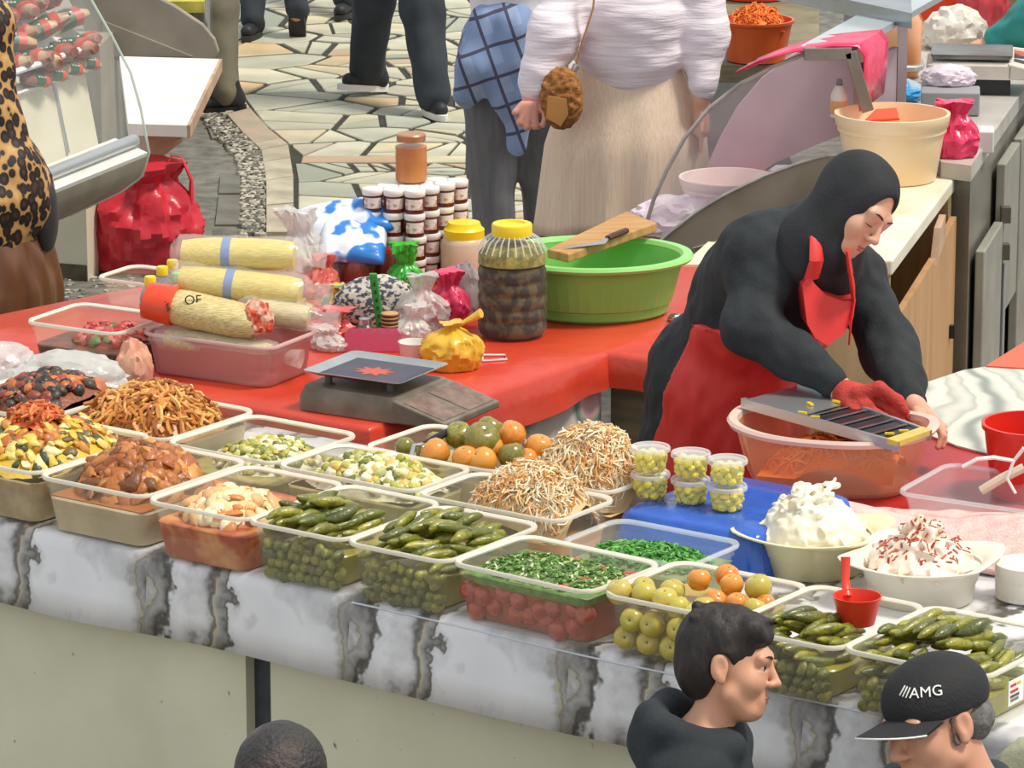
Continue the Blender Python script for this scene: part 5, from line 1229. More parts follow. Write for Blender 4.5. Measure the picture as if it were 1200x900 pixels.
for (a, c) in (((942, 63), (998, 62)), ((996, 60), (1017, 130))):
    p, q = Q(*a, Y3 - .02), Q(*c, Y3 - .02); d = (q - p).normalized(); s_ = Vector((d.z, 0, -d.x)) * .019
    MB().slab([p - s_, q - s_, q + s_, p + s_], .03).build('bracket_arm', mat('bracket', '#8f8a80', .45, '#77726a', scale=8), R3, world=True, smooth=False, bevel=.003)
zi = Q(800, 262, Y3).z - .02
fl3 = [P(770, 286, zi), P(1005, 200, zi), P(1060, 120, zi), P(905, 110, zi), P(830, 160, zi)]
d0 = Q(785, 275, Y3); d1 = Q(1010, 275, Y3)
MB().prism([(d0.x, Y3 + .02), (d1.x, Y3 + .02), (d1.x + .4, Y3 + 1.2), (d0.x + .4, Y3 + 1.2)], zi - .06, zi - .03).build('counter_floor', mat('pink_white', '#f2e6e6', .4), R3, world=True, smooth=False)
MB().prism([(d0.x + .1, Y3 + .02), (d1.x, Y3 + .02), (d1.x + .4, Y3 + 1.2), (d0.x + .45, Y3 + 1.2)], -.012, zi - .06).build('base', 'fridge_panel', R3, world=True, smooth=False)
bk = [d1 + Vector((-.02, .06, 0)), d1 + Vector((.14, .55, 0))]
MB().slab([Vector((bk[0].x, bk[0].y, zi)), Vector((bk[1].x, bk[1].y, zi)), Vector((bk[1].x, bk[1].y, zi + .48)), Vector((bk[0].x, bk[0].y, zi + .50))], .02).build('back_panel', mat('mauve_panel', '#a8939a', .5, '#8f7a82', scale=5), R3, world=True, smooth=False)
MB().slab([pq[-1] + Vector((-.02, .02, .01)), Q(1000, 62, Y3) + Vector((0, .02, .01)), Q(1000, 62, Y3) + Lr * L3 + Vector((0, 0, .01)), pq[-1] + Lr * L3 + Vector((-.02, 0, .01))], .02).build('top_shelf', mat('glossy_top', '#c8d0d2', .12, metal=.3), R3, world=True, smooth=False)
MB().prism([(Q(905, 12, 14).x, 13.9), (Q(1045, 34, 14).x, 13.3), (Q(1055, 20, 14.4).x, 14.1), (Q(960, 2, 14.2).x, 14.6)], Q(1045, 34, 13.3).z, Q(1045, 34, 13.3).z + .05).build('glass_top_plate', mat('reflective_top', '#b4bcc0', .2, '#8f999c', scale=4, metal=.7), R3, world=True, smooth=False)  # added metal plate standing in for the counter's reflecting glass top
MB().rings([[p + Lr * .55 for p in pq + [Q(968, 182, Y3), Q(905, 204, Y3), Q(850, 228, Y3), Q(800, 262, Y3)]], [p + Lr * .55 + Vector((0, .01, 0)) for p in pq + [Q(968, 182, Y3), Q(905, 204, Y3), Q(850, 228, Y3), Q(800, 262, Y3)]]], (True, True)).build('far_end_panel', mat('far_panel', '#dcc2ca', .5, '#cdaeb8', scale=4), R3, world=True, smooth=False)
for q_ in ((Q(1040, 30, 14).x, 13.45), (Q(1000, 10, 14).x, 14.2)): MB().box((q_[0], q_[1], (zi - .06 + Q(1045, 34, 13.3).z) / 2), (.03, .03, Q(1045, 34, 13.3).z - zi + .07)).build('cap_post', 'alu', R3, world=True, smooth=False)
# things inside
mat('pinkwhite_tub', '#fbe8e4', .35, '#f6dad6', scale=5)
def round_tub(name, loc, r, h, m, label, cat='tub', rings=2):
    rt = empty(name, loc, 0, label, cat); b = MB()
    b.lathe([(r * .78, 0), (r * .8, .004), (r * .93, h * .72), (r * .97, h * .74), (r * .97, h * .80), (r, h * .82), (r * 1.03, h * .97), (r * 1.03, h), (r * .97, h), (r * .92, h * .8), (r * .78, .01)], n=40); b.build('body', m, rt, sharp=50)
    return rt
round_tub('pink_bowl', Vector((Q(853, 222, Y3 + .24).x, Y3 + .24, zi - .03)), .15, .15, 'pinkwhite_tub', 'big pinkish white bowl behind the curved glass', 'bowl')
tag(crumple('pink_film', (.26, .16, .11), mat('pale_pink_film', '#f8e2f0', .25, '#fdf2f8', scale=8, alpha=.8, bump=.6), 41, .2, loc=(Q(792, 262, Y3 + .1).x, Y3 + .1, zi - .03)), 'pale pink film bag low behind the curved glass', 'plastic bag')  # bag whitened so its colour stands in for the bright reflection on the glass
tag(crumple('white_bag', (.3, .22, .14), mat('warm_film', '#f3dcc0', .3, '#f8ecdc', scale=9, bump=.6, bscale=14), 42, .15, loc=(Q(945, 190, Y3 + .25).x, Y3 + .22, zi - .03)), 'cream wrapped pack behind the pink bowl', 'pack')
tag(crumple('pink_pack', (.28, .2, .12), mat('rose_pack', '#d06a80', .35, '#b8546c', scale=10, bump=.5), 43, .15, loc=(Q(905, 165, Y3 + .42).x, Y3 + .44, zi - .03)), 'rose coloured pack at the back of the counter', 'pack')
bt = jar('spray_bottle', 983, 137, 1.0, [(.024, 0), (.026, .004), (.026, .07), (.014, .095), (.01, .10)], mat('bottle_white', '#f2efe8', .3), 'white bottle with orange label beside the bracket', 'bottle', lid=[(.011, .098), (.012, .1), (.008, .118), (.001, .12)], lidm=mat('violet_cap', '#4a4470', .4), fill=[(.0265, .01), (.027, .011), (.027, .052), (.0265, .053)], fillm=mat('orange_label', '#f0a03a', .5))
bt.location = Vector((Q(983, 137, Y3 + .05).x, Y3 + .05, Q(983, 137, Y3 + .05).z))
# hot pink plastic draped over the counter top
mat('magenta_film', '#e0305e', .25, '#e63a66', scale=7, bump=.8, bscale=12)
b = MB(); dv_ = Lr * .28
rowsx = [[(862, 84), (890, 72), (930, 60), (975, 52), (1005, 52), (1014, 64), (1012, 95), (1008, 128)]]
vs = []; fs = []; kk = 8
for s_ in range(7):
    for (x, y) in rowsx[0]:
        p = Q(x, y, Y3 - .03) + dv_ * (s_ / 6) + Vector((0, 0, .012 * noise.noise(Vector((x * .05, s_ * .9, 3))))); vs.append(p)
for j in range(6):
    for i in range(kk - 1): a = j * kk + i; fs.append((a, a + 1, a + kk + 1, a + kk))
b.add(vs, fs); o = b.build('magenta_bag', 'magenta_film', world=True); o.modifiers.new('t', 'SOLIDIFY').thickness = .004
tag(o, 'magenta plastic bag draped over the curved counter top', 'plastic bag')

# ================================================================== WOODEN CABINET, TUB, METAL COUNTER
mat('cab_wood', '#c49a6c', .5, '#b4875a', scale=3, stretch=(6, 6, .6), bump=.05); mat('cab_top', '#efe9da', .4, '#dccfae', scale=4)
zc = .95; cq = [P(946, 275, zc), P(938, 302, zc), P(1046, 305, zc), P(1119, 208, zc), P(985, 190, zc)]
CB = empty('wooden_cabinet', Vector((cq[2].x - .2, cq[2].y + .3, 0)), 0, 'light wooden cabinet with white worn top under the big tub', 'cabinet')
MB().prism([(p.x, p.y) for p in cq], zc - .045, zc).build('top', 'cab_top', CB, world=True, smooth=False, bevel=.006)
cin = [p.lerp(sum(cq, Vector()) / 5, .05) for p in cq]
mat('cab_body', '#d8bd90', .6, '#c8a878', scale=4, stretch=(6, 6, .6))
MB().prism([(p.x, p.y) for p in cin], -.012, .02).build('bottom', 'cab_body', CB, world=True, smooth=False)
for i_, j_ in ((0, 1), (1, 2), (3, 4), (4, 0)):        # carcass open on the door side, so that the gap above the door is a real hollow
    u_, v_ = cin[i_], cin[j_]
    MB().slab([Vector((u_.x, u_.y, .02)), Vector((v_.x, v_.y, .02)), Vector((v_.x, v_.y, zc - .046)), Vector((u_.x, u_.y, zc - .046))], .018).build('side_panel', 'cab_body', CB, world=True, smooth=False)
e0_, e1_ = cin[2], cin[3]; nd = Vector((e1_.y - e0_.y, -(e1_.x - e0_.x), 0)).normalized()
def dpt(t, z, o=.015): p = e0_.lerp(e1_, t) + nd * o; return Vector((p.x, p.y, z))
MB().slab([dpt(.03, .0), dpt(.98, .0), dpt(.98, .84), dpt(.62, .80), dpt(.03, .68 + .1)], .02).build('door', 'cab_wood', CB, world=True, smooth=False)
MB().slab([dpt(.60, .78, .02), dpt(.75, .82, .02), dpt(.75, .90, .02), dpt(.66, .88, .02)], .02).build('wood_block', 'raw_wood', CB, world=True, smooth=False)
MB().box(dpt(.90, .50, .03), (.02, .02, .04)).build('latch', 'black_plastic', CB, world=True, smooth=False)
bt_ = round_tub('big_tub', P(1045, 212, zc) + Vector((0, .03, .002)), .172, .205, mat('tub_cream', '#f3dfc0', .35, '#f0d0a0', scale=3), 'big cream tub of orange liquid on the wooden cabinet')
MB().lathe([(.130, .01), (.135, .012), (.16, .15), (.001, .15)], n=32).build('filling', mat('orange_fill', '#e8a860', .4), bt_)
rsp = MB(); c0 = bt_.location + Vector((-.03, -.02, .19)); rsp.slab([c0 + Vector((-.06, -.01, -.01)), c0 + Vector((.05, -.02, .0)), c0 + Vector((.045, .03, .025)), c0 + Vector((-.02, .03, .02))], .012); tag(rsp.build('red_scoop', mat('scoop_red', '#e05a3a', .35), world=True, smooth=False, bevel=.004), 'orange red scoop lying in the big cream tub', 'scoop')
# grey metal counter
mat('metal_grey', '#8d897e', .4, '#7a766c', scale=5, metal=.3); mat('metal_pale', '#a8a598', .4, '#98958a', scale=6, metal=.2); mat('counter_top', '#c9c6be', .3, '#b4b0a6', scale=5)
zm = 1.0; mq = [P(1072, 128, zm), P(1103, 190, zm), P(1138, 194, zm), P(1206, 96, zm), P(1222, 35, zm), P(1010, 20, zm)]
MC = empty('metal_counter', Vector((mq[2].x, mq[2].y + .6, 0)), 0, 'grey metal counter with doors behind the wooden cabinet', 'counter')
MB().prism([(p.x, p.y) for p in mq], zm - .05, zm).build('top', 'counter_top', MC, world=True, smooth=False)
min_ = [p.lerp(sum(mq, Vector()) / 6, .02) for p in mq]
MB().prism([(p.x, p.y) for p in min_], -.012, zm - .05).build('body', 'metal_grey', MC, world=True, smooth=False)
a_, b_2 = min_[2], min_[3]; nm = Vector((b_2.y - a_.y, -(b_2.x - a_.x), 0)).normalized()
def mpt(t, z, o): p = a_.lerp(b_2, t) + nm * o; return Vector((p.x, p.y, z))
for (t0, t1, z0, z1, o_) in ((.03, .34, .02, .72, .03), (.36, .62, .40, .90, .03), (.66, .98, .1, .9, .03)):
    MB().slab([mpt(t0, z0, o_), mpt(t1, z0, o_), mpt(t1, z1, o_), mpt(t0, z1, o_)], .03).build('door', 'metal_pale', MC, world=True, smooth=False, bevel=.005)
for z in (.74, .62): MB().box(mpt(.35, z, .05), (.03, .04, .05)).build('hinge', mat('hinge', '#6f6a5c', .4, metal=.7), MC, world=True, smooth=False)
MB().tube([mpt(.35, .58, .05), mpt(.35, .05, .05)], .008, 6).build('door_bar', 'alu', MC, world=True)
# scale on the counter
s2l = P(1140, 108, zm) + Vector((0, .05, .055)); s2 = empty('price_scale', s2l, -.12, 'white price scale with steel plate and coloured keypad', 'weighing scale')
b = MB(); b.rings([rrect(.30, .24, .02, .0, cx=.0), rrect(.30, .24, .02, .045), rrect(.27, .22, .02, .055)], (True, True)); b.build('housing', mat('scale_white', '#e6dfd2', .4, '#d4cabb', scale=6), s2, sharp=30)
b = MB(); b.rings([[(.12, -.12, 0), (.26, -.12, 0), (.26, .12, 0), (.12, .12, 0)], [(.12, -.12, .055), (.26, -.12, .02), (.26, .12, .06), (.12, .12, .075)]], (True, True)); b.build('control_panel', 'scale_white', s2, smooth=False, bevel=.004)
for (x0, y0, w_, d_, c) in ((.14, .06, .10, .03, '#e0a890'), (.14, .02, .045, .03, '#c84a38'), (.19, .02, .055, .03, '#33508a'), (.14, -.03, .045, .04, '#2c2c30'), (.19, -.03, .055, .04, '#c4603c'), (.14, -.08, .10, .035, '#38383c')):
    f = lambda x, y: .055 + (x - .12) / .14 * (-.035 + .02 * (y + .12) / .24) + .02 * (y + .12) / .24 + .003
    MB().slab([(x0, y0, f(x0, y0)), (x0 + w_, y0, f(x0 + w_, y0)), (x0 + w_, y0 + d_, f(x0 + w_, y0 + d_)), (x0, y0 + d_, f(x0, y0 + d_))], .002).build('key_block', mat('key' + c[1:], c, .5), s2, smooth=False)
b = MB(); b.rings([rrect(.26, .22, .015, .065), rrect(.27, .23, .015, .075), rrect(.27, .23, .015, .08), rrect(.25, .21, .012, .078)], (True, True)); b.build('plate', mat('plate_steel', '#8f918c', .3, '#74766f', scale=8, metal=.7), s2)
MB().box((0, 0, -.028), (.26, .2, .055)).build('foot', 'black_plastic', s2)
tag(MB().box(P(1115, 135, zm) + Vector((.0, .05, .04)), (.19, .14, .075), -.1).build('grey_box', mat('grey_box', '#9a9a9c', .5), world=True, smooth=False, bevel=.005), 'flat grey box under the folded cloth by the price scale', 'box')
tag(crumple('folded_cloth', (.16, .12, .06), mat('lilac_cloth', '#e8dce4', .9, '#d6c6d0', scale=14, bump=.4), 51, .2, loc=P(1112, 128, zm) + Vector((0, .03, .078))), 'crumpled pale lilac cloth on the flat grey box', 'cloth')
tag(MB().box(P(1150, 175, zm) + Vector((0, .06, .02)), (.09, .10, .07), -.1).build('white_box', 'white_enamel', world=True, smooth=False, bevel=.005), 'small white box at the counter edge beside the pink bag', 'box')
tag(knotbag('pink_bag', (.15, .12, .17), 'magenta_film', 52, 8, .14, .35, .25, loc=P(1118, 185, zm) + Vector((0, .03, .002))), 'hot pink plastic bag squeezed beside the big cream tub', 'plastic bag')
tag(crumple('blue_film_bag', (.22, .2, .07), mat('blue_film', '#a9c4d8', .3, '#3aa0dc', scale=6, ramp=(.5, .6), bump=.6), 53, .2, loc=P(1040, 122, zm) + Vector((0, .08, .0))), 'blue and clear film bag behind the big cream tub', 'plastic bag')
# orange tank and rusty frame
OT = empty('orange_tank', P(1042, 96, zm) + Vector((0, .15, 0)), 0, 'cloudy container with orange liquid and steel rim behind the magenta bag', 'tank')
b = MB(); b.rings([rrect(.20, .2, .05, 0), rrect(.23, .22, .05, .03), rrect(.23, .22, .05, .19), rrect(.2, .2, .05, .22)], (True, True)); b.build('body', mat('tank_orange', '#eab892', .3, '#e89a66', scale=5), OT)
b = MB(); b.rings([rrect(.25, .24, .06, .03), rrect(.26, .25, .06, .045), rrect(.25, .24, .06, .05)], (True, True)); b.build('band', 'alu', OT)
tag(crumple('grey_bag', (.16, .14, .12), mat('dark_film', '#4c5058', .35, '#8a9098', scale=10, bump=.6), 54, .2, loc=P(1050, 50, zm) + Vector((0, .15, .12))), 'dark grey plastic bag on top of the orange tank', 'plastic bag')
fr = MB(); p, q = Q(1072, 4, 15.2), Q(1098, 68, 15.0); fr.slab([p, q, q + Vector((-.045, 0, -.0)), p + Vector((-.045, 0, 0))], .03); tag(fr.build('rusty_frame', mat('rust', '#8a4a2c', .8, '#d8b48a', scale=18, ramp=(.4, .6)), world=True, smooth=False), 'leaning rusty wooden frame strip behind the price scale', 'frame')
# back row: orange buckets, crate, bags
def bucket(name, loc, r, h, m, label, rimm=None, taper=.8, cat='bucket'):
    rt = empty(name, loc, 0, label, cat); b = MB(); b.lathe([(r * taper, 0), (r * taper, .004), (r * .98, h * .92), (r * 1.03, h * .93), (r * 1.04, h), (r * .97, h), (r * .96, h * .9), (r * (taper - .03), .01)], n=36); b.build('body', m, rt, sharp=50); return rt
mat('orange_bucket', '#d8602a', .35, alpha=.95); mat('orange_red', '#e0481e', .4)
ob = bucket('orange_bucket', P(888, 76, .85) + Vector((0, .12, 0)), .135, .15, 'orange_bucket', 'orange translucent bucket heaped with grated carrot')
cc_ = empty('tmp', ob.location, 0)
o = heap('grated_carrot', cc_, heap_fn(.11, .11, .07, .12, seed=20), .2, .2, 'shreds', 'heap of bright grated carrot in the orange bucket', 'carrot', ['#e8761e', '#f08a2c', '#d9641a'], 'strand', 350, .035, 21); bpy.data.objects.remove(cc_)
bucket('orange_basin', P(890, 12, .85) + Vector((.0, .35, 0)), .17, .12, 'orange_red', 'empty orange red basin behind the grated carrot', cat='basin')
tag(MB().prism([(p.x, p.y) for p in [P(830, 78, .84), P(960, 78, .84), P(960, -60, .84), P(820, -60, .84)]], .78, .845).build('rear_counter', 'wood_side', world=True, smooth=False), 'rear counter board under the orange buckets', 'counter')
cr_ = empty('orange_crate', P(1092, 44, zm) + Vector((0, .4, 0)), 0, 'orange red plastic crate behind the rusty frame', 'crate')
for (c, d) in (((0, -.12, .09), (.3, .012, .18)), ((0, .12, .09), (.3, .012, .18)), ((-.15, 0, .09), (.012, .24, .18)), ((.15, 0, .09), (.012, .24, .18))): MB().box(c, d).build('side_wall', 'orange_red', cr_, smooth=False)
MB().box((0, 0, .01), (.3, .24, .02)).build('bottom', 'orange_red', cr_, smooth=False)
tag(crumple('white_bag', (.20, .16, .14), mat('offwhite_film', '#e8e2d6', .4, '#d2cabc', scale=8, bump=.5), 55, .22, loc=P(1122, 62, zm) + Vector((0, .1, 0))), 'crumpled off white plastic bag beside the resting hand', 'plastic bag')
tag(knotbag('red_bag', (.17, .12, .34), mat('coral_film', '#d84a54', .3, '#dd545c', scale=6, bump=.3), 56, 7, .12, .5, .3, loc=P(1160, 52, zm) + Vector((0, .25, 0))), 'tall coral red carrier bag behind the resting hand', 'plastic bag')
jar('steel_pot', 1104, 52, zm, [(.035, 0), (.038, .004), (.038, .06), (.03, .064)], mat('pale_can', '#d8c8a8', .4), 'small pale can beside the off white bag', 'can')
# crates and clutter further back
tag(MB().box(P(1130, 10, .9) + Vector((0, 1.2, .1)), (.9, .5, .5)).build('wooden_crate', mat('crate_wood', '#a8946c', .8, '#8a7450', scale=6), world=True, smooth=False, bevel=.01), 'weathered wooden crate at the rear of the counter', 'crate')
# red buckets
bk1 = bucket('red_bucket', P(1182, 428, 0) + Vector((.02, .12, 0)), .17, .20, mat('bucket_red', '#c82a26', .35, '#b02420', scale=4), 'red bucket on the ground behind the marble sheet')
MB().tube([Q(1128, 420, 14.25), Q(1140, 425, 14.2), Q(1165, 412, 14.15), Q(1185, 395, 14.15)], [.008, .012, .016, .016], 8).build('handle_grip', mat('bone', '#d6c6b0', .6), bk1, world=True)
bk2 = bucket('red_bucket', P(1214, 592, T) + Vector((.0, .1, .0)), .115, .17, mat('bucket_bright', '#e22c20', .3, '#d02418', scale=4), 'bright red bucket with white rope handle at the table end')
MB().tube([Q(1150, 575, 9.38), Q(1175, 560, 9.37), Q(1200, 548, 9.37)], .011, 8).build('handle_grip', 'bone', bk2, world=True)
MB().tube([Q(1128, 547, 9.39), Q(1145, 538, 9.38), Q(1165, 536, 9.38), Q(1188, 540, 9.38), Q(1200, 525, 9.37)], .005, 6).build('rope', 'white_lid', bk2, world=True)
MB().tube([Q(1188, 540, 9.36), Q(1180, 560, 9.36), Q(1190, 578, 9.36)], .004, 6).build('rope_fringe', 'white_lid', bk2, world=True)
tag(MB().prism([(p.x, p.y) for p in [P(1155, 432, T), P(1290, 440, T), P(1290, 400, T), P(1200, 404, T)]], T - .02, T + .008).build('orange_sheet', mat('orange_sheet', '#e0603a', .4), world=True, smooth=False), 'orange sheet beyond the marble sheet', 'sheet')

# ================================================================== GRATING BASIN
gb0 = P(975, 568, T); GB = empty('grating_basin', gb0 + Vector((0, 0, .001)), -.28, 'oblong salmon translucent basin catching grated carrot', 'basin')
b = MB(); n = 72; hb = .15
def oring(a, bb, z, wav=0, rb=0): return [((a + (rb if k % 2 else 0)) * math.copysign(abs(math.cos(t)) ** .8, math.cos(t)), (bb + (rb if k % 2 else 0)) * math.copysign(abs(math.sin(t)) ** .8, math.sin(t)), z + wav * math.cos(2 * t)) for k, t in enumerate([2 * math.pi * q / n for q in range(n)])]
b.rings([oring(.175, .115, 0), oring(.185, .122, .006), oring(.198, .134, .04, 0, .0025), oring(.22, .152, hb * .8, 0, .0025), oring(.225, .156, hb - .01, .006), oring(.221, .152, hb - .01, .006), oring(.18, .118, .01)], (True, True)); b.build('body', 'salmon_plastic', GB, sharp=25)
b = MB(); b.rings([oring(.222, .153, hb - .012, .006), oring(.243, .172, hb - .012, .006), oring(.248, .176, hb - .002, .006), oring(.243, .172, hb + .005, .006), oring(.224, .155, hb + .002, .006)], (False, False), closed=True); b.build('rim', 'salmon_rim', GB)
cc_ = empty('tmp', gb0, -.28); fnb = heap_fn(.175, .115, .075, .035, cx=.03, seed=22)
heap('grated_carrot', cc_, fnb, .32, .2, 'shreds', 'grated carrot gathering in the salmon basin', 'carrot', ['#ea7a24', '#f08c34', '#d9661c', '#e89a4a'], 'strand', 420, .04, 23, base_col='#e2761f'); 
bpy.data.objects.remove(cc_)
# grater board
zg = T + hb + .008; GR = empty('grater', P(980, 500, zg), 0, 'long steel grater board with black blades laid over the basin', 'grater')
g0, g1, g2, g3 = P(868, 480, zg), P(1052, 522, zg), P(1092, 508, zg), P(938, 462, zg)
def GP(u, v, dz=0): p = g0.lerp(g1, u).lerp(g3.lerp(g2, u), v); return Vector((p.x, p.y, p.z + dz + (1 - u) * .02))
for (u0, u1, v0, v1, m, nm_, z0, th) in ((0, 1, 0, .06, 'alu', 'side_rail', -.004, .024), (0, 1, .94, 1, 'alu', 'side_rail', -.004, .024), (0, .38, .06, .94, 'alu', 'steel_plate', 0, .004), (.38, .94, .06, .94, 'black_plastic', 'blade_bed', 0, .005)):
    MB().slab([GP(u0, v0, z0), GP(u1, v0, z0), GP(u1, v1, z0), GP(u0, v1, z0)], th).build(nm_, m, GR, world=True, smooth=False)
for u in (.40, .50, .60, .70, .80): MB().slab([GP(u, .08, .004), GP(u + .025, .08, .006), GP(u + .045, .92, .006), GP(u + .02, .92, .004)], .002).build('blade', 'steel', GR, world=True, smooth=False)
MB().slab([GP(.93, 0, .003), GP(1, 0, .003), GP(1, 1, .003), GP(.93, 1, .003)], .012).build('end_bar', mat('yellow_bar', '#e0c43a', .45, '#c8b070', scale=20), GR, world=True, smooth=False)
for u, v in ((.36, .12), (.45, .1), (.34, .85), (.88, .3), (.9, .6), (.28, .5)): MB().box(GP(u, v, .006), (.022, .008, .005), u * 7).build('carrot_scrap', 'yellow_lid', GR, world=True, smooth=False)

# ================================================================== PEOPLE
SKIN = '#d9a788'
vmat('skin_tone', .45, sss=.08); mat('brown_hair', '#3a281c', .6, '#52392a', scale=20, bump=.4, bscale=60)
mat('eye_white', '#ddd6cf', .3); mat('iris', '#2a1c14', .2, coat=.5)
def head_sdf(skin=SKIN, lip='#b8665c', brow='#4a3428', jaw=1.0, female=False, ears=True, neck=.05, eyes_closed=False, nose=1.0, cheek=1.0):
    h = SDF()
    h.ell((0, -.012, .035), (.074, .094, .086), k=.02, col=skin)
    h.ell((0, .030, -.030), (.058 * jaw, .060, .084), k=.03, col=skin)
    h.ell((0, .064, -.094), (.024 * jaw, .022, .019), k=.03, col=skin)
    for s in (-1, 1):
        h.ell((s * .036, .058, -.028), (.026 * cheek, .026, .028), k=.025, col=skin)
        h.cap((s * .052, .02, -.06), (s * .025, .055, -.092), .018 * jaw, .016, k=.025, col=skin)
        h.ell((s * .031, .094, .006), (.019, .012, .010), k=.012, op='sub')
        h.cap((s * .017, .0860, .0145), (s * .045, .0790, .0130), .0055, .0045, k=.006, col=skin)   # upper lid
        h.cap((s * .018, .0855, -.0045), (s * .043, .0790, -.0045), .0045, .0040, k=.006, col=skin)
        if eyes_closed: h.ell((s * .031, .0790, .0055), (.0165, .0120, .0120), k=.006, col=skin)
        h.cap((s * .014, .0900, .0235), (s * .050, .078, .0245), .006, .005, k=.008, col=skin)
        h.ell((s * .0125, .099, -.032), (.0085 * nose, .0095, .0075), k=.006, col=skin)
        if ears:
            h.ell((s * .077, -.004, -.002), (.010, .020, .031), k=.008, col=skin); h.ell((s * .087, .002, .002), (.007, .010, .018), k=.004, op='sub'); h.ell((s * .078, .004, -.028), (.008, .009, .011), k=.006, col=skin)
    h.cap((-.034, .076, .026), (.034, .076, .026), .015, k=.015, col=skin)
    h.cap((0, .088, .016), (0, .110, -.026), .0075, .0105 * nose, k=.012, col=skin)
    h.ell((0, .111, -.029), (.0105 * nose, .0095, .0085), k=.006, col=skin)
    h.ell((0, .079, -.066), (.027, .013, .02), k=.012, col=skin)
    h.ell((0, .0815, -.0695), (.018, .008, .007), k=.006, col=skin)
    if neck: h.cap((0, -.02, -.06), (0, -.04, -.19), neck, neck * 1.08, k=.03, col=skin)
    return h
mat('brow_hair', '#3f2e25', .8)
mat('lips', '#b2605a', .4)
def add_face(o, M, closed=False, brow='brow_hair'):
    off = o.location
    def loc(v): return (M @ Vector(v)) - off
    sc = M.to_scale()[0]
    MB().tube([loc(p) for p in ((-.020, .0855, -.0655), (-.009, .0920, -.0625), (0, .0925, -.0637), (.009, .0920, -.0625), (.020, .0855, -.0655))], [.0012 * sc, .0034 * sc, .0032 * sc, .0034 * sc, .0012 * sc], 8).build('upper_lip', 'lips', o)
    MB().tube([loc(p) for p in ((-.018, .0855, -.0670), (-.008, .0900, -.0705), (.008, .0900, -.0705), (.018, .0855, -.0670))], [.0012 * sc, .0040 * sc, .0040 * sc, .0012 * sc], 8).build('lower_lip', 'lips', o)
    for s in (-1, 1):
        if not closed:
            for r_, y_, m_, nm in ((.0122, .0760, 'eye_white', 'eye'), (.0080, .0822, 'iris', 'iris')):
                bm = bmesh.new(); bmesh.ops.create_icosphere(bm, subdivisions=2, radius=r_ * sc); me = bpy.data.meshes.new(nm); bm.to_mesh(me); bm.free()
                e = bpy.data.objects.new(nm, me); COL.objects.link(e); fin(e, m_, True, 0); e.parent = o; e.location = loc((s * .031, y_, .0055))
        z = -.0045 if closed else .0105
        MB().tube([loc(p) for p in ((s * .018, .0890, z), (s * .031, .0915 if closed else .0900, z - (.002 if closed else -.0015)), (s * .045, .0820, z - .0005))], [.0008 * sc, .0013 * sc, .0009 * sc], 6).build('eyelashes', 'iris', o)
        MB().tube([loc(p) for p in ((s * .014, .0985, .0245), (s * .024, .0975, .0285), (s * .036, .0940, .0300), (s * .051, .0840, .0255))], [.0020 * sc, .0027 * sc, .0023 * sc, .0010 * sc], 6).build('eyebrow', brow, o)
def arm_path(sd, pts, rs, col=None, k=.04): return sd.path(pts, rs, k, col)
def person(name, loc, label): return None
def body_root(sd, name, vox, label, cat='person', loc=None, m='skin_tone', smooth=1):
    o = sd.mesh(name, m, vox, loc=loc, smooth=smooth); return tag(o, label, cat)

# ---------------------------------------------------------------- the woman in the red apron
mat('black_knit', '#22272a', .85, '#2c3235', scale=14, bump=.2, bscale=120); mat('black_scarf', '#1e2022', .8, '#2a2c30', scale=8, bump=.15, bscale=80)
mat('red_apron', '#e03a34', .5, '#da3631', scale=3, bump=.25, bscale=10); mat('red_strap', '#dc3a34', .5)
mat('glove_knit', '#c8473c', .9, '#b03a32', scale=26, bump=.5, bscale=140)
def N3(v): return np.array(v, float)
hip = Q(852, 446, 10.30); waist = Q(884, 378, 10.25); chest = Q(925, 334, 10.13); nk = Q(960, 284, 10.04)
shR = Q(892, 306, 10.00); shL = Q(1004, 322, 10.19); elR = Q(880, 382, 9.90); elL = Q(1043, 412, 10.06); wrR = Q(983, 455, 9.80); wrL = Q(1068, 472, 9.86)
hc = Q(1001, 242, 9.96)
fwd = Vector((.60, -.70, -.47)).normalized(); upv = Vector((.42, .24 * .9, .97 * .9))
HM = frame(hc, fwd, upv, .96)
bodyS = SDF(); bodyS.xf(HM, head_sdf('#dba98b', lip='#b8625a', female=True, ears=False, neck=0, eyes_closed=True, jaw=.92, nose=.92))
bodyS.cap(HM @ Vector((0, -.02, -.06)), nk, .048, .06, k=.03, col=SKIN)
bodyS.path([nk, chest, waist, hip], [.06, .115, .10, .14], .05, SKIN)
lf = Vector((hip.x - .03, hip.y + .02, .0)); rf = Vector((hip.x + .12, hip.y + .1, .0))
for f_ in (lf, rf):
    bodyS.path([hip, f_.lerp(hip, .52), Vector((f_.x, f_.y, .09))], [.10, .06, .04], .03, SKIN); bodyS.ell((f_.x + .04, f_.y - .04, .035), (.10, .06, .035), k=.03, col='#2a2a2c')
bodyS.path([nk, shR, elR, wrR], [.05, .055, .042, .028], .03, SKIN); bodyS.path([nk, shL, elL, wrL], [.05, .055, .042, .027], .03, SKIN)
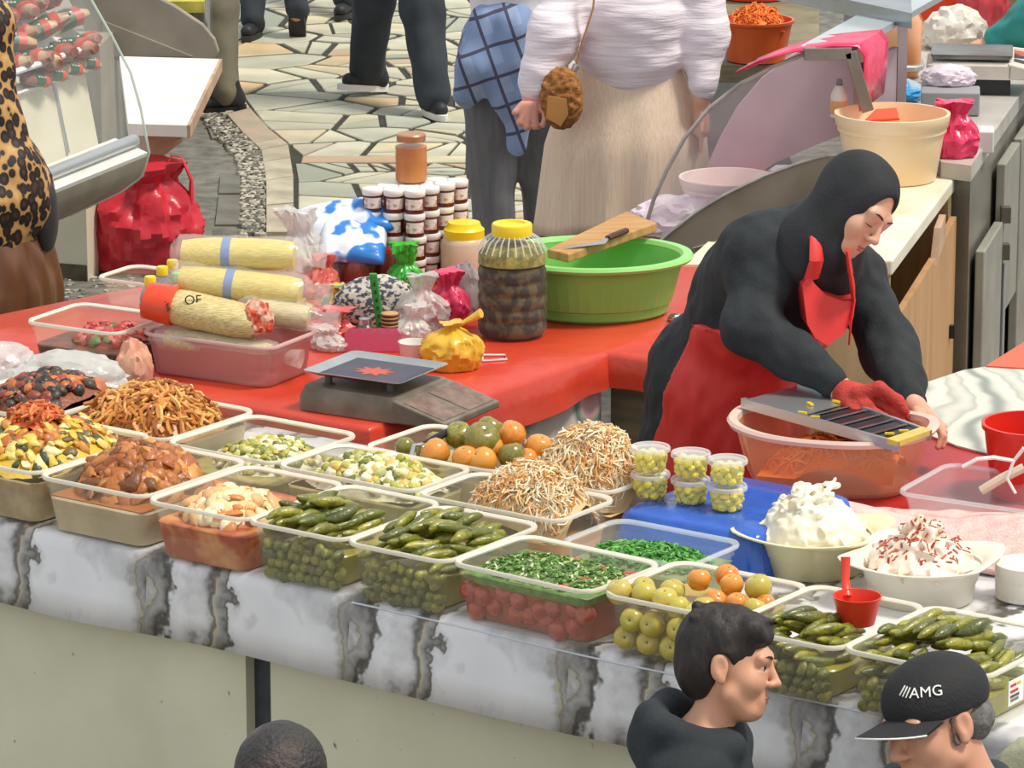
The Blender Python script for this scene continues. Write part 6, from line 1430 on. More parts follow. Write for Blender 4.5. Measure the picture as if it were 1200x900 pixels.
# bare left hand closing over the end of the grater
HS = '#dea488'
kn = [Q(1083, 484, 9.85), Q(1089, 487, 9.82), Q(1094, 491, 9.79), Q(1097, 496, 9.765)]
bodyS.path([wrL, Q(1080, 488, 9.815)], [.026, .024], .02, HS)
for q in kn: bodyS.cap(wrL.lerp(q, .35), q, .017, .0105, k=.012, col=HS)
md_ = [Q(1101, 496, 9.82), Q(1105, 500, 9.795), Q(1106, 506, 9.77), Q(1105, 511, 9.75)]; tp_ = [Q(1107, 512, 9.80), Q(1107, 518, 9.78), Q(1104, 523, 9.76), Q(1099, 524, 9.74)]
for q, m_, t_ in zip(kn, md_, tp_): bodyS.cap(q, m_, .0098, .0092, k=.004, col=HS); bodyS.cap(m_, t_, .0092, .0078, k=.004, col=HS)
th = [Q(1074, 482, 9.79), Q(1081, 496, 9.745), Q(1091, 506, 9.735)]
bodyS.path(th, [.014, .0115, .009], .008, HS); bodyS.ell(Q(1091, 504.5, 9.727), (.0055, .004, .005), k=.001, col='#eeeaf2')
# right hand under its knitted glove
gv_ = SDF(); GC = None
gk = [Q(1003, 487, 9.70), Q(1014, 477, 9.725), Q(1026, 470, 9.75), Q(1037, 464, 9.78)]
gm = [Q(1026, 497, 9.675), Q(1036, 490, 9.70), Q(1047, 484, 9.725), Q(1053, 475, 9.755)]; gtp = [Q(1045, 513, 9.66), Q(1057, 511, 9.68), Q(1066, 505, 9.70), Q(1067, 492, 9.735)]
for dst, k_, rr_, cc_ in ((bodyS, 1.0, 0, HS), (gv_, 1.0, .0022, None)):
    dst.cap(wrR, gk[1], .024 + rr_, .022 + rr_, k=.02, col=cc_)
    for q in gk: dst.cap(wrR.lerp(q, .35), q, .019 + rr_, .0125 + rr_, k=.012, col=cc_)
    for q, m_, t_ in zip(gk, gm, gtp): dst.cap(q, m_, .0112 + rr_, .0106 + rr_, k=.004, col=cc_); dst.cap(m_, t_, .0106 + rr_, .0088 + rr_, k=.004, col=cc_)
    dst.path([Q(1005, 462, 9.74), Q(1030, 455, 9.73), Q(1052, 470, 9.72), Q(1060, 482, 9.715)], [.017 + rr_, .0145 + rr_, .0125 + rr_, .0095 + rr_], .008, cc_)
gv_.cap(wrR.lerp(elR, .02), wrR.lerp(gk[1], .5), .027, .027, k=.01)
seller = body_root(bodyS, 'person', .0034, 'woman in black headscarf and red apron grating carrots over the basin')
add_face(seller, HM, True)
gvo = gv_.mesh('glove', 'glove_knit', .0032, parent=seller); tag(gvo, 'knitted coral red work glove')
cuff = SDF(); cuff.cap(wrR.lerp(elR, .10), wrR.lerp(elR, -.02), .031, .030, k=.004); cuff.mesh('glove_cuff', mat('cuff_grey', '#8a6a68', .9, '#c8b4ae', scale=60), .0035, parent=seller)
# black dress
def dress_prims(sd, g=0.0, arms=True, skirt=True):
    if skirt:
        sd.path([waist, hip, Vector((hip.x - .02, hip.y + .03, hip.z - .22)), Vector((hip.x - .03, hip.y + .05, .12))], [.135 + g, .175 + g, .195 + g, .21 + g], .06)
        sd.ell(hip + Vector((-.06, .05, .0)), (.13 + g, .13 + g, .15 + g), k=.06)
    sd.path([nk + Vector((0, 0, -.02)), chest, waist], [.085 + g, .138 + g, .132 + g], .07)
    bk_ = chest.lerp(waist, .35) + Vector((-.05, .05, .03)); sd.ell(bk_, (.13 + g, .13 + g, .15 + g), k=.06)
    sd.cap(shR.lerp(nk, .4), shL.lerp(nk, .4), .075 + g, .07 + g, k=.05)
    sd.cap(Q(940, 285, 10.08), Q(893, 300, 10.03), .085 + g, .08 + g, k=.08); sd.cap(Q(893, 312, 10.06), Q(872, 366, 10.17), .11 + g, .115 + g, k=.08)
    if arms:
        sd.path([shR, elR, elR.lerp(wrR, .5), wrR.lerp(elR, .10)], [.072 + g, .062 + g, .052 + g, .041 + g], .04)
        sd.path([shL, elL, elL.lerp(wrL, .5), wrL.lerp(elL, .05)], [.072 + g, .062 + g, .050 + g, .040 + g], .05)
    return sd
dr_ = dress_prims(SDF()); dr_.mesh('black_dress', 'black_knit', .007, parent=seller, smooth=2, disp=lambda V: wrinkle(11, .010, (1, 1, .6))(V) + wrinkle(27, .006, (1, 1, .8))(V))
# head scarf
hs = SDF(); hl = SDF()
hl.ell((0, -.018, .040), (.088, .108, .098), k=.02); hl.ell((0, -.02, -.03), (.080, .085, .10), k=.04); hl.cap((0, -.01, -.07), (0, -.02, -.17), .075, .085, k=.04)
hl.ell((0, .04, -.125), (.05, .05, .03), k=.03)
hl.ell((0, .115, -.008), (.061, .078, .105), k=.008, op='sub')
hs.xf(HM, hl); hs.path([HM @ Vector((0, -.02, -.13)), nk, nk.lerp(chest, .5) + Vector((.035, -.04, 0))], [.08, .095, .10], .05)
hs.mesh('headscarf', 'black_scarf', .0042, parent=seller, smooth=2, disp=wrinkle(16, .004))
# apron: skirt part, bib, straps, tie
bf = Vector((.74, -.67, 0)).normalized(); br = Vector((bf.y, -bf.x, 0))   # facing, her right
axis = (nk - waist).normalized()
def cut_skirt(X):
    d = X - np.array(waist); f_ = d @ np.array(bf); r_ = d @ np.array(br); z = d[..., 2]
    return np.maximum.reduce([(-.055 + .38 * z) - f_, z - .03, -z - .80])
ap = dress_prims(SDF(), .016, arms=False); ap.cap(hip + Vector((.05, -.06, -.02)), hip + Vector((.05, -.08, -.5)), .15, .17, k=.05)
ap.mesh('apron_skirt', 'red_apron', .008, parent=seller, smooth=2, disp=lambda V: np.maximum(-.006, wrinkle(13, .016, (1, 1, .3))(V)) + wrinkle(34, .006, (1, 1, .5))(V), cut=cut_skirt)
bibq = [Q(946, 341, 9.86), Q(948, 395, 9.90), Q(970, 405, 9.86), Q(1000, 352, 9.94)]
bibc = np.array(chest.lerp(waist, .4))
bp_ = [(940, 334), (949, 322), (955, 333), (968, 346), (988, 353), (1003, 351), (1000, 372), (988, 392), (970, 405), (955, 396), (946, 380)]
def bibsurf(x, y, dz=0): return Q(x, y, 9.905 + (x - 970) * .0012 + (y - 365) * -.0004 - dz)
b = MB(); pts = [bibsurf(x, y, .03 * math.exp(-((x - 972) / 30) ** 2)) for x, y in bp_]; b.rings([pts, [p + Vector((-.01, .09, 0)) for p in pts]], (True, True)); b.build('apron_bib', 'red_apron', seller, world=True)
MB().tube([bibsurf(951, 326, .01), Q(957, 305, 9.862), Q(956, 290, 9.872), Q(953, 266, 9.905)], [.020, .019, .016, .008], 8, flat=.35).build('apron_strap', 'red_strap', seller, world=True)
MB().tube([Q(993, 293, 9.865), Q(996, 315, 9.87), Q(999, 335, 9.90), bibsurf(1000, 353, .01), Q(997, 378, 9.90), Q(995, 404, 9.905)], [.014, .018, .018, .013, .008, .006], 8, flat=.35).build('apron_strap', 'red_strap', seller, world=True)
MB().tube([Q(994, 321, 9.872), Q(1002, 321, 9.872)], .004, 6).build('strap_buckle', 'black_plastic', seller, world=True)
MB().tube([Q(835, 350, 10.14), Q(838, 357, 10.10), Q(846, 361, 10.07), Q(858, 366, 10.06)], [.008, .012, .014, .012], 8, flat=.5).build('apron_tie', 'red_strap', seller, world=True)

# ---------------------------------------------------------------- boy in the dark hoodie
mat('dark_hair', '#1c1816', .6, '#2e2622', scale=30, stretch=(1, 1, .3), bump=.5, bscale=90); mat('hoodie', '#20262a', .85, '#2a3136', scale=9, bump=.2, bscale=100)
bc = Q(853, 779, 7.66); BM = frame(bc, (.965, -.25, -.04), (.03, .24, .97), .87)
bs = SDF(); bs.xf(BM, head_sdf('#d8a080', lip='#b4625a', jaw=.95, nose=.85, neck=.037, cheek=1.1))
nb_ = BM @ Vector((0, -.04, -.17)); FL = -.45
def torso_prims(sd, nb_, fx, sw, hip_z, legs_to, g=0, col=None, arms=True, rad=1.0, skirtless=True):
    fx = Vector(fx).normalized(); rx = Vector((fx.y, -fx.x, 0)); ch_ = nb_ - Vector((0, 0, .16)); hp = Vector((nb_.x, nb_.y, hip_z))
    sd.path([nb_ - Vector((0, 0, .03)), ch_, hp], [.07 * rad + g, .115 * rad + g, .115 * rad + g], .06, col)
    for s in (-1, 1):
        sh = nb_ + rx * s * sw - Vector((0, 0, .045)); el = sh + rx * s * .04 - Vector((0, 0, .27 * rad)); wr = el + fx * .12 - Vector((0, 0, .2 * rad))
        sd.cap(ch_ + rx * s * .06, hp + rx * s * .06, .10 * rad + g, .10 * rad + g, .05, col)
        sd.cap(nb_ - Vector((0, 0, .03)), sh, .055 * rad + g, .06 * rad + g, .05, col)
        if arms: sd.path([sh, el, wr], [.06 * rad + g, .05 * rad + g, .035 * rad + g], .03, col)
        if legs_to is not None: sd.path([hp + rx * s * .08, Vector((hp.x, hp.y, (hip_z + legs_to) / 2)) + rx * s * .085 + fx * .02, Vector((hp.x, hp.y, legs_to + .07)) + rx * s * .09], [.10 * rad + g, .07 * rad + g, .05 * rad + g], .04, col)
    return sd
def feet_hands(sd, nb_, fx, sw, hip_z, legs_to, rad, col, shoe='#2a2a2c'):
    fx = Vector(fx).normalized(); rx = Vector((fx.y, -fx.x, 0))
    for s in (-1, 1):
        a = Vector((nb_.x, nb_.y, legs_to + .04)) + rx * s * .09; sd.cap(a - fx * .04, a + fx * .13, .042 * rad, .034 * rad, .02, shoe)
        sh = nb_ + rx * s * sw - Vector((0, 0, .045)); el = sh + rx * s * .04 - Vector((0, 0, .27 * rad)); wr = el + fx * .12 - Vector((0, 0, .2 * rad)); pm = wr + fx * .04 - Vector((0, 0, .05))
        sd.cap(wr, pm, .024, .028, .02, col)
        for k in range(4): q = pm + rx * (k - 1.5) * .014 + fx * .01; sd.path([q, q + fx * .02 - Vector((0, 0, .035)), q + fx * .01 - Vector((0, 0, .06))], [.009, .008, .007], .003, col)
        sd.path([wr + fx * .01, wr + fx * .045 - rx * s * .02 - Vector((0, 0, .03)), wr + fx * .055 - rx * s * .02 - Vector((0, 0, .055))], [.012, .010, .008], .004, col)
torso_prims(bs, nb_, (.97, -.2, 0), .12, .35, FL, 0, '#d8a080', True, .85); feet_hands(bs, nb_, (.97, -.2, 0), .12, .35, FL, .85, '#d8a080')
boy = body_root(bs, 'person', .0036, 'boy with short dark hair in a dark hooded sweatshirt looking at the gherkins')
add_face(boy, BM)
hr = SDF(); hl = SDF(); hl.ell((0, -.018, .046), (.083, .100, .088), k=.02); hl.ell((0, -.055, -.01), (.074, .060, .075), k=.03); hl.cap((-.05, .056, .088), (.05, .056, .088), .022, k=.03); hl.cap((-.04, .074, .068), (.045, .074, .070), .012, k=.02)
for s in (-1, 1): hl.cap((s * .072, .012, .03), (s * .072, .016, -.002), .012, .006, k=.01)
for i in range(26):
    a = random.uniform(-1, 1); hl.cap((a * .05, random.uniform(-.08, .04), .125 - abs(a) * .03), (a * .06 + random.uniform(-.02, .02), random.uniform(.04, .085), .105 - abs(a) * .03), .010, .006, k=.006)
hl.ell((0, .10, -.012), (.068, .055, .058), k=.01, op='sub')
for s in (-1, 1): hl.ell((s * .08, -.0, -.012), (.03, .026, .036), k=.008, op='sub')
hr.xf(BM, hl); hr.mesh('hair', 'dark_hair', .0032, parent=boy, smooth=1, disp=wrinkle(60, .003, (1, 1, .35)))
hd = torso_prims(SDF(), nb_, (.97, -.2, 0), .125, .30, None, .018, None, True, .85)
hood = [nb_ + Vector(v) for v in ((.05, -.055, .005), (-.01, -.085, .02), (-.07, -.065, .035), (-.095, .0, .045), (-.06, .075, .04), (.01, .08, .02), (.055, .05, .0))]
for i in range(6): hd.cap(hood[i], hood[i + 1], .03, .032, .02)
hd.ell(nb_ + Vector((-.085, -.005, -.01)), (.055, .085, .055), k=.04)
hd.ell(nb_ + Vector((-.005, 0, .05)), (.055, .055, .06), k=.01, op='sub')
hd.mesh('hoodie', 'hoodie', .005, parent=boy, smooth=2, disp=wrinkle(18, .006))
pz = SDF(); 
for s in (-1, 1):
    rx = Vector((-.2, -.97, 0)); pz.path([Vector((nb_.x, nb_.y, .36)) + rx * s * .07, Vector((nb_.x, nb_.y, FL + .1)) + rx * s * .09], [.11, .075], .05)
pz.mesh('trousers', 'hoodie', .01, parent=boy)

# ---------------------------------------------------------------- man in the black cap
mc = Q(1098, 848, 7.42); MM = frame(mc, (-.80, -.56, -.14), (-.10, .24, .97), .98)
ms_ = SDF(); ms_.xf(MM, head_sdf('#cf977a', lip='#a8625a', brow='#4a4440', jaw=1.05, nose=1.2, neck=.056))
nm2 = MM @ Vector((0, -.04, -.18)); torso_prims(ms_, nm2, (-.8, -.56, 0), .17, .35, FL, 0, '#cf977a', True, 1.0); feet_hands(ms_, nm2, (-.8, -.56, 0), .17, .35, FL, 1.0, '#cf977a')
man = body_root(ms_, 'person', .0038, 'older man in a black baseball cap with white lettering at the table end')
add_face(man, MM)
mat('black_cap', '#1d1d1f', .8, '#262628', scale=12, bump=.25, bscale=160); mat('grey_hair', '#5c5a58', .8, '#77736e', scale=50, bump=.4, bscale=120)
cp_ = SDF(); hl = SDF(); hl.ell((0, -.012, .050), (.090, .110, .082), k=.01); hl.ell((0, -.02, -.06), (.2, .2, .088), k=.003, op='sub'); cp_.xf(MM, hl)
cap_ = cp_.mesh('cap', 'black_cap', .0035, parent=man, smooth=2)
b = MB(); vs = []; fs = []; nu, nv = 16, 6
for s_ in (0, 1):
    for j in range(nv + 1):
        for i in range(nu + 1):
            a = math.radians(-62 + 124 * i / nu); r0 = 1.0 + .0 ; t = j / nv
            x = .086 * math.sin(a) * (1 + .10 * t); y = .076 * math.cos(a) * 1.0 + t * .097 * math.cos(a) ** .8 + .0
            z = .040 - t * .010 - .026 * (math.sin(a) ** 2) - s_ * .004
            vs.append(MM @ Vector((x, y, z)))
    o = s_ * (nu + 1) * (nv + 1)
    for j in range(nv):
        for i in range(nu): k = o + j * (nu + 1) + i; fs.append((k, k + 1, k + nu + 2, k + nu + 1) if s_ == 0 else (k, k + nu + 1, k + nu + 2, k + 1))
o1 = (nu + 1) * (nv + 1)
for i in range(nu): k = nv * (nu + 1) + i; fs.append((k, k + 1, o1 + k + 1, o1 + k))
b.add(vs, fs); vis = b.build('visor', 'black_cap', man, world=True, sharp=60)
MB().tube([MM @ Vector((.086 * math.sin(a) * 1.10, .076 * math.cos(a) + .097 * max(0, math.cos(a)) ** .8, .030 - .026 * math.sin(a) ** 2 - .002)) for a in [math.radians(-62 + 124 * i / 24) for i in range(25)]], .0018, 6).build('visor_edge', 'white_ink', man, world=True)
# lettering wrapped on the crown
def on_cap(az, el):
    d = Vector((math.sin(az) * math.cos(el), math.cos(az) * math.cos(el), math.sin(el))); return MM @ (Vector((0, -.012, .050)) + Vector((d.x * .0915, d.y * .1115, d.z * .0835))), (MM.to_3x3() @ Vector((d.x / .09, d.y / .11, d.z / .082))).normalized()
def letter(s, az, el, size):
    pos, nrm = on_cap(az, el); p2, _ = on_cap(az - .05, el - .012); x = (p2 - pos).normalized(); x = (x - nrm * x.dot(nrm)).normalized(); y = nrm.cross(x)
    R = Matrix((x, y, nrm)).transposed(); return text(s, size, pos, R.to_euler(), 'white_ink', man, 'lettering', .0008)
for i, ch in enumerate('///AMG'):
    # viewed from outside the letters run towards the wearer's left
    letter(ch, [-.38, -.45, -.52, -.66, -.88, -1.10][i], .50 - .035 * i, .028)
gh = SDF(); hl = SDF(); hl.ell((0, -.05, -.005), (.079, .062, .055), k=.02)
for s in (-1, 1): hl.cap((s * .074, .012, .01), (s * .073, .018, -.03), .010, .006, k=.01)
for s in (-1, 1): hl.ell((s * .085, .0, -.006), (.025, .022, .034), k=.006, op='sub')
gh.xf(MM, hl); gh.mesh('hair', 'grey_hair', .004, parent=man, disp=wrinkle(80, .003))
jk = torso_prims(SDF(), nm2, (-.8, -.56, 0), .18, .30, None, .022, None, True, 1.0); jk.cap(nm2 + Vector((.03, .06, .02)), nm2 + Vector((-.05, .05, .02)), .04, .04, .03); jk.cap(nm2 + Vector((.06, -.03, .02)), nm2 + Vector((.03, .06, .03)), .04, .04, .03)
jk.mesh('jacket', mat('navy_jacket', '#28323c', .7, '#1f2830', scale=6), .007, parent=man, smooth=2, disp=wrinkle(14, .008))
pz = SDF()
for s in (-1, 1): rx = Vector((-.56, .8, 0)); pz.path([Vector((nm2.x, nm2.y, .36)) + rx * s * .08, Vector((nm2.x, nm2.y, FL + .1)) + rx * s * .09], [.125, .085], .05)
pz.mesh('trousers', 'hoodie', .012, parent=man)

# ---------------------------------------------------------------- man whose thinning crown shows at the bottom edge
dc = Q(332, 930, 7.05); DM = frame(dc, (.15, .98, -.15), (0, .2, .97), 1.0)
ds = SDF(); ds.xf(DM, head_sdf('#c08a6a', neck=.056)); nd_ = DM @ Vector((0, -.04, -.18)); torso_prims(ds, nd_, (.15, .98, 0), .17, .3, FL, 0, '#c08a6a'); feet_hands(ds, nd_, (.15, .98, 0), .17, .3, FL, 1.0, '#c08a6a')
dm = body_root(ds, 'person', .005, 'man with thinning short black hair below the dark table post')
add_face(dm, DM)
hl = SDF(); hl.ell((0, -.018, .044), (.080, .100, .087), k=.02); hl.ell((0, -.055, -.015), (.072, .058, .07), k=.03); hl.ell((0, .10, -.01), (.068, .055, .075), k=.01, op='sub');
hh_ = SDF(); hh_.xf(DM, hl); hh_.mesh('hair', mat('thin_hair', '#2e2b2a', .5, '#8a6a58', scale=9, ramp=(.5, .85), bump=.6, bscale=140), .004, parent=dm, disp=wrinkle(90, .0015))
torso_prims(SDF(), nd_, (.15, .98, 0), .18, .3, None, .02).mesh('shirt', mat('grey_shirt', '#4a4e54', .8), .01, parent=dm, smooth=2)
pz = SDF()
for s in (-1, 1): pz.path([Vector((nd_.x + s * .08, nd_.y, .33)), Vector((nd_.x + s * .09, nd_.y, FL + .1))], [.125, .085], .05)
pz.mesh('trousers', 'hoodie', .012, parent=dm)

# ---------------------------------------------------------------- walkers in the aisle
vmat('shoe', .6)
def walker(label, hipc, feet, facing, trouser, shirt, shoe_cols, legr=(.10, .075, .06), knee=.03, top=1.45, shirt_len=0, fold=0, hair='dark_hair', sole='#e8e6e0', head=True):
    f = Vector(facing).normalized(); r = Vector((f.y, -f.x, 0)); sd = SDF(); hc_ = Vector(hipc); sk = '#c8987a'
    nk_ = Vector((hc_.x, hc_.y, top))
    sd.path([hc_, hc_.lerp(nk_, .6), nk_], [.12, .13, .06], .05, sk)
    if head: sd.xf(frame(nk_ + f * .03 + Vector((0, 0, .19)), f, (0, 0, 1), 1.0), head_sdf(sk))
    for s, ft in zip((-1, 1), feet):
        ft = Vector(ft[0]); sd.path([hc_ + r * s * .08, (hc_ + r * s * .08).lerp(ft, .5) + f * knee, ft + Vector((0, 0, .07))], [.09, .06, .04], .03, sk)
        sh = nk_ + r * s * .16 - Vector((0, 0, .05)); el = sh + r * s * .05 * (1 - fold) + f * .1 * fold - Vector((0, 0, .28 - .06 * fold)); wr = el + f * (.08 + .14 * fold) - r * s * .1 * fold - Vector((0, 0, .22 * (1 - fold))); sd.path([sh, el, wr], [.05, .04, .028], .03, sk)
        sd.cap(wr, wr - Vector((0, 0, .07)), .026, .03, .02, sk)
        for k in range(4): q = wr - Vector((0, 0, .08)) + f * (k - 1.5) * .014; sd.cap(q, q - Vector((0, 0, .075 - .01 * abs(k - 1.5))), .009, .007, .003, sk)
        sd.cap(wr - Vector((0, 0, .03)) + f * .02, wr - Vector((0, 0, .09)) + f * .04, .011, .008, .004, sk)
    o = body_root(sd, 'person', .009, label)
    if head:
        add_face(o, frame(nk_ + f * .03 + Vector((0, 0, .19)), f, (0, 0, 1), 1.0))
        hz = SDF(); hl = SDF(); hl.ell((0, -.018, .046), (.083, .100, .088), k=.02); hl.ell((0, -.05, -.01), (.076, .06, .075), k=.03); hl.ell((0, .10, -.012), (.068, .055, .07), k=.01, op='sub'); hz.xf(frame(nk_ + f * .03 + Vector((0, 0, .19)), f, (0, 0, 1), 1.0), hl); hz.mesh('hair', hair, .008, parent=o)
    tr_ = SDF()
    for s, ft in zip((-1, 1), feet):
        q = Vector(ft[0]); a = hc_ + r * s * .075; tr_.path([a, a.lerp(q, .5) + f * knee, q + Vector((0, 0, .10))], [legr[0] + .03, legr[1] + .012, legr[2]], .04)
    tr_.path([hc_ + Vector((0, 0, .06)), hc_], [.15, .15], .05); tr_.mesh('trousers', trouser, .008, parent=o, smooth=2, disp=wrinkle(14, .010, (1, 1, .5)))
    ts = SDF(); ts.path([hc_ + Vector((0, 0, .0 - shirt_len)), hc_.lerp(nk_, .6), nk_ - Vector((0, 0, .02))], [.155, .165, .08], .05)
    for s in (-1, 1):
        sh = nk_ + r * s * .16 - Vector((0, 0, .05)); el = sh + r * s * .05 * (1 - fold) + f * .1 * fold - Vector((0, 0, .28 - .06 * fold)); wr = el + f * (.08 + .14 * fold) - r * s * .1 * fold - Vector((0, 0, .22 * (1 - fold))); ts.path([sh, el, wr], [.075, .06, .045], .05); ts.cap(nk_ - Vector((0, 0, .04)), sh, .07, .07, .04)
    ts.mesh('shirt', shirt, .010, parent=o, smooth=2, disp=wrinkle(12, .008))
    for (ft, d, pitch), sc_c in zip(feet, shoe_cols):
        ft = Vector(ft); d = Vector(d).normalized(); up = Vector((0, 0, 1)); 
        fwdv = (d * math.cos(pitch) + up * math.sin(pitch)); n2 = fwdv.cross(up).normalized(); u2 = n2.cross(fwdv)
        s1 = SDF(); base = ft + Vector((0, 0, .0)); s1.cap(base + u2 * .055 - fwdv * .06, base + u2 * .045 + fwdv * .10, .042, .034, k=.03, col=sc_c); s1.cap(base + u2 * .06 - fwdv * .05, base + u2 * .12 - fwdv * .03, .045, .05, k=.03, col=sc_c)
        so = s1.mesh('shoe', 'shoe', .006, parent=o, smooth=2)
        b = MB(); out = [base + fwdv * (.16 * math.cos(t) * (1 if math.cos(t) > 0 else .7) + .0) + n2 * (.043 * math.sin(t)) for t in np.linspace(0, 2 * math.pi, 20, endpoint=False)]
        b.rings([out, [p + u2 * .028 for p in out]], (True, True)); b.build('sole', mat('sole_' + sole[1:], sole, .6), o, world=True)
    return o
mat('dark_trouser', '#2b3138', .85, '#343b42', scale=8); mat('khaki', '#77725f', .85, '#6a6553', scale=10); mat('tee_dark', '#33363c', .8); mat('grey_trouser', '#6f7076', .8, '#62636a', scale=10, stretch=(4, 4, .5)); mat('tee_white', '#e6e2e6', .8)
L_ = (-.8, -.6, 0)
walker('walker in dark trousers and black shoes with white soles on the paving', Vector((-.50, 19.45, .92)), [(P(508, 136, 0), (.35, -.95, 0), 0), (P(430, 106, .02), (-.85, -.5, 0), .12)], (-.4, -.9, 0), 'dark_trouser', 'tee_dark', ['#1e2226', '#1e2226'], legr=(.11, .085, .08))
walker('walker in khaki trousers and black shoes beside the grey counter end', Vector((-1.36, 19.5, .92)), [(P(262, 131, 0), (-.9, -.4, 0), 0), (P(225, 118, 0), (-.9, -.4, 0), 0)], (-.9, -.4, 0), 'khaki', 'tee_dark', ['#1c1e20', '#1c1e20'], sole='#1a1a1c', legr=(.11, .085, .075))
walker('distant walker in black shoes with one foot raised showing the sole', Vector((-1.22, 21.6, .92)), [(P(296, 44, 0), (-.2, -.95, 0), 0), (P(348, 44, 0) + Vector((0, .0, .05)), (.05, .4, 0), -1.2)], (-.1, .98, 0), 'dark_trouser', 'tee_dark', ['#1c1e20', '#2a2a26'], sole='#2a2722', legr=(.10, .07, .06))
walker('far walker whose dark shoe shows between the others', Vector((-.90, 22.6, .92)), [(P(404, 20, 0), (-.2, -.95, 0), 0), (P(425, -30, 0), (-.2, .95, 0), 0)], (-.1, .98, 0), 'dark_trouser', 'tee_dark', ['#1c1e20', '#2a2a26'], sole='#2a2722', legr=(.10, .07, .06))
# woman with a plaid shirt tied at her waist
hp9 = Q(602, 60, 15.5); pl = walker('walker in grey trousers with a blue plaid shirt tied round the waist', hp9, [(Vector((hp9.x - .07, 15.5, 0)), (-.2, .95, 0), 0), (Vector((hp9.x + .13, 15.65, 0)), (-.1, .95, 0), 0)], (-.15, .98, 0), 'grey_trouser', 'tee_white', ['#8a8a8c', '#8a8a8c'], legr=(.10, .075, .075), top=1.45, fold=1)
pm_ = bpy.data.materials.new('plaid'); MATS['plaid'] = pm_; pm_.use_nodes = True
nt = pm_.node_tree; N = nt.nodes; L = nt.links; tc = N.new('ShaderNodeTexCoord'); mp = N.new('ShaderNodeMapping'); mp.inputs['Rotation'].default_value = (0, .35, 0); L.new(tc.outputs['Object'], mp.inputs[0]); sx = N.new('ShaderNodeSeparateXYZ'); L.new(mp.outputs[0], sx.inputs[0])
def stripe(sock, period, w_):
    a = N.new('ShaderNodeMath'); a.operation = 'FLOORED_MODULO'; L.new(sock, a.inputs[0]); a.inputs[1].default_value = period
    c = N.new('ShaderNodeMath'); c.operation = 'LESS_THAN'; L.new(a.outputs[0], c.inputs[0]); c.inputs[1].default_value = w_; return c.outputs[0]
def mixc(fac, A, B_):
    m = N.new('ShaderNodeMix'); m.data_type = 'RGBA'; L.new(fac, m.inputs[0])
    if isinstance(A, str): m.inputs[6].default_value = (*lin(A), 1)
    else: L.new(A, m.inputs[6])
    m.inputs[7].default_value = (*lin(B_), 1); return m.outputs[2]
c_ = mixc(stripe(sx.outputs[0], .11, .05), '#7f95bc', '#93a6c8'); c_ = mixc(stripe(sx.outputs[2], .11, .05), c_, '#8699bf'); c_ = mixc(stripe(sx.outputs[0], .11, .012), c_, '#4a4a62'); c_ = mixc(stripe(sx.outputs[2], .11, .012), c_, '#4a4a62')
L.new(c_, N['Principled BSDF'].inputs['Base Color']); N['Principled BSDF'].inputs['Roughness'].default_value = .85
pw = SDF(); pw.ell(hp9 + Vector((0, 0, .06)), (.19, .15, .10), k=.05); sk9 = lambda px, py, y: Q(px, py, y)
pw.path([sk9(575, 25, 15.38), sk9(560, 75, 15.36), sk9(548, 110, 15.36)], [.07, .075, .055], .05); pw.path([sk9(600, 25, 15.36), sk9(598, 75, 15.34), sk9(592, 118, 15.34)], [.07, .07, .06], .05); pw.path([sk9(615, 40, 15.34), sk9(612, 110, 15.33), sk9(606, 172, 15.33)], [.07, .055, .035], .05)
pw.mesh('plaid_shirt', pm_, .008, parent=pl, smooth=2, disp=wrinkle(12, .018, (1.5, 1.5, .4)))
# woman in pale blouse and beige skirt
mat('blouse', '#f2e8ee', .85, '#ece2e9', scale=12, stretch=(.4, .4, 3), bump=.5, bscale=26); mat('knit_skirt', '#f0dac4', .9, '#e6cbb0', scale=22, stretch=(7, 7, .05), bump=.25, bscale=60)
hp10 = Q(737, 110, 14.4); wsk = SDF(); sk = '#d8a58a'
nk10 = Vector((hp10.x + .02, hp10.y, 1.42)); f10 = Vector((-.1, .99, 0))
wsk.path([hp10, hp10.lerp(nk10, .6), nk10], [.14, .13, .06], .05, sk); wsk.xf(frame(nk10 + Vector((0, .03, .19)), f10, (0, 0, 1), 1.0), head_sdf(sk))
for s in (-1, 1): wsk.path([hp10 + Vector((s * .08, 0, 0)), Vector((hp10.x + s * .08, hp10.y, .4)), Vector((hp10.x + s * .08, hp10.y, .06))], [.10, .06, .04], .03, sk); wsk.cap((hp10.x + s * .08, hp10.y - .04, .03), (hp10.x + s * .08, hp10.y + .13, .03), .04, .03, .02, '#c8b8a0')
aL = [Q(672, -40, 14.35), Q(650, 40, 14.25), Q(624, 112, 14.2)]; aR = [Q(820, -40, 14.4), Q(828, 40, 14.35), Q(822, 118, 14.3)]
for A_ in (aL, aR): wsk.path([nk10 - Vector((0, 0, .05))] + A_, [.05, .05, .042, .028], .03, sk)
hq = Q(619, 132, 14.18); HK = '#dd9c88'
wsk.cap(aL[2], hq, .028, .034, .02, HK)
for k, (x, y) in enumerate([(604, 132), (609, 144), (617, 149), (627, 148)]): c0_ = Q(x, y, 14.14); wsk.path([Q(612 + k * 5, 122, 14.15), c0_, c0_ + Vector((.014, .03, -.006))], [.012, .0125, .010], .004, HK)
wsk.path([Q(632, 122, 14.16), Q(640, 135, 14.14), Q(636, 147, 14.13)], [.013, .012, .010], .005, HK)
wsk.cap(aR[2], aR[2] - Vector((0, 0, .10)), .026, .03, .02, sk)
for k in range(4): q = aR[2] - Vector((0, 0, .1)) + Vector((0, (k - 1.5) * .015, 0)); wsk.cap(q, q - Vector((0, 0, .07)), .009, .007, .003, sk)
wsk.cap(aR[2] - Vector((-.0, .02, .04)), aR[2] - Vector((.0, .045, .10)), .011, .008, .004, sk)
